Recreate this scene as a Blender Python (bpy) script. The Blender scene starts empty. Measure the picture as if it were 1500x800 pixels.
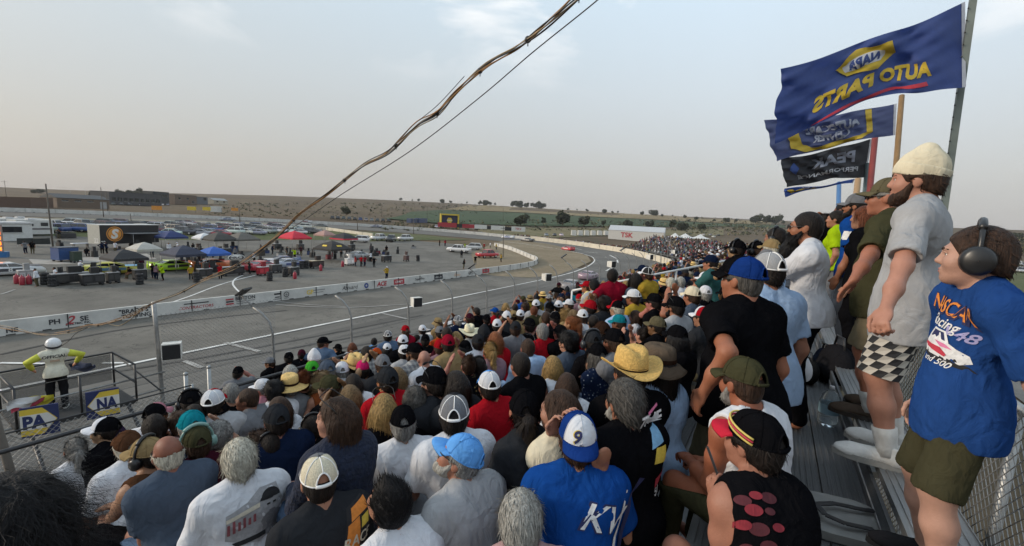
import bpy, bmesh, math, random
import numpy as np
from mathutils import Vector, Matrix, Euler, noise as mnoise
from mathutils.bvhtree import BVHTree
R_ = random.Random(7)
SC = bpy.context.scene
COL = SC.collection
PI = math.pi
rad = math.radians
H0 = 9.0                                    # camera height above the track
# ---------------------------------------------------------------- camera
FPX, CX, CY = 630.0, 750.0, 400.0           # focal length and centre for a 1500x800 frame
def _rc(px, py): return np.array([(px-CX)/FPX, -(py-CY)/FPX, 1.0])
_a, _b = _rc(0, 283), _rc(1140, 340)
_up = np.cross(_a, _b); _up /= np.linalg.norm(_up)
if _up[1] < 0: _up = -_up
_X = _rc(1140, 340); _X -= _up*np.dot(_X, _up); _X /= np.linalg.norm(_X)
_Y = -np.cross(_up, _X)
ROT = np.array([_X, _Y, _up])               # camera (right, up, forward) -> site (along, across, up)
CAMP = np.array([0, 0, H0])
def ray(px, py): return ROT @ _rc(px, py)
def at_z(px, py, z):
 v = ray(px, py); return CAMP + v*((z-H0)/v[2])
def at_y(px, py, y):
 v = ray(px, py); return CAMP + v*(y/v[1])
def at_d(px, py, d): return CAMP + ray(px, py)*d
def view_az(px, py):
 v = ray(px, py); return math.atan2(v[1], v[0])
def proj(p):
 c = ROT.T @ (np.array(p, float)-CAMP); return CX+FPX*c[0]/c[2], CY-FPX*c[1]/c[2], c[2]
UPV = Vector((-.018, .030, 1)).normalized()
cam = bpy.data.cameras.new('camera'); camo = bpy.data.objects.new('camera', cam); COL.objects.link(camo)
r_, u_, f_ = ROT[:, 0], ROT[:, 1], ROT[:, 2]
camo.matrix_world = Matrix(((r_[0], u_[0], -f_[0], 0), (r_[1], u_[1], -f_[1], 0), (r_[2], u_[2], -f_[2], H0), (0, 0, 0, 1)))
cam.sensor_width = 36; cam.lens = FPX/1500*36; cam.clip_start = .05; cam.clip_end = 12000
SC.camera = camo
# ---------------------------------------------------------------- ground height
def sstep(t): t = min(1, max(0, t)); return t*t*(3-2*t)
def gz(x, y):
 s = max(0.0, min(y, 215)-50)*.0287 if x < 1e9 else 0
 if 0 < y-50 < 12: s *= (y-50)/12
 dx, dy = x-90, y-112
 r = math.hypot(dx, dy); az = math.degrees(math.atan2(y, x))
 k = .030 if az > 40 else .021+.009*max(0, (az)/40)
 if az > 46: k = .030-.022*sstep((az-46)/40)
 if az < 0: k = .021+.0*az
 if az < -60 or az > 150: k = .004
 t = sstep((r-170)/1500)
 h = (H0-s+ k*1650)*t
 if r > 1700: h -= (r-1700)*.02
 h += t*3.0*math.sin(x*.004+1)*math.cos(y*.0053)
 return s+h
def at_g(px, py, off=0.0, tmax=4000):
 v = ray(px, py); t, st = 1.0, .5
 p = CAMP.copy()
 while t < tmax:
  q = CAMP+v*t
  if q[2] < gz(q[0], q[1])+off:
   lo, hi = t-st, t
   for _ in range(30):
    m = (lo+hi)/2; q = CAMP+v*m
    if q[2] < gz(q[0], q[1])+off: hi = m
    else: lo = m
   return CAMP+v*hi
  st = max(.3, t*.01); t += st
 return CAMP+v*tmax
# ---------------------------------------------------------------- materials
MATS = {}
def mat(name, col=(.5, .5, .5), rough=.7, metal=0, objcol=False, nscale=0, namt=.0, bump=0, bscale=40, spec=.5, emit=0, alpha=1, trans=0, attr=None, coat=0, stretch=None, coord='Object', sheen=0):
 if name in MATS: return MATS[name]
 m = bpy.data.materials.new(name); m.use_nodes = True
 nt = m.node_tree; N = nt.nodes; L = nt.links
 b = N['Principled BSDF']
 b.inputs['Roughness'].default_value = rough; b.inputs['Metallic'].default_value = metal
 b.inputs['Specular IOR Level'].default_value = spec
 b.inputs['Coat Weight'].default_value = coat
 if trans: b.inputs['Transmission Weight'].default_value = trans
 if sheen: b.inputs['Sheen Weight'].default_value = sheen
 src = None
 if objcol:
  o = N.new('ShaderNodeObjectInfo'); src = o.outputs['Color']
 elif attr:
  o = N.new('ShaderNodeAttribute'); o.attribute_name = attr; src = o.outputs['Color']
 tc = N.new('ShaderNodeTexCoord'); co = tc.outputs[coord]
 if stretch:
  mp = N.new('ShaderNodeMapping'); mp.inputs['Scale'].default_value = stretch; L.new(co, mp.inputs['Vector']); co = mp.outputs['Vector']
 if nscale:
  n = N.new('ShaderNodeTexNoise'); n.inputs['Scale'].default_value = nscale; n.inputs['Detail'].default_value = 6; n.inputs['Roughness'].default_value = .6
  L.new(co, n.inputs['Vector'])
  mr = N.new('ShaderNodeMapRange'); mr.inputs['From Min'].default_value = .3; mr.inputs['From Max'].default_value = .7
  mr.inputs['To Min'].default_value = 1-namt; mr.inputs['To Max'].default_value = 1+namt
  L.new(n.outputs['Fac'], mr.inputs['Value'])
  mx = N.new('ShaderNodeMix'); mx.data_type = 'RGBA'; mx.blend_type = 'MULTIPLY'; mx.inputs['Factor'].default_value = 1
  if src: L.new(src, mx.inputs['A'])
  else: mx.inputs['A'].default_value = (*col, 1)
  L.new(mr.outputs['Result'], mx.inputs['B']); src = mx.outputs['Result']
 if src: L.new(src, b.inputs['Base Color'])
 else: b.inputs['Base Color'].default_value = (*col, 1)
 if bump:
  n2 = N.new('ShaderNodeTexNoise'); n2.inputs['Scale'].default_value = bscale; n2.inputs['Detail'].default_value = 4
  L.new(co, n2.inputs['Vector'])
  bp = N.new('ShaderNodeBump'); bp.inputs['Strength'].default_value = bump; bp.inputs['Distance'].default_value = .02
  L.new(n2.outputs['Fac'], bp.inputs['Height']); L.new(bp.outputs['Normal'], b.inputs['Normal'])
 if emit:
  b.inputs['Emission Color'].default_value = (*col, 1); b.inputs['Emission Strength'].default_value = emit
 if alpha < 1: b.inputs['Alpha'].default_value = alpha
 MATS[name] = m
 return m
def paint(c, rough=.45, name=None):
 k = name or 'paint_%02x%02x%02x' % tuple(int(max(0, min(1, v))*255) for v in c)
 return mat(k, c, rough, nscale=6, namt=.10)
# ---------------------------------------------------------------- mesh building
class MB:
 """collects geometry for one mesh; every add_* takes a material slot index"""
 def __init__(s): s.v = []; s.f = []; s.mi = []; s.sm = []
 def add(s, vs, fs, mi=0, smooth=False):
  b = len(s.v); s.v += [tuple(map(float, p)) for p in vs]
  for f in fs: s.f.append(tuple(i+b for i in f)); s.mi.append(mi); s.sm.append(smooth)
  return s
 def box(s, c, d, mi=0, rz=0, M=None, taper=1.0):
  x, y, z = d[0]/2, d[1]/2, d[2]/2; t = taper
  vs = [Vector(p) for p in ((-x, -y, -z), (x, -y, -z), (x, y, -z), (-x, y, -z), (-x*t, -y*t, z), (x*t, -y*t, z), (x*t, y*t, z), (-x*t, y*t, z))]
  if rz: m = Matrix.Rotation(rz, 3, 'Z'); vs = [m @ v for v in vs]
  if M is not None: vs = [M @ v for v in vs]
  c = Vector(c); vs = [v+c for v in vs]
  return s.add(vs, [(3, 2, 1, 0), (4, 5, 6, 7), (0, 1, 5, 4), (1, 2, 6, 5), (2, 3, 7, 6), (3, 0, 4, 7)], mi)
 def tube(s, pts, r, n=8, mi=0, cap=True, smooth=True, closed=False):
  pts = [Vector(p) for p in pts]; m = len(pts)
  rs = r if isinstance(r, (list, tuple)) else [r]*m
  vs, fs = [], []
  T0 = (pts[1]-pts[0]).normalized(); A = T0.orthogonal().normalized()
  for i, p in enumerate(pts):
   if closed: T = pts[(i+1) % m]-pts[i-1]
   else: T = pts[min(i+1, m-1)]-pts[max(i-1, 0)]
   if T.length < 1e-9: T = T0
   T = T.normalized(); A = (A-T*A.dot(T))
   if A.length < 1e-6: A = T.orthogonal()
   A = A.normalized(); B = T.cross(A)
   for k in range(n):
    t = 2*PI*k/n; vs.append(p+(A*math.cos(t)+B*math.sin(t))*rs[i])
  for i in range(m if closed else m-1):
   j = (i+1) % m
   for k in range(n): fs.append((i*n+k, i*n+(k+1) % n, j*n+(k+1) % n, j*n+k))
  if cap and not closed:
   fs.append(tuple(range(n))[::-1]); fs.append(tuple((m-1)*n+k for k in range(n)))
  return s.add(vs, fs, mi, smooth)
 def cyl(s, a, b, r, n=12, mi=0, r2=None): return s.tube([a, b], [r, r if r2 is None else r2], n, mi)
 def lathe(s, prof, n=24, mi=0, M=None, smooth=True, sx=1, sy=1):
  vs, fs = [], []; m = len(prof)
  for (r, z) in prof:
   for k in range(n):
    t = 2*PI*k/n; v = Vector((r*math.cos(t)*sx, r*math.sin(t)*sy, z)); vs.append(M @ v if M is not None else v)
  for i in range(m-1):
   for k in range(n): fs.append((i*n+k, i*n+(k+1) % n, (i+1)*n+(k+1) % n, (i+1)*n+k))
  return s.add(vs, fs, mi, smooth)
 def ball(s, c, r, mi=0, n=10, M=None):
  r = r if isinstance(r, (tuple, list)) else (r, r, r)
  vs, fs = [], []
  for i in range(n+1):
   ph = PI*i/n
   for k in range(2*n):
    t = PI*k/n; v = Vector((r[0]*math.sin(ph)*math.cos(t), r[1]*math.sin(ph)*math.sin(t), r[2]*math.cos(ph)))
    if M is not None: v = M @ v
    vs.append(v+Vector(c))
  for i in range(n):
   for k in range(2*n): fs.append((i*2*n+k, (i+1)*2*n+k, (i+1)*2*n+(k+1) % (2*n), i*2*n+(k+1) % (2*n)))
  return s.add(vs, fs, mi, True)
 def prism(s, poly, axis_o, ax, ay, d, mi=0, mi_side=None):
  """poly in the plane (ax, ay) at axis_o, pushed along d"""
  o, ax, ay, d = Vector(axis_o), Vector(ax), Vector(ay), Vector(d)
  n = len(poly); A = [o+ax*p[0]+ay*p[1] for p in poly]; B = [a+d for a in A]
  s.add(A+B, [tuple(range(n))[::-1], tuple(range(n, 2*n))], mi)
  return s.add(A+B, [(i, (i+1) % n, n+(i+1) % n, n+i) for i in range(n)], mi if mi_side is None else mi_side)
 def mesh(s, name, mats):
  me = bpy.data.meshes.new(name); me.from_pydata(s.v, [], s.f)
  for m in (mats if isinstance(mats, (list, tuple)) else [mats]): me.materials.append(m)
  me.polygons.foreach_set('material_index', s.mi); me.polygons.foreach_set('use_smooth', s.sm)
  me.update(); return me
 def build(s, name, mats, parent=None, **k): return obj(name, s.mesh(name, mats), parent, **k)
def obj(name, me, parent=None, loc=None, color=None, M=None):
 o = bpy.data.objects.new(name, me); COL.objects.link(o)
 if parent is not None: o.parent = parent
 if M is not None: o.matrix_local = M
 if loc is not None: o.location = loc
 if color is not None: o.color = (*color, 1)
 return o
def tag(o, label=None, cat=None, group=None, kind=None):
 if label: o['label'] = label
 if cat: o['category'] = cat
 if group: o['group'] = group
 if kind: o['kind'] = kind
 return o
def empty(name, loc=(0, 0, 0), rz=0, label=None, cat=None, group=None):
 o = bpy.data.objects.new(name, None); COL.objects.link(o); o.location = loc; o.rotation_euler = (0, 0, rz); o.empty_display_size = .2
 return tag(o, label, cat, group)
KIDS = {}
def dup(o, loc=None, rz=None, label=None, parent=None):
 c = o.copy(); COL.objects.link(c)
 if parent is not None: c.parent = parent
 if loc is not None: c.location = loc
 if rz is not None: c.rotation_euler = (0, 0, rz)
 if label: c['label'] = label
 for ch in list(o.children): dup(ch, parent=c)
 return c
_TXT = {}
def text_mesh(txt, size=1.0, bold=0.0, shear=0.0, extrude=0.0, mirror=False, sub=0):
 """flat lettering, centred, in the local xy plane; returns verts, faces"""
 key = (txt, bold, shear, extrude)
 if key not in _TXT:
  cu = bpy.data.curves.new('lettering', 'FONT'); cu.body = txt; cu.size = 1; cu.align_x = 'CENTER'; cu.align_y = 'CENTER'
  cu.offset = bold; cu.shear = shear; cu.extrude = extrude; cu.resolution_u = 3
  o = bpy.data.objects.new('lettering', cu); COL.objects.link(o)
  dg = bpy.context.evaluated_depsgraph_get(); dg.update()
  me = bpy.data.meshes.new_from_object(o.evaluated_get(dg))
  bm = bmesh.new(); bm.from_mesh(me)
  bmesh.ops.remove_doubles(bm, verts=bm.verts, dist=1e-5)
  bmesh.ops.triangulate(bm, faces=bm.faces)
  bm.verts.ensure_lookup_table()
  _TXT[key] = ([v.co.copy() for v in bm.verts], [tuple(l.vert.index for l in f.loops) for f in bm.faces])
  bm.free(); bpy.data.objects.remove(o); bpy.data.curves.remove(cu); bpy.data.meshes.remove(me)
 vs, fs = _TXT[key]
 k = -size if mirror else size
 return [Vector((v.x*k, v.y*size, v.z*size)) for v in vs], fs
def put_text(mb, txt, o, ax, ay, size, mi=0, width=None, **k):
 """lettering laid in the plane (ax, ay) centred on o; width squeezes it to a given length"""
 vs, fs = text_mesh(txt, 1.0, **k)
 w = max(v.x for v in vs)-min(v.x for v in vs); h = max(v.y for v in vs)-min(v.y for v in vs)
 cx_ = (max(v.x for v in vs)+min(v.x for v in vs))/2; cy_ = (max(v.y for v in vs)+min(v.y for v in vs))/2
 sx = size if width is None else width/max(w, 1e-6)
 sy = size
 if width is not None and size is None: sy = sx
 o, ax, ay = Vector(o), Vector(ax), Vector(ay)
 mb.add([o+ax*((v.x-cx_)*sx)+ay*((v.y-cy_)*sy) for v in vs], fs, mi)
 return mb
def sheet(name, lo, hi, m, material, off, zf=gz, kind='structure', n_sub=1):
 """a strip of ground between two polylines (same number of points)"""
 def dense(P):
  if n_sub <= 1: return P
  out = []
  for a, b in zip(P[:-1], P[1:]):
   for k in range(n_sub): t = k/n_sub; out.append((a[0]*(1-t)+b[0]*t, a[1]*(1-t)+b[1]*t))
  return out+[tuple(P[-1][:2])]
 lo, hi = dense([tuple(p[:2]) for p in lo]), dense([tuple(p[:2]) for p in hi])
 mb = MB(); vs = []
 for a, b in zip(lo, hi):
  for k in range(m+1):
   t = k/m; x, y = a[0]*(1-t)+b[0]*t, a[1]*(1-t)+b[1]*t; vs.append((x, y, zf(x, y)+off))
 fs = [(i*(m+1)+k, i*(m+1)+k+1, (i+1)*(m+1)+k+1, (i+1)*(m+1)+k) for i in range(len(lo)-1) for k in range(m)]
 mb.add(vs, fs, 0, True)
 o = mb.build(name, material); o['kind'] = kind
 return o

# ================================================================ world, sun
SUN_AZ, SUN_EL = rad(128), rad(21)          # towards the low sun, measured from +x
w = bpy.data.worlds.new('World'); SC.world = w; w.use_nodes = True
nt = w.node_tree; N = nt.nodes; L = nt.links
bg = N['Background']; bg.inputs['Strength'].default_value = .082
sky = N.new('ShaderNodeTexSky'); sky.sky_type = 'NISHITA'; sky.sun_disc = False
sky.sun_elevation = SUN_EL; sky.sun_rotation = PI/2-SUN_AZ; sky.altitude = 200; sky.air_density = 1.2; sky.dust_density = 5.0; sky.ozone_density = 1.5
# thin high smoke: evens the sky out to a pale grey veil, with a few faint cloud wisps
tc = N.new('ShaderNodeTexCoord')
sep = N.new('ShaderNodeSeparateXYZ'); L.new(tc.outputs['Generated'], sep.inputs[0])
mp = N.new('ShaderNodeMapping'); mp.inputs['Scale'].default_value = (1.1, 1.6, 4.2); mp.inputs['Rotation'].default_value = (0, 0, .5); L.new(tc.outputs['Generated'], mp.inputs['Vector'])
cn = N.new('ShaderNodeTexNoise'); cn.inputs['Scale'].default_value = 1.9; cn.inputs['Detail'].default_value = 8; cn.inputs['Roughness'].default_value = .55; cn.inputs['Distortion'].default_value = .4
L.new(mp.outputs['Vector'], cn.inputs['Vector'])
cr = N.new('ShaderNodeValToRGB'); cr.color_ramp.elements[0].position = .50; cr.color_ramp.elements[1].position = .66
cr.color_ramp.elements[0].color = (0, 0, 0, 1); cr.color_ramp.elements[1].color = (1, 1, 1, 1); L.new(cn.outputs['Fac'], cr.inputs['Fac'])
# smoke veil colour by height above the horizon
vr = N.new('ShaderNodeValToRGB'); e = vr.color_ramp.elements
SKYV = [(.0, (3.95, 3.75, 3.62)), (.10, (4.55, 4.5, 4.38)), (.26, (5.0, 5.5, 5.85)), (.50, (5.3, 6.6, 7.7)), (1.0, (4.3, 5.6, 6.9))]
e[0].position = 0; e[0].color = (*SKYV[0][1], 1); e[1].position = 1; e[1].color = (*SKYV[-1][1], 1)
for p, c in SKYV[1:-1]:
 q = e.new(p); q.color = (*c, 1)
L.new(sep.outputs['Z'], vr.inputs['Fac'])
# the side towards the low sun is a little darker and warmer with smoke
dt = N.new('ShaderNodeVectorMath'); dt.operation = 'DOT_PRODUCT'; dt.inputs[1].default_value = (math.cos(rad(75)), math.sin(rad(75)), 0); L.new(tc.outputs['Generated'], dt.inputs[0])
mrw = N.new('ShaderNodeMapRange'); mrw.inputs['From Min'].default_value = .35; mrw.inputs['From Max'].default_value = 1.0; L.new(dt.outputs['Value'], mrw.inputs['Value'])
mw = N.new('ShaderNodeMix'); mw.data_type = 'RGBA'; mw.blend_type = 'MULTIPLY'; L.new(mrw.outputs['Result'], mw.inputs['Factor'])
L.new(vr.outputs['Color'], mw.inputs['A']); mw.inputs['B'].default_value = (.87, .85, .82, 1)
m1 = N.new('ShaderNodeMix'); m1.data_type = 'RGBA'; m1.inputs['Factor'].default_value = .86
L.new(sky.outputs['Color'], m1.inputs['A']); L.new(mw.outputs['Result'], m1.inputs['B'])
m2 = N.new('ShaderNodeMix'); m2.data_type = 'RGBA'; L.new(m1.outputs['Result'], m2.inputs['A']); m2.inputs['B'].default_value = (8.2, 8.0, 7.8, 1)
mf = N.new('ShaderNodeMath'); mf.operation = 'MULTIPLY'; L.new(cr.outputs['Color'], mf.inputs[0])
hz = N.new('ShaderNodeMapRange'); hz.inputs['From Min'].default_value = .26; hz.inputs['From Max'].default_value = .42; hz.inputs['To Max'].default_value = 1.0; L.new(sep.outputs['Z'], hz.inputs['Value'])
L.new(hz.outputs['Result'], mf.inputs[1]); L.new(mf.outputs[0], m2.inputs['Factor'])
L.new(m2.outputs['Result'], bg.inputs['Color'])
sl = bpy.data.lights.new('sun', 'SUN'); so = bpy.data.objects.new('sun', sl); COL.objects.link(so)
sl.energy = 1.5; sl.angle = rad(10); sl.color = (1.0, .86, .70)
sd = Vector((math.cos(SUN_AZ)*math.cos(SUN_EL), math.sin(SUN_AZ)*math.cos(SUN_EL), math.sin(SUN_EL)))
so.rotation_euler = sd.to_track_quat('Z', 'Y').to_euler(); so.location = (0, 60, 60)
SC.view_settings.view_transform = 'Standard'; SC.view_settings.look = 'None'; SC.view_settings.exposure = 0.90; SC.view_settings.gamma = 1
SC.cycles.max_bounces = 5; SC.cycles.diffuse_bounces = 2; SC.cycles.glossy_bounces = 2; SC.cycles.transmission_bounces = 4; SC.cycles.transparent_max_bounces = 8
SC.cycles.use_adaptive_sampling = True; SC.cycles.adaptive_threshold = .02; SC.cycles.use_denoising = True
# ================================================================ ground
def ground_mat(name, c1, c2, c3, s1=.02, s2=.35, bump=.3, rough=.95):
 m = bpy.data.materials.new(name); m.use_nodes = True; nt = m.node_tree; N = nt.nodes; L = nt.links; b = N['Principled BSDF']
 b.inputs['Roughness'].default_value = rough; b.inputs['Specular IOR Level'].default_value = .2
 tc = N.new('ShaderNodeTexCoord')
 def ns(s, d): n = N.new('ShaderNodeTexNoise'); n.inputs['Scale'].default_value = s; n.inputs['Detail'].default_value = d; n.inputs['Roughness'].default_value = .65; L.new(tc.outputs['Object'], n.inputs['Vector']); return n
 a, d = ns(s1, 8), ns(s2, 6)
 r = N.new('ShaderNodeValToRGB'); r.color_ramp.elements[0].position = .38; r.color_ramp.elements[1].position = .62; L.new(a.outputs['Fac'], r.inputs['Fac'])
 r.color_ramp.elements[0].color = (*c1, 1); r.color_ramp.elements[1].color = (*c2, 1)
 x = N.new('ShaderNodeMix'); x.data_type = 'RGBA'; L.new(r.outputs['Color'], x.inputs['A']); x.inputs['B'].default_value = (*c3, 1)
 k = N.new('ShaderNodeMapRange'); k.inputs['From Min'].default_value = .45; k.inputs['From Max'].default_value = .7; k.inputs['To Max'].default_value = .8; L.new(d.outputs['Fac'], k.inputs['Value']); L.new(k.outputs['Result'], x.inputs['Factor'])
 L.new(x.outputs['Result'], b.inputs['Base Color'])
 if bump:
  bp = N.new('ShaderNodeBump'); bp.inputs['Strength'].default_value = bump; bp.inputs['Distance'].default_value = .05; n = ns(9, 5); L.new(n.outputs['Fac'], bp.inputs['Height']); L.new(bp.outputs['Normal'], b.inputs['Normal'])
 return m
G_HILL = ground_mat('dry_hill_grass', (.088, .059, .037), (.128, .092, .054), (.055, .052, .03), .009, .045)
G_GREEN = ground_mat('green_crop', (.030, .052, .026), (.042, .07, .03), (.06, .075, .035), .015, .12)
G_TAN = ground_mat('tan_stubble', (.19, .14, .075), (.24, .185, .10), (.13, .11, .06), .01, .15)
G_GRASS = ground_mat('infield_grass', (.055, .075, .025), (.085, .095, .04), (.12, .105, .055), .05, .5)
G_DIRT = ground_mat('infield_dirt', (.19, .145, .095), (.24, .19, .13), (.13, .12, .065), .08, .9)
def asphalt_mat(name, base, warm, streak_dir=True, lanes=None):
 m = bpy.data.materials.new(name); m.use_nodes = True; nt = m.node_tree; N = nt.nodes; L = nt.links; b = N['Principled BSDF']
 b.inputs['Roughness'].default_value = .85; b.inputs['Specular IOR Level'].default_value = .3
 tc = N.new('ShaderNodeTexCoord')
 def ns(s, d, sc=None, rough=.6):
  n = N.new('ShaderNodeTexNoise'); n.inputs['Scale'].default_value = s; n.inputs['Detail'].default_value = d; n.inputs['Roughness'].default_value = rough
  if sc: q = N.new('ShaderNodeMapping'); q.inputs['Scale'].default_value = sc; L.new(tc.outputs['Object'], q.inputs['Vector']); L.new(q.outputs['Vector'], n.inputs['Vector'])
  else: L.new(tc.outputs['Object'], n.inputs['Vector'])
  return n
 def ramp(src, lo, hi, a, z):
  k = N.new('ShaderNodeMapRange'); k.inputs['From Min'].default_value = lo; k.inputs['From Max'].default_value = hi; k.inputs['To Min'].default_value = a; k.inputs['To Max'].default_value = z; L.new(src, k.inputs['Value']); return k.outputs['Result']
 def mul(a, b_): k = N.new('ShaderNodeMath'); k.operation = 'MULTIPLY'; L.new(a, k.inputs[0]); L.new(b_, k.inputs[1]); return k.outputs[0]
 v = ramp(ns(.09, 6).outputs['Fac'], .3, .7, .78, 1.2)
 v = mul(v, ramp(ns(1.0, 8, (.035, .9, 1) if streak_dir else (.3, .3, 1)).outputs['Fac'], .35, .65, .80, 1.18))
 v = mul(v, ramp(ns(1.6, 5, (.02, 2.2, 1) if streak_dir else None).outputs['Fac'], .55, .75, 1.0, .72))
 v = mul(v, ramp(ns(30, 3).outputs['Fac'], .3, .7, .85, 1.15))
 # crack sealing and wandering dark cracks
 vo = N.new('ShaderNodeTexVoronoi'); vo.feature = 'DISTANCE_TO_EDGE'; vo.inputs['Scale'].default_value = .11
 wq = ns(.5, 4); mixv = N.new('ShaderNodeMix'); mixv.data_type = 'VECTOR'; mixv.inputs['Factor'].default_value = .82
 ad = N.new('ShaderNodeVectorMath'); ad.operation = 'ADD'; sc_ = N.new('ShaderNodeVectorMath'); sc_.operation = 'SCALE'; sc_.inputs['Scale'].default_value = 5; L.new(wq.outputs['Color'], sc_.inputs[0]); L.new(tc.outputs['Object'], ad.inputs[0]); L.new(sc_.outputs[0], ad.inputs[1]); L.new(ad.outputs[0], vo.inputs['Vector'])
 v = mul(v, ramp(vo.outputs['Distance'], .002, .006, .55, 1.0))
 x = N.new('ShaderNodeMix'); x.data_type = 'RGBA'; x.blend_type = 'MULTIPLY'; x.inputs['Factor'].default_value = 1
 c = N.new('ShaderNodeMix'); c.data_type = 'RGBA'; c.inputs['A'].default_value = (*base, 1); c.inputs['B'].default_value = (*warm, 1); L.new(ns(.03, 4).outputs['Fac'], c.inputs['Factor'])
 L.new(c.outputs['Result'], x.inputs['A']); L.new(v, x.inputs['B']); L.new(x.outputs['Result'], b.inputs['Base Color'])
 bp = N.new('ShaderNodeBump'); bp.inputs['Strength'].default_value = .25; bp.inputs['Distance'].default_value = .01; L.new(ns(60, 3).outputs['Fac'], bp.inputs['Height']); L.new(bp.outputs['Normal'], b.inputs['Normal'])
 return m
M_TRACK = asphalt_mat('track_asphalt_surface', (.108, .102, .092), (.125, .117, .104))
M_PIT = asphalt_mat('pit_asphalt_surface', (.120, .112, .097), (.138, .127, .108), False)
M_LINE = mat('line_paint', (.62, .61, .58), .8, nscale=1.2, namt=.25)
M_LINEF = mat('faded_line_paint', (.30, .29, .27), .85, nscale=.8, namt=.35)
def spline(P, n=10):
 P = [Vector((p[0], p[1])) for p in P]; out = []
 for i in range(len(P)-1):
  a, b, c, d = P[max(i-1, 0)], P[i], P[i+1], P[min(i+2, len(P)-1)]
  for k in range(n):
   t = k/n; out.append(.5*((2*b)+(c-a)*t+(2*a-5*b+4*c-d)*t*t+(3*b-a-3*c+d)*t**3))
 return [tuple(p) for p in out]+[tuple(P[-1])]
def offset(P, d):
 out = []
 for i in range(len(P)):
  a, b = P[max(i-1, 0)], P[min(i+1, len(P)-1)]
  tx, ty = b[0]-a[0], b[1]-a[1]; l = math.hypot(tx, ty) or 1
  out.append((P[i][0]-ty/l*d, P[i][1]+tx/l*d))
 return out
def resample(P, n):
 L_ = [0]
 for a, b in zip(P[:-1], P[1:]): L_.append(L_[-1]+math.hypot(b[0]-a[0], b[1]-a[1]))
 out = []; j = 0
 for k in range(n):
  s = L_[-1]*k/(n-1)
  while j < len(P)-2 and L_[j+1] < s: j += 1
  t = (s-L_[j])/max(1e-9, L_[j+1]-L_[j]); out.append((P[j][0]*(1-t)+P[j+1][0]*t, P[j][1]*(1-t)+P[j+1][1]*t))
 return out
# the terrain: one polar sheet out to the horizon
mb = MB(); azs = []
a = -180.0
while a < 180: azs.append(a); a += 1.0 if -30 < a < 95 else 6.0
rs = [0, 4, 9, 15, 25]+[25*1.045**k for k in range(1, 113)]
vs, fs = [], []
for a in azs:
 for r in rs:
  x, y = r*math.cos(rad(a)), r*math.sin(rad(a)); vs.append((x, y, gz(x, y)-.06 if r < 400 else gz(x, y)-.3))
nr = len(rs)
for i in range(len(azs)):
 j = (i+1) % len(azs)
 for k in range(nr-1): fs.append((i*nr+k, i*nr+k+1, j*nr+k+1, j*nr+k) if k else (i*nr, i*nr+1, j*nr+1))
mb.add(vs, fs, 0, True); tag(mb.build('ground', G_HILL), kind='structure')
# the track ring
OUT = spline([(-140, 150), (-110, 178), (-60, 187), (0, 187), (28, 185.8), (57, 181.5), (93, 165.5), (117, 149), (133.5, 131), (145, 110), (149.5, 88), (148.2, 62), (139, 45.5), (124, 33), (103, 20.5), (85, 16.6), (60, 16.2), (20, 16.2), (-40, 16.2), (-90, 18)], 8)
INN = spline([(-110, 150), (-90, 160), (-60, 169), (0, 169), (28, 166), (57, 160), (85, 146), (105, 128), (119, 108), (127, 85), (126, 66), (120, 52.5), (112.3, 44.3), (104.8, 39.6), (94, 35.4), (78, 31.6), (60, 29.8), (20, 29.6), (-40, 29.6), (-90, 31)], 8)
OUTR, INR = resample(OUT, 160), resample(INN, 160)
BANK = lambda x, y: gz(x, y)
sheet('track_asphalt', OUTR, INR, 8, M_TRACK, .02)
def curb_line(name, P, wd, off, material, n=None):
 P = resample(P, n or max(8, len(P)*2)); return sheet(name, offset(P, -wd/2), offset(P, wd/2), 1, material, off)
curb_line('track_line', [p for p in INN if p[1] < 80], .28, .05, M_LINE)
# pit road between white line and the inner wall, and the paved infield
pl = [p for p in INR if p[1] < 75]
PITW = spline([(-90, 41.2), (0, 41.3), (22, 40.6), (40, 39.8), (56, 39.4), (69, 39.6), (77, 41.3), (83.5, 44.8), (88, 49), (93.5, 54), (100, 61), (105, 67.5), (107.5, 72)], 8)
PITW = resample(PITW, 120)
sheet('pit_road', [(-90, 31), (-40, 29.7), (20, 29.7), (60, 29.9), (78, 31.7)], [(-90, 48), (-40, 46), (20, 44), (60, 42), (82, 42)], 6, M_PIT, .015, n_sub=6)
sheet('infield_pavement', [(-90, 41), (0, 41), (30, 40), (60, 39.2), (76, 41), (90, 50), (100, 62)], [(-90, 118), (0, 121), (33, 118), (58, 112), (76, 104), (90, 96), (98, 80)], 14, M_PIT, .03, n_sub=4)
dirt = [at_g(*p) for p in ((700, 402), (735, 405), (775, 407), (815, 404), (845, 393), (866, 383), (860, 374), (838, 368.5))]
dirtu = [at_g(*p) for p in ((690, 371), (715, 360), (738, 352), (760, 352), (780, 354), (800, 357), (815, 360), (825, 363))]
sheet('infield_dirt', dirt, dirtu, 10, G_DIRT, .045, n_sub=4)
grl = [at_g(*p) for p in ((0, 345), (100, 346), (200, 352), (330, 352), (400, 352), (470, 352), (540, 354), (620, 352), (690, 352))]
gru = [at_g(*p) for p in ((0, 327), (100, 328), (200, 330), (330, 333), (400, 336), (470, 338), (540, 340), (620, 344), (672, 350))]
sheet('infield_grass', grl, gru, 8, G_GRASS, .05, n_sub=3)
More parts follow.
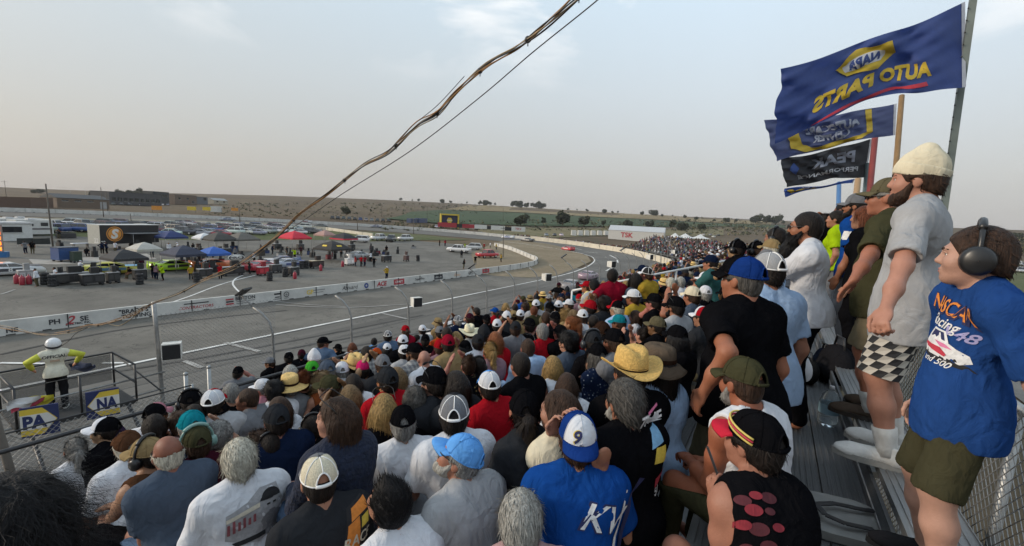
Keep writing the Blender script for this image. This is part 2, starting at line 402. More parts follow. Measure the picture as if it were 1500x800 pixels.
# paint on the asphalt
def px_line(name, pts, wd, material=M_LINE, off=.06):
 P = spline([at_g(*p)[:2] for p in pts], 6) if len(pts) > 2 else [tuple(at_g(*p)[:2]) for p in pts]
 return curb_line(name, P, wd, off, material, max(8, len(P)*3))
px_line('painted_line', [(254, 443), (280, 434), (316, 420), (345, 411), (374, 404)], .18)
px_line('painted_line', [(357, 434), (346, 424), (341, 416), (345, 409), (356, 404)], .18)
px_line('painted_line', [(0, 432), (8, 430), (22, 425)], .18, M_LINEF)
px_line('painted_line', [(404, 447), (450, 450), (520, 451), (600, 446)], .16, M_LINEF)
px_line('painted_line', [(404, 442), (450, 447), (510, 450)], .12, M_LINEF)
px_line('painted_line', [(150, 533), (182, 533)], .22)
px_line('painted_line', [(0, 533), (70, 534)], .22)
px_line('painted_line', [(560, 460), (596, 468)], .25, M_LINEF)
px_line('painted_line', [(270, 530), (296, 540)], .3, M_LINEF)
px_line('painted_line', [(330, 503), (380, 516)], .3, M_LINEF)
for a, b in (((842, 364), (852, 366)), ((857, 369), (876, 371)), ((893, 374), (903, 379)), ((904, 381), (905, 385)), ((902, 390), (888, 397))): px_line('painted_line', [a, b], .35)
for pts in (((0, 570), (150, 548), (300, 524), (480, 490), (620, 462)), ((300, 533), (420, 512), (560, 487)), ((610, 487), (640, 480), (700, 474), (760, 462)), ((450, 520), (560, 500), (700, 470)), ((0, 520), (200, 480), (420, 455)), ((700, 455), (800, 430), (880, 405)), ((640, 470), (720, 462), (800, 446))):
 px_line('tyre_mark', pts, .25, mat('tyre_mark_rubber', (.05, .047, .044), .9, nscale=.7, namt=.5), .04)
sheet('concrete_pad', [at_g(*p)[:2] for p in ((48, 387), (85, 388), (230, 380))], [at_g(*p)[:2] for p in ((42, 380), (72, 381), (215, 372))], 3, mat('pad_concrete', (.30, .28, .25), .9, nscale=.6, namt=.2), .05, n_sub=4)
# far fields
def field(name, lo, up, m, off=.6): return sheet(name, [at_g(*p)[:2] for p in lo], [at_g(*p)[:2] for p in up], 6, m, off, n_sub=4)
field('green_field', ((560, 321), (640, 328), (760, 331), (900, 332), (1060, 332), (1150, 334)), ((600, 311), (640, 308), (760, 312), (900, 320), (1060, 328), (1150, 330)), G_GREEN)
field('dry_field', ((650, 307.5), (760, 311.5), (900, 319.5), (1060, 327), (1130, 329.5)), ((690, 301), (770, 303), (900, 312), (1050, 321.5), (1130, 325)), G_TAN, .8)
field('verge', ((700, 344), (800, 349), (900, 345), (1060, 345)), ((700, 333), (800, 334), (900, 335), (1060, 336)), ground_mat('weedy_verge', (.16, .13, .07), (.10, .10, .045), (.22, .17, .10), .05, .3), .15)
# car park behind the stand, with rough grass beyond it
M_LOT = asphalt_mat('lot_surface', (.17, .155, .14), (.20, .18, .16), False)
sheet('car_park', [(12, -12), (60, -14), (110, -16), (180, -20)], [(12, -80), (60, -80), (110, -90), (180, -100)], 8, M_LOT, .03, n_sub=4)
sheet('rough_grass', [(112, -13), (150, -14), (260, -14)], [(112, -160), (150, -180), (260, -240)], 8, G_GRASS, .06, n_sub=5)

# ================================================================ smooth solid modelling on a grid (bodies, clothes, hats)
class Solid:
 def __init__(s, k=.03): s.p = []; s.cuts = []; s.k = k
 def cone(s, a, b, r1, r2=None, k=None, sub=False):
  s.p.append(('c', np.array(a, float), np.array(b, float), r1, r1 if r2 is None else r2, s.k if k is None else k, sub)); return s
 def ball(s, c, r, k=None, sub=False, M=None):
  r = (r, r, r) if not isinstance(r, (tuple, list)) else r
  s.p.append(('e', np.array(c, float), np.array(r, float), None if M is None else np.array(M.to_3x3()), s.k if k is None else k, sub)); return s
 def cut(s, o, n, k=0.0): s.cuts.append((np.array(o, float), np.array(n, float)/np.linalg.norm(n))); return s
 def bounds(s):
  lo, hi = np.full(3, 1e9), np.full(3, -1e9)
  for q in s.p:
   if q[-1]: continue
   if q[0] == 'c':
    r = max(q[3], q[4]); lo = np.minimum(lo, np.minimum(q[1], q[2])-r); hi = np.maximum(hi, np.maximum(q[1], q[2])+r)
   else: r = q[2].max(); lo = np.minimum(lo, q[1]-r); hi = np.maximum(hi, q[1]+r)
  return lo, hi
 def mesh(s, name, mats, vox, fine=None, inflate=0.0, wr=None, smooth=True):
  """fine: (z0, z1, voxel) a band of the height sampled more finely"""
  lo, hi = s.bounds(); pad = 2.5*vox+inflate+(wr[0]*1.5 if wr else 0); lo = lo-pad; hi = hi+pad
  ax = []
  for i in range(3):
   if i == 2 and fine:
    a = np.arange(lo[2], min(fine[0], hi[2]), vox) if fine[0] > lo[2] else np.zeros(0)
    b = np.arange(max(fine[0], lo[2]), min(fine[1], hi[2]), fine[2]); c = np.arange(min(fine[1], hi[2]), hi[2]+vox, vox)
    z = np.concatenate([a, b, c]); ax.append(z)
   else:
    st = vox if not fine else min(vox, fine[2]*1.25)
    ax.append(np.arange(lo[i], hi[i]+st, st))
  D = np.full([len(a) for a in ax], .5, np.float32)
  for q in s.p:
   k, sub = q[-2], q[-1]; m = k+.05
   if q[0] == 'c': r = max(q[3], q[4]); l_, h_ = np.minimum(q[1], q[2])-r-m, np.maximum(q[1], q[2])+r+m
   else: r = q[2].max(); l_, h_ = q[1]-r-m, q[1]+r+m
   sl = tuple(slice(max(0, np.searchsorted(ax[i], l_[i])), max(1, np.searchsorted(ax[i], h_[i]))) for i in range(3))
   X = ax[0][sl[0]][:, None, None].astype(np.float32); Y = ax[1][sl[1]][None, :, None].astype(np.float32); Z = ax[2][sl[2]][None, None, :].astype(np.float32)
   if not (X.size and Y.size and Z.size): continue
   if q[0] == 'c':
    a, b = q[1], q[2]; ab = b-a; L2 = max(1e-9, float(ab@ab)); dx, dy, dz = X-a[0], Y-a[1], Z-a[2]
    t = np.clip((dx*ab[0]+dy*ab[1]+dz*ab[2])/L2, 0, 1)
    d = np.sqrt((dx-t*ab[0])**2+(dy-t*ab[1])**2+(dz-t*ab[2])**2)-(q[3]+(q[4]-q[3])*t)
   else:
    dx, dy, dz = X-q[1][0], Y-q[1][1], Z-q[1][2]; M = q[3]
    if M is not None: dx, dy, dz = (M[0, 0]*dx+M[1, 0]*dy+M[2, 0]*dz, M[0, 1]*dx+M[1, 1]*dy+M[2, 1]*dz, M[0, 2]*dx+M[1, 2]*dy+M[2, 2]*dz)
    rx, ry, rz = q[2]; k0 = np.sqrt((dx/rx)**2+(dy/ry)**2+(dz/rz)**2); k1 = np.sqrt((dx/rx**2)**2+(dy/ry**2)**2+(dz/rz**2)**2)+1e-6
    d = k0*(k0-1)/k1
   A = D[sl]
   if sub:
    h = np.clip(.5-.5*(A+d)/k, 0, 1); D[sl] = A*(1-h)-d*h+k*h*(1-h)
   else:
    h = np.clip(.5+.5*(A-d)/k, 0, 1); D[sl] = A*(1-h)+d*h-k*h*(1-h)
  D -= inflate
  X = ax[0][:, None, None]; Y = ax[1][None, :, None]; Z = ax[2][None, None, :]
  if wr:
   rs = np.random.RandomState(wr[2]); n = 0
   for i in range(7):
    f = wr[1]*(.6+1.3*rs.rand()); d = rs.randn(3); d[2] *= .55; d /= np.linalg.norm(d); ph = rs.rand(4)*6.28
    n = n+np.abs(np.sin((X*d[0]+Y*d[1]+Z*d[2])*f+ph[0]+1.6*np.sin(X*f*.45+ph[1])*np.sin(Z*f*.38+ph[2])+.8*np.sin(Y*f*.5+ph[3])))*(1/(1+.25*i))
   D = D+((n/4.6-.62)*wr[0]).astype(np.float32)
  for o, nn in s.cuts:
   D = np.maximum(D, ((X-o[0])*nn[0]+(Y-o[1])*nn[1]+(Z-o[2])*nn[2]).astype(np.float32))
  V, F = nets(D, ax)
  me = bpy.data.meshes.new(name)
  me.vertices.add(len(V)); me.vertices.foreach_set('co', V.astype(np.float32).ravel())
  me.loops.add(F.size); me.loops.foreach_set('vertex_index', F.ravel().astype(np.int32))
  me.polygons.add(len(F)); me.polygons.foreach_set('loop_start', np.arange(0, F.size, 4, dtype=np.int32)); me.polygons.foreach_set('loop_total', np.full(len(F), 4, np.int32))
  me.polygons.foreach_set('use_smooth', np.full(len(F), smooth)); me.update(); me.validate()
  for m_ in (mats if isinstance(mats, (list, tuple)) else [mats]): me.materials.append(m_)
  return me
def nets(D, ax):
 S = D < 0; nx, ny, nz = D.shape
 c = np.zeros((nx-1, ny-1, nz-1), np.uint8)
 for i in (0, 1):
  for j in (0, 1):
   for k in (0, 1): c += S[i:nx-1+i, j:ny-1+j, k:nz-1+k]
 I, J, K = np.nonzero((c > 0) & (c < 8))
 idx = np.full(c.shape, -1, np.int64); idx[I, J, K] = np.arange(len(I))
 acc = np.zeros((len(I), 3)); cnt = np.zeros(len(I))
 C = [(i, j, k) for i in (0, 1) for j in (0, 1) for k in (0, 1)]
 for a in C:
  for d in range(3):
   if a[d]: continue
   b = list(a); b[d] = 1
   ia, ib = (I+a[0], J+a[1], K+a[2]), (I+b[0], J+b[1], K+b[2]); da, db = D[ia], D[ib]
   m = (da < 0) != (db < 0); t = np.where(m, da/np.where(m, da-db, 1), 0)
   for q in range(3):
    pa, pb = ax[q][ia[q]], ax[q][ib[q]]; acc[:, q] += np.where(m, pa+(pb-pa)*t, 0)
   cnt += m
 V = acc/np.maximum(cnt, 1)[:, None]; F = []
 for d in range(3):
  A = S.take(range(0, S.shape[d]-1), d); B = S.take(range(1, S.shape[d]), d)
  e = np.nonzero(A != B); sg = A[e]; o = [(1, 2), (2, 0), (0, 1)][d]
  ok = (e[o[0]] > 0) & (e[o[1]] > 0) & (e[o[0]] < S.shape[o[0]]-1) & (e[o[1]] < S.shape[o[1]]-1)
  e = [q[ok] for q in e]; sg = sg[ok]; qs = []
  for (u, v) in ((0, 0), (-1, 0), (-1, -1), (0, -1)):
   z = [q.copy() for q in e]; z[o[0]] += u; z[o[1]] += v; qs.append(idx[z[0], z[1], z[2]])
  Q = np.stack(qs, 1); Q[~sg] = Q[~sg][:, ::-1]; F.append(Q)
 F = np.concatenate(F); F = F[(F >= 0).all(1)]
 return V, F
def ik(a, b, l1, l2, pole):
 a, b, pole = Vector(a), Vector(b), Vector(pole); d = b-a; L_ = min(d.length, (l1+l2)*.999); dn = d.normalized()
 x = (l1*l1-l2*l2+L_*L_)/(2*L_); h = math.sqrt(max(0, l1*l1-x*x)); p = (pole-dn*pole.dot(dn)).normalized()
 return a+dn*x+p*h, a+dn*L_
# ---------------------------------------------------------------- materials that take each object's own colour
M_SKIN = mat('skin', rough=.55, objcol=True, nscale=14, namt=.10, bump=.12, bscale=120, spec=.35)
def cloth_mat(name, extra=None):
 m = mat(name, rough=.95, objcol=True, nscale=9, namt=.12, bump=.62, bscale=10, spec=.0, stretch=(1, 1, .6)); next(n for n in m.node_tree.nodes if n.type == 'BUMP').inputs['Distance'].default_value = .035; [setattr(n.inputs['Distortion'], 'default_value', 1.3) for n in m.node_tree.nodes if n.type == 'TEX_NOISE' and abs(n.inputs['Scale'].default_value-10) < .1]
 if extra:
  nt = m.node_tree; N = nt.nodes; L = nt.links; b = N['Principled BSDF']; src = b.inputs['Base Color'].links[0].from_socket
  tc = N.new('ShaderNodeTexCoord')
  x = N.new('ShaderNodeMix'); x.data_type = 'RGBA'; L.new(src, x.inputs['A']); x.inputs['B'].default_value = (*extra[1], 1)
  if extra[0] == 'plaid':
   acc = None
   for ax_ in ('X', 'Z'):
    wv = N.new('ShaderNodeTexWave'); wv.bands_direction = ax_; wv.inputs['Scale'].default_value = 5.5; L.new(tc.outputs['Object'], wv.inputs['Vector'])
    g = N.new('ShaderNodeMath'); g.operation = 'GREATER_THAN'; g.inputs[1].default_value = .55; L.new(wv.outputs['Fac'], g.inputs[0])
    if acc is None: acc = g.outputs[0]
    else: ad = N.new('ShaderNodeMath'); ad.operation = 'ADD'; L.new(acc, ad.inputs[0]); L.new(g.outputs[0], ad.inputs[1]); hf = N.new('ShaderNodeMath'); hf.operation = 'MULTIPLY'; hf.inputs[1].default_value = .45; L.new(ad.outputs[0], hf.inputs[0]); acc = hf.outputs[0]
   L.new(acc, x.inputs['Factor'])
  elif extra[0] == 'floral':
   vo = N.new('ShaderNodeTexVoronoi'); vo.inputs['Scale'].default_value = extra[2]; L.new(tc.outputs['Object'], vo.inputs['Vector'])
   r = N.new('ShaderNodeValToRGB'); r.color_ramp.interpolation = 'CONSTANT'; r.color_ramp.elements[0].color = (1, 1, 1, 1); r.color_ramp.elements[1].color = (0, 0, 0, 1); r.color_ramp.elements[1].position = .30
   e = r.color_ramp.elements.new(.12); e.color = (.1, .1, .1, 1); L.new(vo.outputs['Distance'], r.inputs['Fac']); L.new(r.outputs['Color'], x.inputs['Factor'])
  elif extra[0] == 'stripe':
   wv = N.new('ShaderNodeTexWave'); wv.bands_direction = extra[2]; wv.inputs['Scale'].default_value = extra[3]; L.new(tc.outputs['Object'], wv.inputs['Vector'])
   g = N.new('ShaderNodeMath'); g.operation = 'GREATER_THAN'; g.inputs[1].default_value = extra[4]; L.new(wv.outputs['Fac'], g.inputs[0]); L.new(g.outputs[0], x.inputs['Factor'])
  elif extra[0] == 'check':
   mp = N.new('ShaderNodeMapping'); mp.inputs['Rotation'].default_value = (.6, .6, .785); L.new(tc.outputs['Object'], mp.inputs['Vector'])
   ck = N.new('ShaderNodeTexChecker'); ck.inputs['Scale'].default_value = extra[2]; L.new(mp.outputs['Vector'], ck.inputs['Vector']); L.new(ck.outputs['Fac'], x.inputs['Factor'])
  L.new(x.outputs['Result'], b.inputs['Base Color'])
 return m
M_CLOTH = cloth_mat('cloth')
M_PLAID = cloth_mat('plaid_cloth', ('plaid', (.35, .35, .34)))
M_FLORAL = cloth_mat('floral_cloth', ('floral', (.45, .33, .14), 22))
M_PAISLEY = cloth_mat('paisley_cloth', ('floral', (.45, .50, .58), 30))
M_WBPRINT = cloth_mat('patchy_cloth', ('floral', (.03, .03, .035), 26))
M_DENIM = cloth_mat('denim')
M_KNIT = cloth_mat('knit', None)
M_HAIR = mat('hair', rough=.6, objcol=True, nscale=75, namt=.65, spec=.25, stretch=(1, 1, .18), bump=.7, bscale=120)
M_STRAND = mat('hair_strand', rough=.6, objcol=True, nscale=45, namt=.5, spec=.2)
M_MESHCAP = mat('cap_netting', rough=.85, objcol=True, nscale=160, namt=.22, bump=.5, bscale=260)
M_SEAM = mat('cap_seam', rough=.8, col=(.75, .74, .72))
M_SEAMD = mat('dark_seam', rough=.8, col=(.02, .02, .022))
M_STRAW = mat('straw', rough=.8, objcol=True, nscale=70, namt=.25, bump=.6, bscale=150)
M_PLAST = mat('smooth_plastic', rough=.35, objcol=True, spec=.5, nscale=20, namt=.05)
M_EYE = mat('eye_white', (.72, .70, .66), .25)
M_IRIS = mat('eye_iris', (.06, .045, .035), .2)
M_LIP = mat('lip', rough=.5, objcol=True)
# ---------------------------------------------------------------- one body
def head_prims(B, M, hi, jaw=1.0, fat=1.0, scale=1.0):
 T = lambda x, y, z: tuple(M @ Vector((x*scale, y*scale, z*scale)))
 s = scale; k = .018*s
 B.ball(T(0, -.012, .033), (.073*s, .094*s, .089*s), k=.03, M=M); B.ball(T(0, .028, -.022), (.061*fat*s, .064*s, .086*s), k=.03, M=M)
 B.ball(T(0, .034, -.073), (.050*jaw*fat*s, .052*s, .040*s), k=.03, M=M); B.ball(T(0, .072, -.094), .019*s*jaw, k=.03)
 for q in (-1, 1):
  B.ball(T(q*.038, .062, -.024), .026*s*fat, k=.03)
  B.ball(T(q*.077, -.006, -.006), (.010*s, .021*s, .032*s), k=.010, M=M)
  B.ball(T(q*.082, -.014, .004), (.007*s, .020*s, .027*s), k=.008, M=M)
 B.cone(T(0, .086, .020), T(0, .1055, -.020), .0085*s, .0125*s, k=.016*s)
 if hi:
  for q in (-1, 1):
   B.ball(T(q*.011, .096, -.026), .009*s, k=.008)
   B.ball(T(q*.031, .101, .012), .0135*s, k=.014, sub=True)
  B.cone(T(-.032, .083, .031), T(.032, .083, .031), .0115*s, k=.02)
  B.cone(T(-.017, .090, -.053), T(.017, .090, -.053), .0075*s, k=.010); B.cone(T(-.014, .089, -.066), T(.014, .089, -.066), .0085*s, k=.010)
  B.cone(T(-.02, .105, -.0595), T(.02, .105, -.0595), .0045*s, k=.006, sub=True)
def hand_prims(B, wrist, d, n, side, curl=.6, s=1.0, spread=.12, detail=True):
 """wrist point, finger direction d, back-of-hand normal n; thumb leaves the side of the palm"""
 d = Vector(d).normalized(); n = Vector(n); n = (n-d*n.dot(d)).normalized(); t = d.cross(n)*side; w = Vector(wrist)
 Mx = Matrix((t, d, n)).transposed()
 B.ball(w+d*.045*s, (.040*s, .052*s, .017*s), k=.02, M=Mx.to_4x4())
 if not detail:
  B.ball(w+d*.10*s-n*.012*s, (.036*s, .045*s, .015*s), k=.02, M=Mx.to_4x4()); B.cone(w+t*.03*s+d*.02*s, w+t*.052*s+d*.07*s, .012*s, .010*s, k=.012); return
 for i, (o, l) in enumerate(((.030, .072), (.010, .080), (-.011, .074), (-.030, .058))):
  p = w+d*.082*s+t*o*s*1.0; a = spread*(1.5-i)*.35; dd = (d+t*a).normalized(); ang = curl*.5
  for j, f in enumerate((.45, .32, .25)):
   q = dd*math.cos(ang)-n*math.sin(ang); e = p+q*l*f*s*1.05
   B.cone(p, e, (.0092-.0010*j)*s, (.0086-.0010*j)*s, k=.005); p = e; ang += curl*.75
 p = w+d*.018*s+t*.030*s
 e = p+(d*.6+t*.65-n*.25).normalized()*.040*s; f = e+(d*.95+t*.15-n*.35*curl).normalized()*.034*s; g = f+(d*.95-t*.15-n*.4*curl).normalized()*.026*s
 B.cone(p, e, .014*s, .0115*s, k=.014); B.cone(e, f, .0112*s, .010*s, k=.006); B.cone(f, g, .010*s, .0082*s, k=.005)
DEF = dict(seat=True, h=1.0, female=False, w=1.0, belly=0.0, lean=8, side=0, twist=0, yaw=0, pitch=0, roll=0, hl=None, hr=None, pl=(-.5, -1, -.3), pr=(.5, -1, -.3),
   fl=None, fr=None, kl=None, kr=None, vox=.011, fv=.007, hi=False, fingers=False, sleeve=.62, tee='tee', shorts=False, hem=None, head=1.0, jaw=1.0, fat=1.0, seed=1, wrk=.010, wf=42, armr=1.0, shw=1.0, hemdrop=.0, seat_h=.45, legw=1.0,
   hand=((None, None, .7), (None, None, .7)), chest=1.0, neck=.0)
def make_body(**kw):
 """returns the body mesh, the shirt mesh, the trouser mesh, the head's frame and some joints; facing +y, right hand at +x"""
 P = dict(DEF); P.update(kw); F = P['female']; h = P['h']; W = P['w']
 hz = (P['seat_h']+.095) if P['seat'] else .90*h
 pel = Vector((0, 0, hz))
 R = Matrix.Rotation(rad(P['twist']), 4, 'Z') @ Matrix.Rotation(rad(P['side']), 4, 'Y') @ Matrix.Rotation(-rad(P['lean']), 4, 'X')
 U = lambda x, y, z: pel+(R @ Vector((x*h, y*h, z*h)))
 R2 = Matrix.Rotation(rad(P['twist']), 4, 'Z') @ Matrix.Rotation(-rad(P['lean']*1.25), 4, 'X')
 sw = (.155 if F else .185)*P['shw']
 nb = U(0, -.015, .50); MH = Matrix.Translation(nb+(R @ Vector((0, .0, 0))).xyz+Vector((0, 0, 0))) @ Matrix.Rotation(rad(P['twist']+P['yaw']), 4, 'Z') @ Matrix.Rotation(rad(P['roll']), 4, 'Y') @ Matrix.Rotation(-rad(P['pitch']), 4, 'X')
 fw = Matrix.Rotation(rad(P['twist']), 3, 'Z') @ Vector((0, 1, 0))
 hc = nb+fw*(.035+.0008*P['lean'])+Vector((0, 0, .122+P['neck']))*1.0; MH.translation = hc
 # --- torso solid, shared by skin and clothes
 def torso(B, inf=0.0):
  B.ball(U(0, -.005, .0), ((.165+.01*F)*W+inf, (.125+.2*P['belly']*.3)*W+inf, .135+inf), k=.06, M=R)
  B.ball(U(0, .012+P['belly']*.55, .14), ((.145-.015*F)*W+P['belly']*.4+inf, .112*W+P['belly']+inf, .16+inf), k=.07, M=R)
  B.ball(U(0, 0, .32), ((.158-.012*F)*W*P['shw']+inf, .112*(W*.6+.4)*P['chest']+inf, .165+inf), k=.07, M=R)
  if F:
   for q in (-1, 1): B.ball(U(q*.07, .085, .30), .062+inf*.6, k=.05)
  for q in (-1, 1):
   B.cone(U(q*.05, -.02, .49), U(q*(sw-.03), -.012, .435), .052+inf, .058+inf, k=.05)
   B.ball(U(q*(sw-.015), -.005, .415), (.066+inf)*(.9 if F else 1)*P['armr'], k=.05)
   B.ball(U(q*.085, -.06, .36), (.075+inf, .055+inf, .10+inf), k=.06, M=R)
 B = Solid(.03); torso(B)
 B.cone(U(0, -.02, .47), MH @ Vector((0, -.022, -.045)), .064 if not F else .052, .057 if not F else .047, k=.035)
 head_prims(B, MH, P['hi'], P['jaw'], P['fat'], P['head'])
 # --- arms
 J = {}
 uL, fL = .29*h, .255*h
 for q, nm, t, pole in ((-1, 'l', P['hl'], P['pl']), (1, 'r', P['hr'], P['pr'])):
  sh = U(q*(sw+.005), -.005, .41)
  if t is None: t = (q*.13, .40, hz+.10) if P['seat'] else tuple(sh+Vector((q*.05, .03, -.52*h)))
  el, wr_ = ik(sh, t, uL, fL, pole); J['sh'+nm], J['el'+nm], J['wr'+nm] = sh, el, wr_
  a = P['armr']*(.86 if F else 1)
  B.cone(sh, el, .052*a, .041*a, k=.035); B.ball(sh*.55+el*.45, .047*a, k=.04); B.cone(el, el*.45+wr_*.55, .040*a, .037*a, k=.03); B.cone(el*.45+wr_*.55, wr_, .036*a, .026*a, k=.03)
  hd = P['hand'][0 if q < 0 else 1]; dv = Vector(hd[0]) if hd[0] else (wr_-el).normalized(); nv = Vector(hd[1]) if hd[1] else (Vector((0, .2, 1)) if P['seat'] else Vector((q, .1, 0)))
  hand_prims(B, wr_, dv, nv, -q if not P['seat'] else -q, hd[2], 1.0*(.92 if F else 1), detail=P['fingers'])
 # --- legs
 for q, nm in ((-1, 'l'), (1, 'r')):
  hp = pel+Vector((q*.09*W, 0, -.01)); ft = P['f'+nm]
  if ft is None: ft = (q*.12, .47, .085) if P['seat'] else (q*.11, -.02, .085)
  ll = 1 if P['seat'] else .965; kn, an = ik(hp, ft, .43*h*ll, .42*h*ll, (q*.15, 1, .45)); J['hp'+nm], J['kn'+nm], J['an'+nm] = hp, kn, an
  lw = P['legw']
  B.cone(hp, kn, .088*W*lw, .056*lw, k=.05); B.cone(kn, kn*.6+an*.4, .054*lw, .054*lw, k=.04); B.cone(kn*.6+an*.4, an, .052*lw, .036*lw, k=.04)
  fd = Vector((q*.18, 1, 0)).normalized(); B.cone(an+Vector((0, 0, -.04)), an+fd*.13+Vector((0, 0, -.055)), .04, .03, k=.03)
  J['fd'+nm] = fd
 fine = (hc.z-.125, hc.z+.14, P['fv'])
 out = dict(MH=MH, J=J, U=U, R=R, hz=hz, P=P)
 out['body'] = B.mesh('body', M_SKIN, P['vox'], fine)
 # --- shirt
 tee = P['tee']
 S = Solid(.03)
 if tee in ('long', 'hoodie', 'coat'):
  for nm in 'lr':
   a = P['armr']; S.cone(J['sh'+nm], J['el'+nm], .064*a, .052*a, k=.035); S.cone(J['el'+nm], J['wr'+nm], .052*a, .038*a, k=.03)
 elif tee != 'tank':
  for nm in 'lr':
   a = P['armr']*(.9 if F else 1); e = J['sh'+nm].lerp(J['el'+nm], P['sleeve']); S.cone(J['sh'+nm], e, .063*a, .070*a, k=.035)
  for nm in 'lr':
   e = J['sh'+nm].lerp(J['el'+nm], P['sleeve']); d = (J['el'+nm]-J['sh'+nm]).normalized()
   S.ball(e+d*.062, (.09*P['armr'], .09*P['armr'], .062), k=.004, sub=True, M=d.to_track_quat('Z', 'Y').to_matrix().to_4x4())
 torso(S, .012)
 hemz = -.10-P['hemdrop'] if not P['seat'] else -.085
 if P['seat']: S.ball(U(0, .0+P['belly']*.3, .0), (.174*W+.010+P['belly']*.3, .134*W+.016+P['belly']*.6, .15), k=.06, M=R)
 else: S.ball(U(0, .005+P['belly']*.2, -.06-P['hemdrop']*.5), (.212*W+.012+P['belly']*.3, .168*W+.016+P['belly']*.6, .20+P['hemdrop']*.9), k=.06, M=R)
 S.cut(U(0, 0, hemz), R @ Vector((0, 0, -1)))
 NK = Solid(.01)
 nr_ = .062 if tee != 'tank' else .10
 c0 = U(0, .03, .53) if not F else U(0, .04, .54)
 S.ball(c0, (nr_+.012, nr_+.02, .05 if tee != 'tank' else .10), k=.012, sub=True, M=R)
 if tee == 'tank':
  for q in (-1, 1): S.ball(U(q*(sw+.045), 0, .40), (.075, .10, .15), k=.015, sub=True, M=R)
 if tee == 'hoodie': S.cone(U(-.07, -.085, .47), U(.07, -.085, .47), .055, k=.05); S.ball(U(0, -.10, .42), (.10, .05, .09), k=.05, M=R)
 out['shirt'] = S.mesh('shirt', M_CLOTH, P['vox']*.9, wr=(P['wrk'], P['wf'], P['seed']), inflate=.004)
 # --- trousers
 T = Solid(.03)
 T.ball(U(0, -.005, .0), (.168*W+.01, .128*W+.012+P['belly']*.3, .14), k=.06, M=R)
 for q, nm in ((-1, 'l'), (1, 'r')):
  lw = P['legw']; hp, kn, an = J['hp'+nm], J['kn'+nm], J['an'+nm]
  if P['shorts']:
   e = hp.lerp(kn, P['shorts']); T.cone(hp, e, .092*W*lw, (.088 if P['seat'] else .098)*W*lw, k=.035); d = (kn-hp).normalized()
   T.ball(e+d*.065, (.13*W*lw, .13*W*lw, .065), k=.004, sub=True, M=d.to_track_quat('Z', 'Y').to_matrix().to_4x4())
  else: T.cone(hp, kn, .098*W*lw, .072*lw, k=.05); T.cone(kn, an, .070*lw, .056*lw, k=.04)
 if not P['shorts']: pass
 T.cut(U(0, 0, .10), R @ Vector((0, 0, 1)))
 out['trousers'] = T.mesh('trousers', M_CLOTH, P['vox'], wr=(P['wrk'], P['wf'], P['seed']+5), inflate=.004)
 return out
def shoe_mesh(name, mats):
 """upper and sole; toe towards +y, ankle over the origin"""
 S = Solid(.03); S.cone((0, -.05, .055), (0, .13, .04), .042, .036); S.ball((0, .15, .035), (.045, .06, .032)); S.cone((0, -.035, .06), (0, -.03, .10), .045, .042); S.ball((0, -.03, .125), (.033, .036, .03), k=.01, sub=True); S.cut((0, 0, .012), (0, 0, -1))
 return S.mesh(name, mats, .008)
def sole_mesh(name, m):
 mb = MB(); poly = [(.049*math.sin(t)*(1.05 if math.cos(t) > 0 else .95), .058+.158*math.cos(t)) for t in [2*PI*k/20 for k in range(20)]]
 mb.prism(poly, (0, 0, 0), (1, 0, 0), (0, 1, 0), (0, 0, .030), 0); return mb.mesh(name, m)
# ---------------------------------------------------------------- hair and headwear, in the head's frame
def hair_cap(name, back=-.06, front=.055, fr_y=.075, infl=.012, vox=.008, sides=-.03, seed=1, ruf=.006, sc=1.0, fade=False):
 H = Solid(.02); H.ball((0, -.014, .036), (.073*sc+infl, .094*sc+infl, .089*sc+infl))
 H.ball((0, -.055, -.02), (.062+infl, .05+infl, .075+infl*.6), k=.03)
 for q in (-1, 1): H.ball((q*.062, -.005, .01), (.018+infl*.5, .05, .05), k=.03)
 H.cut((0, fr_y, front), (0, .86, -.5)); H.cut((0, -.06, back), (0, .35, -1))
 for q in (-1, 1): H.ball((q*.08, .008, -.035), (.035, .034, .045), k=.01, sub=True)
 return H.mesh(name, [M_HAIR, M_STRAND], vox, wr=(ruf, 70, seed))
def strands(me, n, length, comb, seed, wid=.003, droop=0.0, lift=.3, curl=0.0, region=None, segs=4, zmin=-.2, jitter=.35):
 """adds flat tapering locks of hair on the scalp of a hair mesh"""
 rs = np.random.RandomState(seed); bm = bmesh.new(); bm.from_mesh(me); bm.faces.ensure_lookup_table()
 fs = [f for f in bm.faces if (region is None or region(f.calc_center_median())) and f.calc_center_median().z > zmin]
 ar = np.array([f.calc_area() for f in fs]); ch = rs.choice(len(fs), n, p=ar/ar.sum())
 data = [(fs[i].calc_center_median().copy(), fs[i].normal.copy()) for i in ch]
 for p, nr in data:
  d = Vector(comb(p, nr)); d = d-nr*d.dot(nr)*.9
  if d.length < 1e-4: d = nr.orthogonal()
  d = (d.normalized()+Vector(rs.randn(3))*jitter*.5+nr*lift).normalized(); L_ = length*(.6+.6*rs.rand()); q = p-nr*.003; w_ = wid*(.6+.9*rs.rand()); ph = rs.rand()*6.28
  prev = None; st = L_/segs
  for j in range(segs+1):
   t = j/segs; sd = d.cross(nr).normalized()
   off = (sd*math.sin(ph+t*9)+nr*math.cos(ph+t*9))*curl*t
   ww = w_*(1-t*.85)
   a, b = bm.verts.new(q+off-sd*ww), bm.verts.new(q+off+sd*ww)
   if prev: f = bm.faces.new((prev[0], prev[1], b, a)); f.material_index = 1; f.smooth = True
   prev = (a, b)
   d = (d-nr*(lift*1.3/segs)+Vector((0, 0, -droop/segs))).normalized(); q = q+d*st
 bm.to_mesh(me); bm.free(); me.update(); return me
def C_back(p, n): return (p.x*1.2, -1.0, -.35-.6*max(0, -p.y*8))
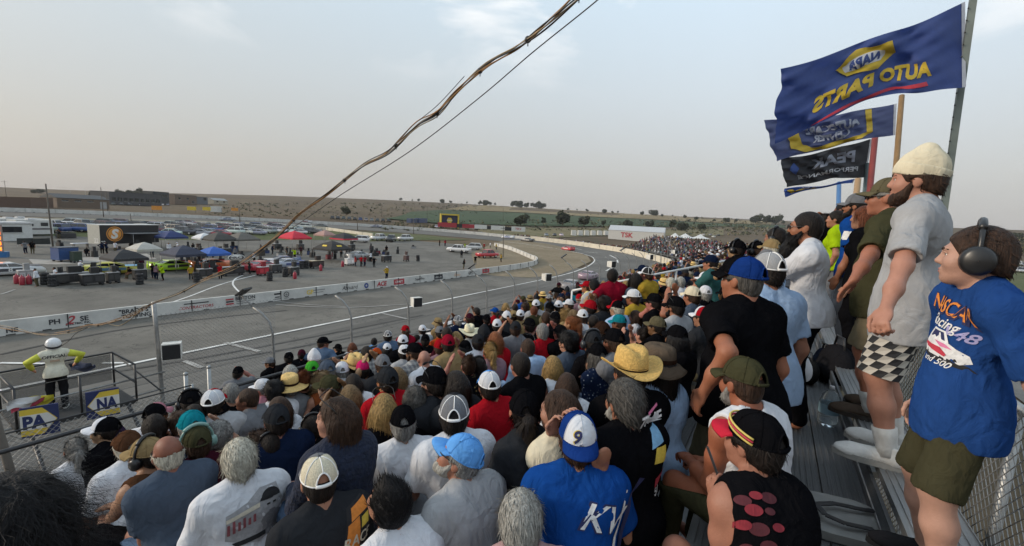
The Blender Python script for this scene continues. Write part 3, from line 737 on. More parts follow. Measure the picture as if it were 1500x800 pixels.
def C_down(p, n): return (p.x*3, -.35 if p.y > 0 else -.1, -1)
def C_messy(p, n): return (math.sin(p.x*60)+p.x*6, math.cos(p.y*50+p.x*30)-.3, -.4+math.sin(p.z*70))
def C_up(p, n): return (p.x*2, .7, .5)
HAIR = {}
def hair(kind):
 if kind in HAIR: return HAIR[kind]
 if kind == 'short': me = strands(hair_cap('hair', seed=2), 900, .035, C_back, 3, lift=.15)
 elif kind == 'buzz': me = strands(hair_cap('hair', infl=.005, seed=4, ruf=.002, back=-.07), 500, .012, C_back, 5, lift=.3, wid=.002)
 elif kind == 'thick': me = strands(hair_cap('hair', infl=.020, seed=6, ruf=.010, back=-.085), 1900, .055, C_messy, 7, lift=.22, jitter=.5, wid=.0032)
 elif kind == 'swept': me = strands(hair_cap('hair', infl=.016, seed=8, ruf=.008, back=-.075), 2300, .045, C_back, 9, lift=.16, droop=.1, wid=.0024, jitter=.45)
 elif kind == 'tuft': me = strands(hair_cap('hair', infl=.012, seed=26, ruf=.006, back=-.075), 1500, .05, C_up, 27, lift=.6, wid=.003)
 elif kind == 'fringe':
  me = strands(hair_cap('hair', infl=.006, seed=10, ruf=.004, back=-.075), 700, .03, C_down, 11, lift=.1, region=lambda c: c.z < .035)
  bm = bmesh.new(); bm.from_mesh(me); bmesh.ops.delete(bm, geom=[f for f in bm.faces if f.material_index == 0 and f.calc_center_median().z > .045-.25*abs(f.calc_center_median().x)], context='FACES'); bm.to_mesh(me); bm.free()
 elif kind in ('long', 'longer', 'wavy', 'curly', 'bob'):
  ln = {'long': .30, 'longer': .42, 'wavy': .30, 'curly': .26, 'bob': .16}[kind]; wide = {'long': .012, 'longer': .012, 'wavy': .022, 'curly': .03, 'bob': .018}[kind]
  H = Solid(.025); H.ball((0, -.014, .036), (.085, .106, .101)); H.cone((0, -.06, -.02), (0, -.075, -ln+.05), .080+wide*.6, .058+wide, k=.05)
  for q in (-1, 1): H.cone((q*.07, -.025, .0), (q*.075, -.03, -ln+.10), .034+wide*.3, .032+wide*.5, k=.04)
  H.cut((0, .07, .058), (0, .86, -.5)); H.ball((0, .075, -.05), (.075, .085, .11), k=.02, sub=True)
  H.ball((0, .06, -.24), (.12, .075, .20), k=.03, sub=True)
  me = H.mesh('hair', [M_HAIR, M_STRAND], .009, wr=(.010, 60, 12))
  FR = lambda c: not (c.y > .02 and c.z < .075)
  if kind in ('long', 'longer'): strands(me, 1900, .17, C_down, 13, droop=1.6, lift=.03, wid=.0028, segs=5, jitter=.2, region=FR)
  elif kind == 'wavy': strands(me, 1900, .15, C_down, 14, droop=1.2, lift=.14, curl=.010, wid=.003, segs=5, region=FR)
  elif kind == 'bob': strands(me, 1800, .09, C_down, 15, droop=.8, lift=.12, curl=.004, wid=.003, region=FR)
  else: strands(me, 2400, .08, C_messy, 16, lift=.5, curl=.016, wid=.004, segs=5)
 elif kind == 'loose': me = strands(hair_cap('hair', infl=.05, seed=31, ruf=.03, back=-.2), 9500, .17, C_down, 32, lift=.22, curl=.020, wid=.0006, segs=8, jitter=.7, droop=.5)
 elif kind == 'tightcurl': me = strands(hair_cap('hair', infl=.028, seed=17, ruf=.012, back=-.085), 2200, .03, C_messy, 18, lift=.6, curl=.01, wid=.003)
 elif kind in ('ponytail', 'capponytail'):
  H = Solid(.02); H.ball((0, -.014, .036), (.081, .102, .097)); H.ball((0, -.055, -.015), (.066, .056, .075), k=.03); H.cut((0, .07, .058), (0, .86, -.5)); H.cut((0, -.05, -.08), (0, .3, -1))
  for q in (-1, 1): H.ball((q*.082, .012, -.04), (.035, .036, .05), k=.01, sub=True)
  H.cone((0, -.10, .03), (0, -.145, .02), .024, .030, k=.02); H.cone((0, -.145, .02), (.005, -.15, -.13), .034, .036, k=.03); H.cone((.005, -.15, -.13), (0, -.13, -.27), .034, .012, k=.03)
  me = strands(H.mesh('hair', [M_HAIR, M_STRAND], .008, wr=(.004, 70, 19)), 1500, .09, lambda p, n: (-p.x, -1, .3) if p.y > -.11 else (0, .1, -1), 20, lift=.05, wid=.003, jitter=.15)
 elif kind == 'bun':
  H = Solid(.02); H.ball((0, -.014, .036), (.081, .102, .097)); H.ball((0, -.055, -.015), (.066, .056, .075), k=.03); H.cut((0, .07, .058), (0, .86, -.5)); H.cut((0, -.05, -.08), (0, .3, -1)); H.ball((0, -.075, .125), (.042, .042, .036), k=.012)
  for q in (-1, 1): H.ball((q*.082, .012, -.04), (.035, .036, .05), k=.01, sub=True)
  me = strands(H.mesh('hair', [M_HAIR, M_STRAND], .008, wr=(.005, 70, 21)), 1300, .06, lambda p, n: (-p.x*2, -.5, 1), 22, lift=.06, wid=.003)
 elif kind == 'longbeard':
  H = Solid(.03); H.cone((0, .065, -.085), (0, .105, -.20), .052, .046); H.cone((0, .10, -.17), (0, .12, -.285), .050, .022);
  for q in (-1, 1): H.cone((q*.066, .012, -.03), (q*.04, .065, -.09), .014, .03)
  H.cone((-.03, .096, -.042), (.03, .096, -.042), .010)
  me = strands(H.mesh('beard', [M_HAIR, M_STRAND], .008, wr=(.008, 80, 23)), 900, .05, lambda p, n: (p.x, .4, -1), 24, lift=.12, wid=.003)
 elif kind == 'beard':
  H = Solid(.02); H.ball((0, .036, -.078), (.060, .062, .050)); H.ball((0, .075, -.10), .03);
  for q in (-1, 1): H.cone((q*.070, .010, -.01), (q*.052, .045, -.075), .010, .022)
  H.cone((-.026, .098, -.041), (.026, .098, -.041), .0075, k=.01); H.ball((0, .11, -.060), (.022, .02, .010), k=.006, sub=True)
  for q in (-1, 1): H.ball((q*.045, .075, -.02), (.035, .035, .035), k=.012, sub=True)
  me = strands(H.mesh('beard', [M_HAIR, M_STRAND], .006, wr=(.004, 90, 25)), 500, .02, lambda p, n: (p.x, .4, -1), 26, lift=.2, wid=.002)
 HAIR[kind] = me; return me
def hair_under(kind):
 k = kind+'_h'
 if k in HAIR: return HAIR[k]
 me = hair(kind).copy(); bm = bmesh.new(); bm.from_mesh(me)
 bmesh.ops.delete(bm, geom=[f for f in bm.faces if f.material_index == 1 and max(v.co.z for v in f.verts) > .035], context='FACES')
 for v in bm.verts:
  if v.co.z > .03: q = min(1, (v.co.z-.03)/.02)*.10; v.co = v.co*(1-q)+Vector((0, -.012, .03))*q
 bm.to_mesh(me); bm.free(); HAIR[k] = me; return me
HATM = {}
def cap_meshes(kind):
 """a baseball cap: back panels (with the adjuster arch left open), front panel, brim, strap; brim towards +y"""
 if kind in HATM: return HATM[kind]
 tr = kind == 'trucker'
 rx, ry, rz = .088, .110, .103; zc = .036; nu, nv = 36, 12
 def dome(u, v):       # u round the head (0 = front), v 0 rim .. 1 top
  a = v*PI/2; sq = math.cos(a)**.82; hgt = math.sin(a)**1.06
  x = rx*sq*math.sin(u); y = ry*sq*math.cos(u)-.012; z = zc+rz*hgt*(1+.07*max(0, math.cos(u))*(1-v))
  return Vector((x, y, z+.002-.012*math.cos(u)*(1-v)*0))
 def inside_arch(u, v): d = abs((u-PI+PI) % (2*PI)-PI); d = abs(abs(u)-PI); return (d/.40)**2+((v-.02)/.40)**2 < 1
 backp, front = MB(), MB()
 for i in range(nu):
  u0, u1 = -PI+2*PI*i/nu, -PI+2*PI*(i+1)/nu; uc = (u0+u1)/2
  for j in range(nv):
   v0, v1 = j/nv, (j+1)/nv
   if inside_arch(uc, (v0+v1)/2): continue
   t = front if abs(uc) < 1.05 else backp
   t.add([dome(u0, v0), dome(u1, v0), dome(u1, v1), dome(u0, v1)], [(0, 1, 2, 3)], 0, True)
 for b in (backp, front):      # weld
  pass
 # seams between the six panels, arch binding, rim binding, button
 for k in range(6):
  u = PI/6+k*PI/3+ (0 if True else 0)
  u = k*PI/3
  if k == 3: pts = [dome(PI, v)*1.0 for v in np.linspace(.42, 1, 9)]
  else: pts = [dome(u, v) for v in np.linspace(0, 1, 11)]
  c0 = Vector((0, -.012, zc)); pts = [c0+(p-c0)*1.012 for p in pts]
  (backp if k in (2, 3, 4) else front).tube(pts, .0028 if tr and k in (2, 3, 4) else .0014, 5, 1)
 arch = [dome(PI-.40*math.cos(t), .02+.40*math.sin(t)) for t in np.linspace(0, PI, 15)]
 backp.tube(arch, .0045, 6, 1);
 backp.tube([dome(PI-.42+.84*k/8, .03) + Vector((0, -.003, 0)) for k in range(9)], .009, 6, 1 if tr else 0)
 backp.tube([dome(u, 0) for u in np.linspace(1.05, PI-.40, 9)], .004, 6, 1 if tr else 0); backp.tube([dome(-u, 0) for u in np.linspace(1.05, PI-.40, 9)], .004, 6, 1 if tr else 0)
 backp.ball((0, -.012, zc+rz+.002), (.009, .009, .006), 2 if tr else 0, 6)
 brim = MB(); n = 18; vs = []
 for lay, dz in ((0, .003), (1, -.003)):
  for i in range(n+1):
   u = -1.15+2.3*i/n
   for j in range(7):
    t = j/6; base = dome(u, 0); ext = .078*(math.cos(u*.98)**.55 if abs(u*.98) < PI/2 else 0)
    x = base.x*(1+.06*t); y = base.y+ext*t; z = base.z-.004-.020*t*t-.20*abs(x)*abs(x)*10*t*.9+dz
    vs.append((x, y, z))
 m = 7; off = (n+1)*m; fs = []
 for i in range(n):
  for j in range(6): fs.append((i*m+j, i*m+j+1, (i+1)*m+j+1, (i+1)*m+j)); fs.append((off+i*m+j, off+(i+1)*m+j, off+(i+1)*m+j+1, off+i*m+j+1))
  fs.append((i*m+6, off+i*m+6, off+(i+1)*m+6, (i+1)*m+6))
 brim.add(vs, fs, 0, True)
 def weld(mb, name, mats):
  me = mb.mesh(name, mats); bm = bmesh.new(); bm.from_mesh(me); bmesh.ops.remove_doubles(bm, verts=bm.verts, dist=.0004); bmesh.ops.recalc_face_normals(bm, faces=bm.faces); bm.to_mesh(me); bm.free(); return me
 sm = M_SEAM if tr else M_CLOTH
 HATM[kind] = (weld(backp, 'cap', [M_MESHCAP if tr else M_CLOTH, sm, M_SEAMD]), weld(front, 'front_panel', [M_CLOTH, M_CLOTH]), weld(brim, 'brim', [M_CLOTH]))
 return HATM[kind]
def hat_mesh(kind):
 if kind in HATM: return HATM[kind]
 if kind == 'beanie':
  H = Solid(.02); H.ball((0, -.012, .050), (.088, .110, .112)); H.cut((0, 0, .01), (0, .25, -1)); H.ball((0, -.02, .155), (.03, .035, .03), k=.04)
  a = H.mesh('beanie', [M_KNIT], .007, wr=(.0035, 90, 3)); C = Solid(.02); C.ball((0, -.012, .042), (.095, .117, .105)); C.cut((0, 0, .005), (0, .25, -1)); C.cut((0, 0, .072), (0, -.25, 1)); HATM[kind] = (a, C.mesh('cuff', [M_KNIT], .006, wr=(.002, 110, 4)))
 elif kind == 'bandana':
  H = Solid(.02); H.ball((0, -.014, .038), (.083, .104, .098)); H.cut((0, 0, .01), (0, -.15, -1)); H.cone((0, -.11, .0), (0, -.125, -.01), .018, .014); H.cone((0, -.125, -.01), (.02, -.13, -.09), .014, .008)
  HATM[kind] = (H.mesh('bandana', [M_CLOTH], .008, wr=(.004, 50, 5)),)
 elif kind in ('straw', 'cowboy', 'bucket', 'palm'):
  mb = MB(); n = 36; B_ = {'straw': .20, 'cowboy': .20, 'bucket': .165, 'palm': .175}[kind]; ht = {'straw': .105, 'cowboy': .135, 'bucket': .10, 'palm': .13}[kind]
  prof = [(.088, .03), (.092, .045), (.09, .085), (.084, .03+ht*.86), (.066, .03+ht), (.03, .03+ht*(1.0 if kind == 'bucket' else .96)), (0.001, .03+ht*(1.0 if kind == 'bucket' else .93))]
  rim = [(B_, .02), (B_*.85, .018), (.12, .026), (.088, .03)]
  vs, fs = [], []; al = rim+prof[1:]
  for i, (r, z) in enumerate(al):
   for k in range(n):
    u = 2*PI*k/n; sx, sy = 1.0, 1.22; x, y = r*sx*math.sin(u), r*(sy if r < .11 else 1+(.22)*max(0, (.2-r)/.1))*math.cos(u)-.012
    zz = z
    if kind in ('cowboy', 'palm') and r > .10: zz += .055*max(0, abs(math.sin(u))**2.2)*(r-.10)/.1*(1.7 if kind == 'palm' else 1)-.02*(abs(math.cos(u))**3)*(r-.1)/.1
    if kind == 'bucket' and r > .10: zz -= .045*(r-.10)/.065-.012*math.sin(3*u)*(r-.1)/.06
    if kind == 'straw' and r > .10: zz -= .02*(r-.1)/.1
    if kind in ('cowboy', 'palm') and z > .03+ht*.8: zz -= .028*(1-min(1, abs(x)/.05))*(1-.3*math.cos(u)); x *= (.86 if math.cos(u) > .3 else 1)
    vs.append((x, y, zz))
  m = len(al)
  for i in range(m-1):
   for k in range(n): fs.append((i*n+k, i*n+(k+1) % n, (i+1)*n+(k+1) % n, (i+1)*n+k))
  mb.add(vs, fs, 0, True)
  me = mb.mesh(kind+'_hat' if kind != 'straw' else 'straw_hat', [M_STRAW if kind != 'bucket' else M_CLOTH]); bm = bmesh.new(); bm.from_mesh(me); bmesh.ops.recalc_face_normals(bm, faces=bm.faces)
  r_ = bmesh.ops.solidify(bm, geom=bm.faces, thickness=.003); bm.to_mesh(me); bm.free()
  bd = MB(); bd.lathe([(.0935, .033), (.0945, .05), (.0925, .058)], 36, 0, Matrix.Translation((0, -.012, 0)), sx=1, sy=1.22); HATM[kind] = (me, bd.mesh('hat_band', [M_CLOTH]))
 elif kind == 'headphones':
  mb = MB(); mb.tube([Vector((.098*math.sin(t), -.004, .03+.112*math.cos(t))) for t in np.linspace(-1.75, 1.75, 19)], .0085, 8, 0); mb.tube([Vector((.100*math.sin(t), -.004, .036+.112*math.cos(t))) for t in np.linspace(-.8, .8, 11)], .013, 8, 0)
  cups = MB(); cups.lathe([(.001, .028), (.026, .026), (.036, .016), (.038, 0), (.040, -.012), (.032, -.018), (.001, -.018)], 20, 0, None, sx=1.12)
  HATM[kind] = (mb.mesh('headphones', [M_PLAST]), cups.mesh('ear_cup', [M_PLAST]))
 elif kind in ('glasses', 'glasses_up'):
  mb = MB();
  for q in (-1, 1):
   poly = [(q*.033+.026*math.cos(t), .010+.018*math.sin(t)) for t in np.linspace(0, 2*PI, 14)[:-1]]; mb.prism(poly, (0, .112, 0), (1, 0, 0), (0, 0, 1), (0, .003, 0)); mb.tube([(q*.058, .112, .014), (q*.078, .09, .014), (q*.086, 0, .012), (q*.086, -.02, .0)], .003, 6)
  mb.tube([(-.01, .115, .012), (.01, .115, .012)], .003, 6); HATM[kind] = (mb.mesh('sunglasses', [M_PLAST]),)
 return HATM[kind]
def phones_on(p, M, c, k=1.0, name='headphones'):
 m = hat_mesh('headphones'); h = obj(name, m[0], p, M=M, color=c)
 for q in (-1, 1): obj('ear_cup', m[1], h, color=c, M=Matrix.Translation((q*.095, -.004, -.008)) @ Matrix.Rotation(q*PI/2, 4, 'Y') @ Matrix.Diagonal((k, k, 1, 1)))
def cap_on(person, MH, kind, c1, c2=None, back=False, off=None, c3=None):
 b, f, br = cap_meshes(kind); M = MH @ (Matrix.Rotation(PI, 4, 'Z') if back else Matrix()) @ Matrix.Translation((0, 0 if not back else .004, 0))
 if off is not None: M = M @ off
 c = obj('cap', b, person, M=M, color=c1); obj('front_panel', f, c, color=c2 or c1); obj('brim', br, c, color=c3 or c2 or c1); return c

# ================================================================ walls
M_CONC = mat('white_painted_concrete', (.50, .49, .46), .8, nscale=.9, namt=.16, bump=.15, bscale=20)
M_CREAM = mat('cream_painted_concrete', (.56, .51, .41), .85, nscale=.6, namt=.15, bump=.15, bscale=12)
M_SHADE = mat('joint_dark', (.03, .03, .03), .9)
T_ = {k: mat('sign_'+k, c, .7, nscale=3, namt=.12) for k, c in dict(black=(.02, .02, .025), red=(.38, .04, .05), blue=(.03, .06, .22), grey=(.18, .18, .18), yellow=(.62, .45, .05), green=(.05, .16, .07), white=(.62, .61, .58), navy=(.018, .028, .10), orange=(.6, .25, .04)).items()}
def sweep_wall(name, P, wd, h, m, label, joint=None, seg=None, top=.7):
 o = empty(name, (P[0][0], P[0][1], gz(*P[0])), 0, label, 'wall'); o0 = Vector(o.location)
 mb = MB(); A, B_ = offset(P, -wd/2), offset(P, wd/2); At, Bt = offset(P, -wd/2*top), offset(P, wd/2*top); vs, fs = [], []
 for i in range(len(P)):
  z = gz(*P[i]); vs += [Vector((*A[i], z-.1))-o0, Vector((*At[i], z+h))-o0, Vector((*Bt[i], z+h))-o0, Vector((*B_[i], z-.1))-o0]
 for i in range(len(P)-1): fs += [(4*i+k, 4*i+4+k, 4*i+4+(k+1) % 4, 4*i+(k+1) % 4) for k in range(3)]
 fs += [(0, 1, 2, 3), tuple(4*(len(P)-1)+k for k in (3, 2, 1, 0))]; mb.add(vs, fs, 0)
 if joint:
  L_ = 0
  for a, b in zip(P[:-1], P[1:]):
   l = math.hypot(b[0]-a[0], b[1]-a[1]); k = math.ceil(L_/joint)*joint
   while k < L_+l:
    t = (k-L_)/l; x, y = a[0]*(1-t)+b[0]*t, a[1]*(1-t)+b[1]*t; an = math.atan2(b[1]-a[1], b[0]-a[0]); z = gz(x, y)
    mb.box(Vector((x, y, z+h*.5))-o0, (.05, wd+.012, h*.98), 1, an)
    for q in (.28, .72):
     t2 = t+q*joint/l; x2, y2 = a[0]*(1-t2)+b[0]*t2, a[1]*(1-t2)+b[1]*t2; mb.box(Vector((x2, y2, z+.05))-o0, (.42, wd+.012, .10), 1, an)
    k += joint
   L_ += l
 mb.build('wall_body', [m, M_SHADE], o); return o
IW = [p for p in PITW]
innerwall = sweep_wall('pit_wall', IW, .42, .98, M_CONC, 'white concrete pit wall with painted sponsor panels between track and pits', joint=3.66, top=.55)
def wall_px(px):
 best = None
 for i in range(len(IW)-1):
  for t in (0, .25, .5, .75):
   x, y = IW[i][0]*(1-t)+IW[i+1][0]*t, IW[i][1]*(1-t)+IW[i+1][1]*t
   if x < 0: continue
   q = proj((x, y, gz(x, y)+.5)); e = abs(q[0]-px)
   if best is None or e < best[0]: best = (e, x, y, math.atan2(IW[i+1][1]-IW[i][1], IW[i+1][0]-IW[i][0]))
 return best[1:]
def wall_sign(px, items, w_=3.0):
 """items: (text, dx, dz, height, colour, options) or ('#', dx, dz, (w, h), colour) for a block"""
 x, y, an = wall_px(px); ax = Vector((math.cos(an), math.sin(an), 0)); nrm = Vector((ax.y, -ax.x, 0)); tilt = .0945/.98*1.0
 up = (Vector((0, 0, 1))-nrm*.096).normalized(); o = Vector((x, y, gz(x, y)+.49))+nrm*(.21-.047+.012); mats, mb = [], MB()
 for it in items:
  m = T_[it[4]];
  if m not in mats: mats.append(m)
  mi = mats.index(m); c = o+ax*it[1]+up*it[2]+nrm*(.003*mi)
  if it[0] == '#':
   w2, h2 = it[3][0]/2, it[3][1]/2; mb.add([c-ax*w2-up*h2, c+ax*w2-up*h2, c+ax*w2+up*h2, c-ax*w2+up*h2], [(0, 1, 2, 3)], mi)
  elif it[0] == 'O':
   r1, r2 = it[3]; n = 24; mb.add([c+ax*(r*math.cos(2*PI*k/n))+up*(r*math.sin(2*PI*k/n)) for r in (r1, r2) for k in range(n)], [(k, (k+1) % n, n+(k+1) % n, n+k) for k in range(n)], mi)
  else: put_text(mb, it[0], c, ax, up, it[3], mi, **(it[5] if len(it) > 5 else {}))
 loc0 = Vector(innerwall.location); mb.v = [tuple(Vector(v)-loc0) for v in mb.v]; mb.build('sponsor_panel', mats, innerwall)
B = dict(bold=.03)
wall_sign(10, [('NE', 0, -.15, .42, 'black', B)])
wall_sign(101, [('PH', -.75, .05, .46, 'black', B), ('2', .02, .04, .80, 'red', dict(shear=.4, bold=.02)), ('SE', .72, .05, .46, 'black', B), ('ELECTRIC INC', .40, -.24, .20, 'black', B)])
wall_sign(201, [('"BRADY\'S"', 0, .18, .42, 'black', B), ('TOWING', .05, -.20, .42, 'black', B)])
wall_sign(285, [('#', 0, .20, (1.8, .09), 'black'), ('CONTRACTORS', .0, -.12, .34, 'red', dict(bold=.01, shear=.2))])
wall_sign(352, [('#', -1.05, 0.2, (.62, .12), 'red'), ('#', -1.05, 0, (.62, .12), 'black'), ('#', -1.05, -.2, (.62, .12), 'red'), ('BENTON', .25, .20, .42, 'black', B), ('#', .25, -.08, (1.6, .07), 'grey'), ('#', .05, -.25, (1.2, .07), 'grey')])
wall_sign(403, [('#', 0, .2, (.6, .16), 'black'), ('#', 0, -.1, (.45, .10), 'black'), ('#', 0, -.28, (.6, .08), 'grey')]); wall_sign(421, [('O', 0, .06, (.20, .27), 'black'), ('#', 0, .05, (.2, .2), 'grey'), ('#', 0, -.3, (.5, .06), 'grey')])
wall_sign(462, [('GF', -.65, 0, .62, 'yellow', B), ('#', .35, .14, (1.3, .08), 'grey'), ('#', .25, -.1, (1.1, .06), 'grey')])
wall_sign(510, [('A', -.75, .0, .62, 'black', dict(shear=.3)), ('Stuard', .25, .02, .62, 'black', dict(shear=.3))]); wall_sign(534, [('O', 0, 0, (.12, .30), 'blue')])
wall_sign(557, [('ACE', 0, 0, .72, 'red', dict(bold=.04, shear=.2))]); wall_sign(583, [('#', 0, .0, (1.7, .66), 'red'), ('CRAFT', 0, .0, .40, 'white', B)])
wall_sign(613, [('SuperPro', 0, 0, .44, 'black', dict(bold=.02))]); wall_sign(641, [('#', 0, 0, (1.7, .66), 'black'), ('alltrack', 0, 0, .42, 'white', {})]); wall_sign(668, [('Greco', 0, 0, .52, 'orange', dict(shear=.3))])
wall_sign(690, [('GP', -.6, 0, .6, 'black', B), ('#', .5, .1, (1.3, .08), 'grey'), ('#', .5, -.15, (1.1, .07), 'grey')]); wall_sign(711, [('#', 0, 0, (1.9, .66), 'red'), ('#', 0, 0, (1.2, .2), 'grey')]); wall_sign(731, [('PSP', 0, 0, .66, 'black', B)]); wall_sign(744, [('#', 0, 0, (.7, .7), 'red'), ('#', 0, 0, (.4, .5), 'black')]); wall_sign(756, [('#', 0, .05, (1.6, .12), 'grey')])
i0 = next(i for i, p in enumerate(OUTR) if p[0] > -60 and p[1] > 150); i1 = next(i for i, p in enumerate(OUTR) if p[1] < 84 and p[0] > 100); i2 = next(i for i, p in enumerate(OUTR) if p[0] < 92 and p[1] < 20)
sweep_wall('back_straight_wall', offset(OUTR[i0:i1+1], .3), .4, 1.15, M_CONC, 'long white concrete wall along the far side of the track', joint=6)
sweep_wall('turn_wall', offset(OUTR[i1:i2+1], .3), .5, 1.55, M_CREAM, 'taller cream concrete wall curving round the near turn', joint=8)
sweep_wall('front_wall', offset(OUTR[i2:], .3)[:60], .5, 1.0, M_CONC, 'concrete wall under the catch fence, between track and grandstand')
sweep_wall('infield_wall', [tuple(at_g(*p)[:2]) for p in ((-40, 324), (40, 325), (110, 325.5), (208, 327), (300, 328.5), (400, 331.5), (478, 337), (526, 344), (546, 346.5))], .5, .95, M_CREAM, 'low cream wall between parked cars and the far straight', joint=9)
# ================================================================ catch fence
M_WIRE = mat('fence_wire', (.20, .20, .20), .5, .6)
FX = [9.4+3.72*k for k in range(-2, 19)]
fence = empty('catch_fence', (0, 16.6, 1.0), 0, 'tall steel catch fence with curved post tops between track and crowd', 'fence')
fo = Vector((0, 16.6, 1.0))
def fpost(x, y, parent, lean=(.13, .85), bend=True, r=.045, h=4.6):
 mb = MB(); b = Vector((x, y, .3)); k = UPV
 pts = [b, b+k*2.2, b+k*(h-.9)] + ([b+k*(h-.45)+Vector((-.06*1, .10, 0)), b+k*(h-.12)+Vector((-.18, .34, 0)), b+k*(h+.12)+Vector((-.36, .62, 0))] if bend else [b+k*h])
 mb.tube([p-fo for p in pts], r, 8); mb.build('fence_post', M_GALV0, parent); return pts[-1]
M_GALV0 = mat('galvanised_post', (.26, .26, .255), .5, .5, nscale=6, namt=.2)
tops = {}
for i, x in enumerate(FX): tops[i] = fpost(x, 16.6, fence, r=.05 if i > 1 else .065, bend=i > 1, h=4.6 if i > 1 else 5.5)
turnP = [(82.0, 17.2), (87, 17.9), (92, 19.2), (97, 21.0), (101.5, 23.2), (106, 25.6)]
for x, y in turnP: fpost(x, y-1.2, fence)
mb = MB()
for z in (1.5, 2.6, 3.4, 4.1):
 mb.tube([Vector((-4, 16.58, z-.2))-fo, Vector((82, 16.58, z))-fo], .009, 4, smooth=False)
mb.build('tension_cable', M_WIRE, fence)
# woven wire on the nearest bays
def weave(name, o, ax, w_, h_, pitch, r, parent, material, up=(0, 0, 1)):
 o, ax, up = Vector(o), Vector(ax).normalized(), Vector(up); mb = MB(); nrm = ax.cross(up)
 n = int((w_+h_)/pitch)
 for i in range(-int(h_/pitch)-1, n):
  for s_ in (1, -1):
   x0 = i*pitch if s_ > 0 else i*pitch+0; a, b = x0, x0+s_*h_ if s_ > 0 else x0
   if s_ > 0: P0, P1 = (x0, 0), (x0+h_, h_)
   else: P0, P1 = (x0+h_, 0), (x0, h_)
   def clipx(P0, P1):
    (xa, za), (xb, zb) = P0, P1
    t0, t1 = 0, 1; d = xb-xa
    for lim, sg in ((0, 1), (w_, -1)):
     q = (lim-xa)/d if d else 0
     if sg*d > 0: t0 = max(t0, q)
     else: t1 = min(t1, q)
    return None if t0 >= t1 else ((xa+d*t0, za+(zb-za)*t0), (xa+d*t1, za+(zb-za)*t1))
   c = clipx(P0, P1)
   if c: mb.tube([o+ax*c[0][0]+up*c[0][1]+nrm*.004*s_, o+ax*c[1][0]+up*c[1][1]+nrm*.004*s_], r, 3, cap=False, smooth=False)
 return mb.build(name, material, parent)
weave('wire_mesh', Vector((FX[1], 16.6, 1.2))-fo, (1, 0, 0), 3.72, 4.2, .13, .0045, fence, M_WIRE)
weave('wire_mesh', Vector((FX[0]-4, 16.6, 1.2))-fo, (1, 0, 0), 6.2, 2.2, .13, .0045, fence, M_WIRE)
mb = MB(); [mb.tube([Vector((FX[0]-4, 16.5, z-.1))-fo, Vector((FX[1], 16.5, z))-fo], .03, 6) for z in (2.95, 3.5)]; mb.build('gate_rail', M_GALV0, fence)
# loudspeaker boxes and floodlights on the posts
M_SPK = mat('speaker_case', (.60, .59, .55), .6, nscale=5, namt=.1); M_GRILL = mat('speaker_grille', (.012, .012, .014), .7, nscale=90, namt=.4)
def speaker(px, py, y, s, label, yaw=-2.0):
 p = Vector(at_y(px, py, y)); r = empty('loudspeaker', p, yaw, label, 'loudspeaker', 'loudspeakers on the fence posts')
 mb = MB(); mb.prism([(-.34*s, -.28*s), (.30*s, -.34*s), (.30*s, .34*s), (-.34*s, .28*s)], (0, -.32*s, 0), (1, 0, 0), (0, 0, 1), (0, .64*s, 0)); mb.build('case', M_SPK, r)
 mb = MB(); mb.box((.305*s, 0, 0), (.03, .58*s, .60*s)); mb.build('grille', M_GRILL, r); mb = MB(); mb.tube([(-.34*s, 0, -.1), (-.5*s, .1, -.15), (-.55*s, .1, -.4)], .03, 6); mb.build('bracket', M_GALV0, r)
for px, py, y, s, l in ((252, 513, 16.2, .78, 'largest white loudspeaker box with black grille, on the thick near post'), (610, 442, 16.3, .78, 'white loudspeaker with black grille on a post above the front rail crowd'), (801, 406, 16.3, .95, 'white loudspeaker on the fence by the pit wall bend'), (896, 387, 16.3, 1.15, 'white loudspeaker on the fence beside the infield dirt'), (952, 376.5, 16.5, 1.2, 'small white loudspeaker on the fence before the cream wall'), (988, 369, 17, 1.2, 'farthest dark loudspeaker on the fence in the turn')): speaker(px, py, y, s, l)
def flood(px, py, y, s, label, rz=.5, tl=.9):
 p = min((t for t in tops.values()), key=lambda t: abs(proj(t)[0]-px))+Vector((-.22, .25, .62)); r = empty('floodlight', p, 0, label, 'floodlight', 'floodlights on the curved post tops'); M = Matrix.Rotation(rz, 3, 'Z') @ Matrix.Rotation(tl, 3, 'X')
 mb = MB(); mb.box((0, 0, 0), (.52*s, .07, .44*s), 0, M=M); mb.build('housing', M_RAILB0, r); mb = MB()
 for q in (-1, 1): v = M @ Vector((q*.16*s, -.02, -.19*s)); mb.box(v, (.06*s, .10, .05*s), 0, M=M)
 mb.build('bracket', M_SPK, r); mb = MB(); mb.tube([M @ Vector((0, .02, -.2*s)), Vector((.1, -.1, -.4)), Vector((.22, -.25, -.62))], .035, 6); mb.build('arm', M_GALV0, r)
M_RAILB0 = mat('black_housing', (.012, .012, .013), .5)
for px, py, s, l in ((383, 416, 1.0, 'black floodlight on the nearest curved post, in front of the pit wall'), (699, 384, 1.3, 'black floodlight hanging in front of the red pickup'), (838, 368, 1.5, 'black floodlight on a post in front of the red race car'), (908, 362, 1.5, 'black floodlight on a post in front of the cream turn wall')): flood(px, py, 17.0, s, l)
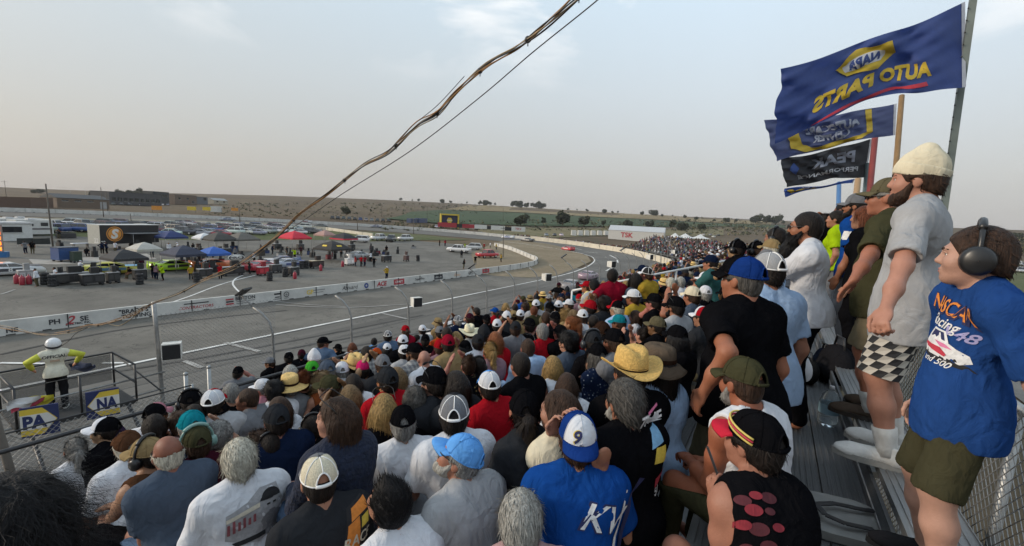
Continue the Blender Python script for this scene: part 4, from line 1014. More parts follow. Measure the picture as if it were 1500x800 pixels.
# ================================================================ vehicles
M_CAR = mat('car_paint', rough=.28, objcol=True, coat=.4, nscale=3, namt=.04); M_GLASS = mat('car_glass', (.02, .022, .026), .08, spec=.8); M_TYRE = mat('tyre_rubber', (.022, .022, .024), .85, nscale=12, namt=.2); M_RIM = mat('wheel_rim', (.45, .45, .46), .4, .6); M_TRIM = mat('black_trim', (.02, .02, .022), .6); M_LAMP = mat('lamp_lens', (.65, .63, .58), .2)
CARS = {}
def car_meshes(kind):
 if kind in CARS: return CARS[kind]
 body, glass, roof = MB(), MB(), MB()
 D = dict(sedan=dict(L=4.7, w=.91, st=[(-2.35, .72, .38, .80), (-2.2, .86, .28, .92), (-1.3, .91, .24, .96), (0, .91, .22, .93), (1.2, .91, .24, .90), (2.0, .86, .28, .78), (2.33, .70, .36, .62)], cab=(-1.75, -1.0, .35, 1.15), zt=1.43, zb=.92),
    suv=dict(L=4.8, w=.95, st=[(-2.38, .80, .45, 1.0), (-2.25, .92, .34, 1.08), (-1.2, .95, .30, 1.10), (0, .95, .30, 1.08), (1.2, .95, .30, 1.05), (2.05, .90, .34, .96), (2.35, .76, .42, .78)], cab=(-2.25, -1.9, .45, 1.2), zt=1.75, zb=1.06),
    pickup=dict(L=5.7, w=.98, st=[(-2.85, .92, .55, 1.10), (-2.7, .97, .42, 1.14), (-1.2, .98, .40, 1.14), (0, .98, .38, 1.13), (1.3, .98, .40, 1.14), (2.5, .95, .44, 1.08), (2.83, .84, .52, .86)], cab=(-.95, -.70, .95, 1.55), zt=1.85, zb=1.12),
    stock=dict(L=5.0, w=.98, st=[(-2.5, .90, .30, .98), (-2.35, .96, .16, 1.00), (-1.4, .98, .12, .98), (0, .98, .10, .92), (1.2, .98, .10, .88), (2.2, .95, .12, .78), (2.52, .80, .14, .55)], cab=(-1.75, -.85, .25, 1.10), zt=1.30, zb=.92))[kind]
 vs, fs = [], []; K = 10
 for (x, w_, a, b) in D['st']: vs += [(x, -w_*.9, a), (x, -w_, a+.16), (x, -w_, (a+b)*.5), (x, -w_*.97, b-.08), (x, -w_*.82, b), (x, w_*.82, b), (x, w_*.97, b-.08), (x, w_, (a+b)*.5), (x, w_, a+.16), (x, w_*.9, a)]
 n = len(D['st'])
 for i in range(n-1): fs += [(i*K+k, (i+1)*K+k, (i+1)*K+(k+1) % K, i*K+(k+1) % K) for k in range(K)]
 fs += [tuple(range(K)), tuple((n-1)*K+k for k in range(K))[::-1]]; body.add(vs, fs, 0, True)
 x0, x1, x2, x3 = D['cab']; w_ = D['w']; zb, zt = D['zb']-.03, D['zt']; wb, wt = w_*.88, w_*.72
 q = [(x0, wb, zb), (x1, wt, zt-.06), (x2, wt, zt-.06), (x3, wb, zb)]
 glass.add([(x, s*w2, z) for (x, w2, z) in q for s in (-1, 1)], [(0, 2, 3, 1), (2, 4, 5, 3), (4, 6, 7, 5), (0, 6, 4, 2), (1, 3, 5, 7)], 0)
 roof.box(((x1+x2)/2, 0, zt-.035), (x2-x1+.08, wt*2+.03, .07), 0, taper=.92)
 for s in (-1, 1):
  for (xa, za), (xb, zb2) in (((x0, zb), (x1, zt-.05)), ((x3, zb), (x2, zt-.05)), (((x1+x2)/2+.05, zb), ((x1+x2)/2, zt-.05))): roof.tube([(xa, s*(wb+.004), za), (xb, s*(wt+.004), zb2)], .035, 5, 0)
 if kind == 'pickup':
  glass.box((-1.85, 0, 1.137), (1.6, 1.62, .02), 0)
 if kind == 'stock':
  body.box((-2.42, 0, 1.10), (.10, 1.7, .20), 0); body.box((2.50, 0, .22), (.10, 1.7, .18), 0)
 lamps = MB()
 for s in (-1, 1): lamps.box((D['st'][-1][0]-.10, s*w_*.70, D['st'][-1][3]-.02), (.16, .34, .14), 0)
 R = .34 if kind in ('sedan', 'stock') else .39; wx = D['L']*.30
 wheel = MB(); wheel.lathe([(R*.55, -.11), (R*.92, -.115), (R, -.08), (R, .08), (R*.92, .115), (R*.55, .11)], 16, 0, Matrix.Rotation(PI/2, 4, 'X')); rim = MB(); rim.lathe([(.001, .10), (R*.30, .09), (R*.56, .105), (R*.58, -.10), (.001, -.10)], 12, 0, Matrix.Rotation(PI/2, 4, 'X'))
 # everything in one mesh for far copies
 one = MB(); one.add(body.v, body.f, 0, True); one.add(roof.v, roof.f, 0); one.add(glass.v, glass.f, 1); one.add(lamps.v, lamps.f, 3)
 for sx in (-1, 1):
  for sy in (-1, 1): one.add([(v[0]+sx*wx, v[1]+sy*w_*.86, v[2]+R) for v in wheel.v], wheel.f, 2, True); one.add([(v[0]+sx*wx, v[1]+sy*w_*.88, v[2]+R) for v in rim.v], rim.f, 4, True)
 CARS[kind] = dict(body=body.mesh('body', M_CAR), glass=glass.mesh('windows', M_GLASS), roof=roof.mesh('roof', M_CAR), lamps=lamps.mesh('headlight', M_LAMP), wheel=wheel.mesh('wheel', M_TYRE), rim=rim.mesh('rim', M_RIM), one=one.mesh('parked_car', [M_CAR, M_GLASS, M_TYRE, M_LAMP, M_RIM]), R=R, wx=wx, w=w_); return CARS[kind]
def gnormal_m(x, y, rz): return Matrix.Translation((x, y, gz(x, y)+.05)) @ Matrix.Rotation(rz, 4, 'Z')
def vehicle(kind, px, py, rz, col, label, cat, name=None, group=None, pos=None, roofc=None, number=None, ncol='white', hood=None):
 x, y = (at_g(px, py)[:2] if pos is None else pos); c = car_meshes(kind); r = empty(name or {'stock': 'race_car', 'pickup': 'pickup_truck'}.get(kind, 'car'), (x, y, gz(x, y)+.05), rz, label, cat, group)
 b = obj('body', c['body'], r, color=col); obj('headlights', c['lamps'], b) if kind != 'stock' else None
 obj('windows', c['glass'], r); obj('roof', c['roof'], r, color=roofc or col)
 for sx in (-1, 1):
  for sy in (-1, 1): w_ = obj('wheel', c['wheel'], r, loc=(sx*c['wx'], sy*c['w']*.86, c['R'])); obj('rim', c['rim'], w_, loc=(0, 0.02*sy, 0))
 if hood is not None:
  mb = MB(); mb.box((1.55, 0, .875), (1.5, 1.5, .03), 0); mb.box((0, -.985, .6), (2.3, .02, .3)); mb.box((0, .985, .6), (2.3, .02, .3)); mb.build('painted_panel', paint(hood), r)
 if number:
  mb = MB()
  for s in (-1, 1): put_text(mb, number, (-.15, s*1.0, .62), (-s, 0, 0), (0, 0, 1), .62, 0, bold=.03)
  mb.build('number', T_[ncol], r)
 return r
TR = lambda x, y: None
def track_dir(x, y):
 best = min(range(len(INR)-1), key=lambda i: (INR[i][0]-x)**2+(INR[i][1]-y)**2); a, b = INR[best], INR[best+1]; return math.atan2(a[1]-b[1], a[0]-b[0])
WHT, SIL, BLK, RED, BLU, DGR = (.62, .62, .62), (.30, .31, .32), (.02, .02, .023), (.33, .02, .03), (.03, .07, .22), (.07, .075, .08)
for px, py, c, h, n, nc, lb in ((333, 323.5, (.35, .36, .38), (.08, .1, .2), '7', 'white', 'silver race car alone on the far straight, leftmost on track'), (447, 327, (.5, .5, .5), (.2, .02, .03), '2', 'black', 'white race car on the far straight in front of the row of dark cars'), (551, 333.5, (.32, .33, .36), (.02, .03, .1), '5', 'white', 'silver race car on the far straight nearing the turn'), (702, 344, (.05, .05, .055), (.4, .4, .4), '8', 'white', 'black race car in the turn behind the red pickup'), (744, 349.5, (.62, .62, .62), (.05, .1, .35), '4', 'blue', 'white race car in the turn beside the tall lamp pole'), (773, 354, (.06, .06, .065), (.5, .48, .45), '3', 'white', 'black and white race car following in the turn'), (832, 367, (.50, .05, .06), (.6, .55, .5), '1', 'white', 'red race car rounding the infield dirt'), (862, 409, (.30, .22, .27), (.16, .12, .15), '6', 'white', 'mauve race car on the near straight above the grey hoodie'), (838, 424, (.26, .25, .26), (.12, .11, .12), '0', 'white', 'grey race car half hidden by the crowd beside the yellow t-shirt'), (668, 499, (.45, .45, .46), (.03, .03, .03), '9', 'black', 'white race car half hidden behind the front rail')):
 x, y = at_g(px, py)[:2]; vehicle('stock', 0, 0, track_dir(x, y) if px < 860 or True else 0, c, lb, 'race car', group='race cars on the track', pos=(x, y), number=n, ncol=nc, hood=h)
for px, py, rz, c, h, n, lb in ((165, 401, -.25, (.60, .55, .06), (.16, .36, .55), '24', 'yellow and pale blue race car parked in the pits by the black canopy'), (255, 396, .1, (.35, .55, .03), (.02, .02, .02), '11', 'lime green race car under the dark navy canopy'), (312, 394, .0, (.55, .15, .03), (.5, .1, .03), '3', 'orange race car under the bright blue canopy'), (384, 396, .3, (.42, .03, .05), (.5, .5, .5), '29', 'red race car with white number in the pits'), (413, 388, 2.9, (.04, .07, .16), (.6, .6, .6), '3', 'navy and white race car in the pits'), (425, 392, .0, (.30, .32, .38), (.05, .07, .2), '21', 'grey blue race car by the red floor jack'), (14, 403, .1, (.5, .5, .5), (.05, .05, .06), '8', 'white race car behind the tool carts at the left edge'), (525, 379, .3, (.22, .23, .24), (.3, .3, .3), '70', 'grey race car behind the crew in red')):
 vehicle('stock', px, py, rz, c, lb, 'race car', group='race cars in the pits', number=n, hood=h)
vehicle('pickup', 714, 378, -.22, (.42, .02, .03), 'red crew-cab pickup truck parked at the bend of the pit wall', 'pickup truck'); vehicle('pickup', 672, 370, 1.9, WHT, 'white pickup truck parked nose on beside the red pickup', 'pickup truck'); vehicle('suv', 692, 366, 2.1, (.5, .5, .5), 'white and red safety truck between the white and red pickups', 'truck'); vehicle('pickup', 556, 352.5, .1, WHT, 'white pickup truck with canopy on the far side of the pits', 'pickup truck'); vehicle('pickup', 573, 354, .6, DGR, 'dark tow truck between two white pickups', 'pickup truck'); vehicle('pickup', 594, 353, .2, (.55, .55, .54), 'white flat-bed truck at the end of the pit parking', 'pickup truck'); vehicle('suv', 527, 355, 2.2, WHT, 'white van beside the black and red canopy', 'van')
# parked cars: copies, too small in the photo to show parts
PCOL = dict(white=WHT, silver=SIL, black=BLK, red=RED, blue=BLU, grey=DGR, tan=(.30, .25, .18), maroon=(.12, .02, .03))
rp = random.Random(5)
PARK = []
def park(kind, px, py, rz, c, where, pos=None): PARK.append((kind, px, py, rz, c, where, pos))
for i, (px, py, c, k) in enumerate(((104, 331, 'white', 'suv'), (128, 332, 'black', 'sedan'), (150, 331, 'grey', 'suv'), (172, 331, 'maroon', 'suv'), (92, 339, 'silver', 'sedan'), (112, 339.5, 'tan', 'suv'), (199, 345, 'silver', 'suv'), (222, 346, 'blue', 'pickup'), (247, 345, 'white', 'sedan'), (268, 344, 'grey', 'pickup'), (290, 345, 'silver', 'sedan'), (306, 344, 'silver', 'sedan'), (322, 346, 'red', 'sedan'), (343, 343, 'white', 'suv'), (358, 343, 'white', 'sedan'), (376, 344, 'silver', 'sedan'), (392, 342, 'silver', 'suv'), (409, 341, 'white', 'sedan'), (423, 341.5, 'white', 'suv'), (437, 343, 'white', 'sedan'), (451, 342, 'grey', 'suv'), (463, 343, 'black', 'sedan'), (224, 336, 'white', 'suv'), (244, 337, 'white', 'sedan'), (258, 337, 'grey', 'suv'), (275, 337, 'white', 'suv'), (296, 337, 'black', 'suv'), (310, 336, 'white', 'sedan'), (327, 337, 'maroon', 'suv'), (343, 337, 'white', 'suv'), (358, 337, 'grey', 'suv'), (374, 338, 'silver', 'suv'), (388, 337, 'white', 'sedan'), (403, 336, 'silver', 'suv'), (418, 336.5, 'white', 'sedan'), (432, 337, 'silver', 'sedan'), (200, 334, 'black', 'suv'), (262, 330, 'black', 'sedan'), (275, 330, 'maroon', 'sedan'))):
 park(k, px, py, 2.2+rp.uniform(-.25, .25), c, 'front row' if py > 339 else 'rear row')
for i in range(34): park(rp.choice(['suv', 'sedan', 'suv', 'pickup']), 60+12.4*i+rp.uniform(-3, 3), (334.5 if i % 2 else 340.8)+rp.uniform(-.8, .8), 2.2+rp.uniform(-.3, .3), rp.choice(['white', 'white', 'silver', 'grey', 'black', 'blue', 'tan', 'maroon']), 'front row' if not i % 2 else 'rear row')
for i in range(11): park(rp.choice(['suv', 'pickup']), 487+8.2*i, 321.3+.45*i, .9, rp.choice(['black', 'grey', 'blue', 'black', 'silver']), 'beyond the far wall')
for i, px in enumerate((190, 203, 215, 228, 238, 246, 166, 178)): park(rp.choice(['sedan', 'suv']), px, 301+.2*(px > 200), 1.2, rp.choice(['white', 'silver', 'white', 'grey']), 'by the dark office building')
for i, px in enumerate((800, 812, 822, 648, 640)): park('sedan', px, 346 if px > 700 else 334, .6, ['silver', 'grey', 'white', 'grey', 'white'][i], 'beyond the turn wall')
for i, (px, py) in enumerate(((1470, 394), (1480, 388), (1492, 389), (1498, 400), (1486, 398), (1503, 391), (1463, 389))): park('suv' if i % 3 else 'pickup', px, py, 2.6, ['white', 'white', 'white', 'silver', 'white', 'grey', 'white'][i], 'in the car park behind the boy', None)
for i, (px, py) in enumerate(((1030, 345), (1040, 345), (1052, 346), (1024, 347), (1045, 348))): park('suv', px, py, .5, ['white', 'silver', 'black', 'grey', 'white'][i], 'beyond the white tents')
seen = {}
for kind, px, py, rz, c, where, pos in PARK:
 x, y = at_g(px, py)[:2]; o = obj('parked_car', car_meshes(kind)['one'], loc=(x, y, gz(x, y)+.04), color=tuple(v*rp.uniform(.85, 1.1) for v in PCOL[c])); o.rotation_euler = (0, 0, rz)
 n = {'suv': 'estate car', 'pickup': 'pickup truck', 'sedan': 'saloon car'}[kind]; seen.setdefault((c, n, where), []).append((px, o))
ORD = ['leftmost', 'second', 'third', 'fourth', 'fifth', 'sixth', 'seventh', 'eighth', 'ninth', 'tenth', 'eleventh', 'twelfth', 'thirteenth', 'fourteenth', 'fifteenth', 'sixteenth', 'seventeenth', 'eighteenth', 'nineteenth', 'twentieth']
for (c, n, where), L_ in seen.items():
 L_.sort(key=lambda t: t[0])
 for i, (px, o) in enumerate(L_):
  pre = '' if len(L_) == 1 else (f'leftmost of {len(L_)} ' if i == 0 else f'{ORD[i]} from left of {len(L_)} ')
  pl = n+('s' if len(L_) > 1 else '')
  place_ = where if where.startswith(('b', 'in')) else where+' of the infield'
  tag(o, f'{pre}{c} {pl} {place_}', 'car', 'parked cars')
# ================================================================ pit canopies, carts, tyres, trailers
def canopy(px, py, s, col, label, trim=None, h=2.2, logo=None, rz=.1):
 x, y = at_g(px, py)[:2]; r = empty('pop_up_canopy', (x, y, gz(x, y)+.03), rz, label, 'canopy', 'pop-up canopies in the pits'); s *= .88; a = s/2
 mb = MB(); e = h; vs = [(-a, -a, e), (a, -a, e), (a, a, e), (-a, a, e)]; ap = (0, 0, h+s*.30); mid = [(v[0]*.5, v[1]*.5, e+s*.19) for v in vs]
 mb.add(vs+mid+[ap], [(0, 1, 5, 4), (1, 2, 6, 5), (2, 3, 7, 6), (3, 0, 4, 7), (4, 5, 8), (5, 6, 8), (6, 7, 8), (7, 4, 8)], 0); mb.build('canopy_top', mat('canopy_cloth', rough=.8, objcol=True, nscale=2, namt=.12), r).color = (*col, 1)
 mb = MB(); lo = [(v[0]*1.01, v[1]*1.01, e-.28) for v in vs]; up2 = [(v[0]*1.01, v[1]*1.01, e) for v in vs]; mb.add(lo+up2, [(k, (k+1) % 4, 4+(k+1) % 4, 4+k) for k in range(4)], 0); mb.build('valance', MATS['canopy_cloth'], r).color = (*(trim or col), 1)
 for sx in (-1, 1):
  for sy in (-1, 1): mb = MB(); mb.cyl((sx*a*.97, sy*a*.97, 0), (sx*a*.97, sy*a*.97, e), .028, 6); mb.build('leg', M_GALV0, r)
 if logo:
  mb = MB()
  for qx, qy, ax_ in ((0, -1, (1, 0, 0)), (-1, 0, (0, -1, 0)), (1, 0, (0, 1, 0))): c = Vector((qx*a*.75, qy*a*.75, e+s*.105+.02)); v = Vector(ax_); u = Vector((-qx*.5, -qy*.5, .42)).normalized(); nn = v.cross(u); c += nn*.02; mb.add([c-v*.5-u*.15, c+v*.5-u*.15, c+v*.5+u*.2, c-v*.5+u*.2], [(0, 1, 2, 3)])
  mb.build('logo_patch', T_[logo], r)
for a in ((184, 406, 3.6, (.022, .022, .024), 'black pop-up canopy beside the yellow and pale blue race car'), (270, 397, 4.0, (.03, .035, .06), 'dark navy pop-up canopy over the lime race car'), (314, 395, 3.2, (.03, .10, .36), 'bright blue pop-up canopy next to the dark navy one'), (300, 367, 3.0, (.6, .6, .6), 'white pop-up canopy at the back of the pits'), (322, 369, 4.6, (.05, .047, .042), 'charcoal pop-up canopy at the back, next to the white one'), (355, 368, 4.6, (.11, .10, .085), 'grey brown pop-up canopy at the back of the pits'), (252, 366, 3.8, (.02, .035, .12), 'flat navy pop-up canopy beside the black trailer'), (432, 364, 5.0, (.50, .02, .04), 'bright red pop-up canopy'), (476, 358, 3.8, (.34, .20, .17), 'faded pink pop-up canopy behind the black and red one')): canopy(*a)
canopy(504, 364, 4.6, (.022, .02, .022), 'black pop-up canopy with a bright red valance', trim=(.50, .02, .05)); canopy(487, 383, 4.8, (.025, .022, .02), 'black pop-up canopy with yellow patches on its roof', logo='yellow'); canopy(213, 389, 3.2, (.40, .38, .34), 'small pale canopy behind the black canopy')
def block(name, px, py, d, rz, col, label, cat, parts=(), wheels=True, h0=.25, group=None):
 """a box body with its own panels, lids, handles and castors; parts: (name, centre, size, colour)"""
 x, y = at_g(px, py)[:2]; r = empty(name, (x, y, gz(x, y)+.03), rz, label, cat, group); mb = MB(); mb.box((0, 0, h0+d[2]/2), d, 0, taper=.97); mb.build('body', paint(col), r)
 for n, c, s, k in parts: mb = MB(); mb.box(c, s, 0); mb.build(n, paint(k), r)
 if wheels:
  for sx in (-1, 1):
   for sy in (-1, 1): mb = MB(); mb.lathe([(.001, -.05), (.13, -.05), (.14, 0), (.13, .05), (.001, .05)], 10, 0, Matrix.Translation((sx*d[0]*.38, sy*d[1]*.45, .14)) @ Matrix.Rotation(PI/2, 4, 'X')); mb.build('wheel', M_TYRE, r)
 return r
def cart(px, py, L_, col, label, lid=(.3, .3, .3), rz=.05): return block('pit_cart', px, py, (L_*.8, .7, .85), rz, col, label, 'pit cart', [('lid', (0, 0, 1.14), (L_*.82, .74, .07), lid), ('rack', (L_*.1, .1, 1.5), (L_*.3, .4, .65), tuple(v*.8+.005 for v in col)), ('drawer_front', (-L_*.2, -.36, .68), (L_*.3, .03, .5), tuple(v*1.6+.01 for v in col)), ('drawer_front', (L_*.2, -.36, .68), (L_*.3, .03, .5), tuple(v*1.6+.01 for v in col)), ('handle', (L_*.43, 0, 1.0), (.05, .6, .05), (.2, .2, .2))], group='pit carts')
cart(104, 417, 3.4, (.012, .012, .013), 'long black pit cart behind the person in white overalls'); cart(136, 418, 2.2, (.014, .014, .016), 'black pit cart at the right end of the long black one'); cart(38, 413, 1.3, (.30, .30, .30), 'silver tool cart between red fuel cans at the left', (.4, .4, .4)); cart(341, 404, 3.2, (.015, .015, .017), 'tall black pit cart with an oval white sign on top'); cart(464, 393, 2.6, (.02, .012, .012), 'black and red pit cart in front of the yellow patched canopy', (.5, .42, .3)); cart(512, 389, 1.8, (.55, .54, .52), 'white pit cart beside the crew in red shirts', (.6, .6, .6)); cart(566, 384, 2.4, (.015, .015, .017), 'black pit cart standing alone at the end of the row'); cart(385, 404, 1.6, (.30, .02, .03), 'red pit cart next to the red race car', (.5, .5, .5)); cart(404, 400, 1.8, (.03, .03, .033), 'black pit cart by the navy and white race car'); cart(300, 408, 1.8, (.02, .02, .022), 'low black pit cart below the bright blue canopy'); cart(166, 415, 1.2, (.02, .02, .02), 'small black pit cart under the black canopy'); cart(430, 404, 1.6, (.02, .02, .022), 'black pit cart beside a red jack'); cart(205, 410, 1.4, (.016, .016, .018), 'black pit cart behind the person in lime vest'); cart(595, 383, 1.0, (.06, .03, .03), 'last small dark red pit cart of the row'); cart(440, 366, 1.6, (.03, .028, .028), 'dark pit cart under the bright red canopy'); cart(515, 366, 1.8, (.02, .02, .02), 'dark pit cart under the black and red canopy'); cart(330, 374, 2.0, (.02, .02, .02), 'dark pit cart under the charcoal canopy'); cart(290, 374, 1.6, (.05, .03, .025), 'brown pit cart behind the dark navy canopy'); cart(405, 366, 1.5, (.03, .03, .03), 'dark pit cart left of the bright red canopy')
rq = random.Random(3); CRM = MB(); CRM.box((0, 0, .35), (.75, .5, .7), 0, taper=.96); CRM.box((0, 0, .73), (.78, .53, .06), 1); CRM.box((.1, 0, 1.0), (.3, .3, .5), 1); CRM = CRM.mesh('equipment_box', [mat('box_paint', rough=.6, objcol=True, nscale=4, namt=.2), M_TRIM])
for i in range(64):
 t = rq.random(); px = rq.uniform(60, 610) if i > 30 else rq.uniform(190, 560); py = (421-.072*px+rq.uniform(-14, 2)) if i % 2 else (rq.uniform(366, 380) if px > 250 else rq.uniform(352, 384)); x, y = at_g(px, py)[:2]
 o = obj('equipment_box', CRM, loc=(x, y, gz(x, y)+.03), color=rq.choice([(.012, .012, .014)]*5+[(.16, .01, .02), (.25, .25, .25), (.02, .04, .12), (.05, .04, .03)])); o.rotation_euler = (0, 0, rq.uniform(0, 3)); o.scale = (rq.uniform(.7, 1.7), 1, rq.uniform(.7, 1.4)); tag(o, 'small equipment box among the clutter of the pit row', 'equipment box', 'equipment boxes scattered along the pits')
mb = MB(); mb.lathe([(.001, .03), (.98, .03), (1, 0), (.98, -.03), (.001, -.03)], 24, 0, Matrix.Rotation(PI/2, 4, 'X'), sx=1, sy=1); o = mb.build('oval_sign', T_['white']); x, y = at_g(347, 402)[:2]; o.location = (x, y, 2.35); o.scale = (1.0, 1, .42); tag(o, 'white oval sign with a dark border above the tall black cart', 'sign')
b_ = MB(); b_.lathe([(.80, .04), (.90, .04), (.90, -.04), (.80, -.04)], 24, 0, Matrix.Rotation(PI/2, 4, 'X')); put_text(b_, 'PRO', (0, -.05, 0), (1, 0, 0), (0, 0, 1), .9, 0, bold=.02); b_.build('lettering', T_['black'], o)
def tyres(px, py, n, label):
 x, y = at_g(px, py)[:2]; o = None
 me = MATS.get('_tyre')
 if me is None: t = MB(); t.lathe([(.17, -.13), (.30, -.14), (.335, -.09), (.335, .09), (.30, .14), (.17, .13), (.17, -.13)], 18, 0); me = t.mesh('tyre', M_TYRE); MATS['_tyre'] = me
 k = 0
 for i in range(n):
  st, lv = divmod(i, 4); o = obj('tyre', me, loc=(x+st*.72, y+rp.uniform(-.05, .05), gz(x, y)+.18+lv*.285)); tag(o, f'black racing tyre, {["bottom", "second", "third", "top"][lv]} of a stack {label}', 'tyre', 'stacked tyres in the pits');
  if st: o['label'] = f'black racing tyre, {["lowest", "second", "third", "highest"][lv]} in {["", "the second", "the third"][st]} stack {label}'
tyres(66, 417, 12, 'beside the person in dark overalls'); tyres(77, 420, 4, 'behind the white overalls'); tyres(442, 394, 8, 'in front of the yellow patched canopy'); tyres(418, 406, 4, 'by the red jack'); tyres(288, 414, 4, 'below the bright blue canopy'); tyres(395, 412, 4, 'behind the red cart'); tyres(612, 383, 4, 'at the end of the pit row'); tyres(205, 417, 4, 'by the lime vest')
for px, py, lb in ((25, 416, 'red fuel can at the left edge of the pits'), (33, 418, 'red fuel can standing nearest the silver cart'), (43, 417, 'red fuel can right of the silver cart'), (432, 409, 'red and white floor jack beside a black cart'), (470, 397, 'red fuel can in front of the black and red cart'), (502, 391, 'red toolbox beside the white pit cart')):
 x, y = at_g(px, py)[:2]; r = empty('fuel_can' if 'can' in lb else ('floor_jack' if 'jack' in lb else 'toolbox'), (x, y, gz(x, y)+.03), 0, lb, 'pit equipment'); mb = MB(); mb.lathe([(.001, 0), (.19, 0), (.21, .04), (.21, .72), (.15, .82), (.05, .86), (.05, .98), (.001, .98)], 14, 0); mb.build('body', paint((.30, .02, .04)), r); mb = MB(); mb.tube([(-.14, 0, .78), (-.14, 0, 1.05), (.14, 0, 1.05), (.14, 0, .78)], .02, 6); mb.build('handle', T_['white'] if 'white' in lb else M_TRIM, r)
# hauler
x, y = at_g(150, 366)[:2]
r = empty('race_trailer', (x+3.2, y+1.2, gz(x, y)+.03), .30, 'black race car trailer with a round orange emblem and a white roof', 'trailer'); mb = MB(); mb.box((0, 0, 2.35), (8.5, 2.6, 2.9)); mb.build('body', paint((.014, .014, .017)), r); mb = MB(); mb.box((0, 0, 3.84), (8.6, 2.7, .08)); mb.build('roof', paint((.5, .5, .48)), r); mb = MB(); mb.box((-4.27, 0, 2.35), (.05, 2.5, 2.9)); mb.build('front_panel', paint((.42, .41, .36)), r)
mb = MB(); mb.lathe([(.001, 0), (1.15, 0)], 28, 0, Matrix.Translation((-2.3, -1.31, 2.45)) @ Matrix.Rotation(PI/2, 4, 'X'), smooth=False); mb.lathe([(.92, .004), (1.02, .004)], 28, 1, Matrix.Translation((-2.3, -1.31, 2.45)) @ Matrix.Rotation(PI/2, 4, 'X'), smooth=False); put_text(mb, 'S', (-2.3, -1.32, 2.45), (1, 0, 0), (0, 0, 1), 1.9, 2, bold=.05, shear=.2); mb.build('emblem', [T_['orange'], T_['black'], T_['white']], r)
mb = MB(); put_text(mb, '22', (-4.31, -.5, 1.45), (0, -1, 0), (0, 0, 1), .95, 0, bold=.03); put_text(mb, '22', (-3.9, -1.315, 1.2), (1, 0, 0), (0, 0, 1), .6, 0, bold=.03); mb.build('number', T_['white'], r)
mb = MB(); mb.box((1.2, -2.2, 2.55), (4.6, 1.9, .07)); mb.build('awning', paint((.2, .2, .2)), r)
for q in (-.9, 3.3): mb = MB(); mb.cyl((q, -3.05, 0), (q, -3.05, 2.5), .035, 6); mb.build('awning_post', M_GALV0, r)
for q in (1.6, 2.7):
 for s in (-1, 1): mb = MB(); mb.lathe([(.001, -.12), (.38, -.12), (.40, 0), (.38, .12), (.001, .12)], 14, 0, Matrix.Translation((q, s*1.1, .42)) @ Matrix.Rotation(PI/2, 4, 'X')); mb.build('wheel', M_TYRE, r)
def shed(name, px, py, d, rz, wall, roofc, label, cat='building', wins=(), pitch=.0, doorc=None, sign=None, over=.15):
 x, y = at_g(px, py)[:2]; r = empty(name, (x, y, gz(x, y)-.1), rz, label, cat); mb = MB(); L_, W_2, H_ = d; mb.box((0, 0, H_/2), d, 0); mb.build('wall', wall, r)
 mb = MB(); a, b = L_/2+over, W_2/2+over
 if pitch: mb.prism([(-b, 0), (b, 0), (b, .12), (0, pitch+.12), (-b, .12)], (-a, 0, H_+.004), (0, 1, 0), (0, 0, 1), (2*a, 0, 0))
 else: mb.box((0, 0, H_+.13), (2*a, 2*b, .25))
 mb.build('roof', roofc, r)
 for (cx_, cz_, w_, h_) in wins:
  f = MB(); f.box((cx_, -W_2/2-.02, cz_), (w_, .06, h_)); fo_ = f.build('window', M_GLASS, r); g = MB(); g.box((cx_, -W_2/2-.04, cz_-h_/2-.05), (w_+.2, .12, .1)); g.build('sill', paint((.4, .4, .38)), fo_)
 if doorc: mb = MB(); mb.box((doorc[0], -W_2/2-.03, doorc[2]/2), (doorc[1], .08, doorc[2])); mb.build('door', paint(doorc[3]), r)
 return r
def mw(name, c, sc=(.6, .6, 4)): return mat(name, c, .75, nscale=4, namt=.14, stretch=sc)
shed('pit_shed', 12, 352, (4.6, 3, 2.8), .2, mw('white_siding', (.55, .55, .53)), paint((.5, .5, .5)), 'white pit shed with a long dark window at the left edge', wins=[(-.3, 1.9, 2.8, .9)])
x, y = at_g(-3, 377)[:2]
r = empty('lit_sign_board', (x, y, gz(x, y)), -.4, 'glowing orange sign board on a blue base, cut by the left edge', 'sign'); mb = MB(); mb.box((0, 0, 2.4), (1.1, .3, 3.4)); mb.build('frame', paint((.25, .22, .2)), r); mb = MB()
for i in range(5): mb.box((.0, -.17, 1.1+.66*i), (.85, .04, .42))
mb.build('lamp_panel', mat('lit_orange_panel', (1, .22, .02), .4, emit=1.3), r); mb = MB(); mb.box((0, 0, .35), (1.8, .9, .7)); mb.build('base', paint((.02, .12, .30)), r)
block('rubbish_skip', 96, 383, (2.1, 1.5, 1.5), .3, (.02, .06, .18), 'dark blue rubbish skip in the middle of the pits', 'skip', [('lid', (0, 0, 1.8), (2.15, 1.55, .07), (.05, .06, .08))]); block('wheelie_bin', 112, 385, (.9, .8, 1.1), .2, (.03, .05, .035), 'dark green bin beside the blue skip', 'bin', [('lid', (0, 0, 1.4), (.95, .85, .07), (.03, .04, .03))]); block('equipment_crate', 97, 349, (2.4, 1.1, .8), .1, (.03, .03, .035), 'black equipment crate at the back of the pits', 'crate', [('lid', (0, 0, 1.08), (2.45, 1.15, .06), (.05, .05, .05))], False, .05); block('picnic_table', 118, 364, (2.0, 1.0, .1), .1, (.5, .52, .56), 'pale folding table beside the black trailer', 'table', [('leg', (-.8, 0, .35), (.06, .8, .7), (.1, .1, .1)), ('leg', (.8, 0, .35), (.06, .8, .7), (.1, .1, .1))], False, .7)
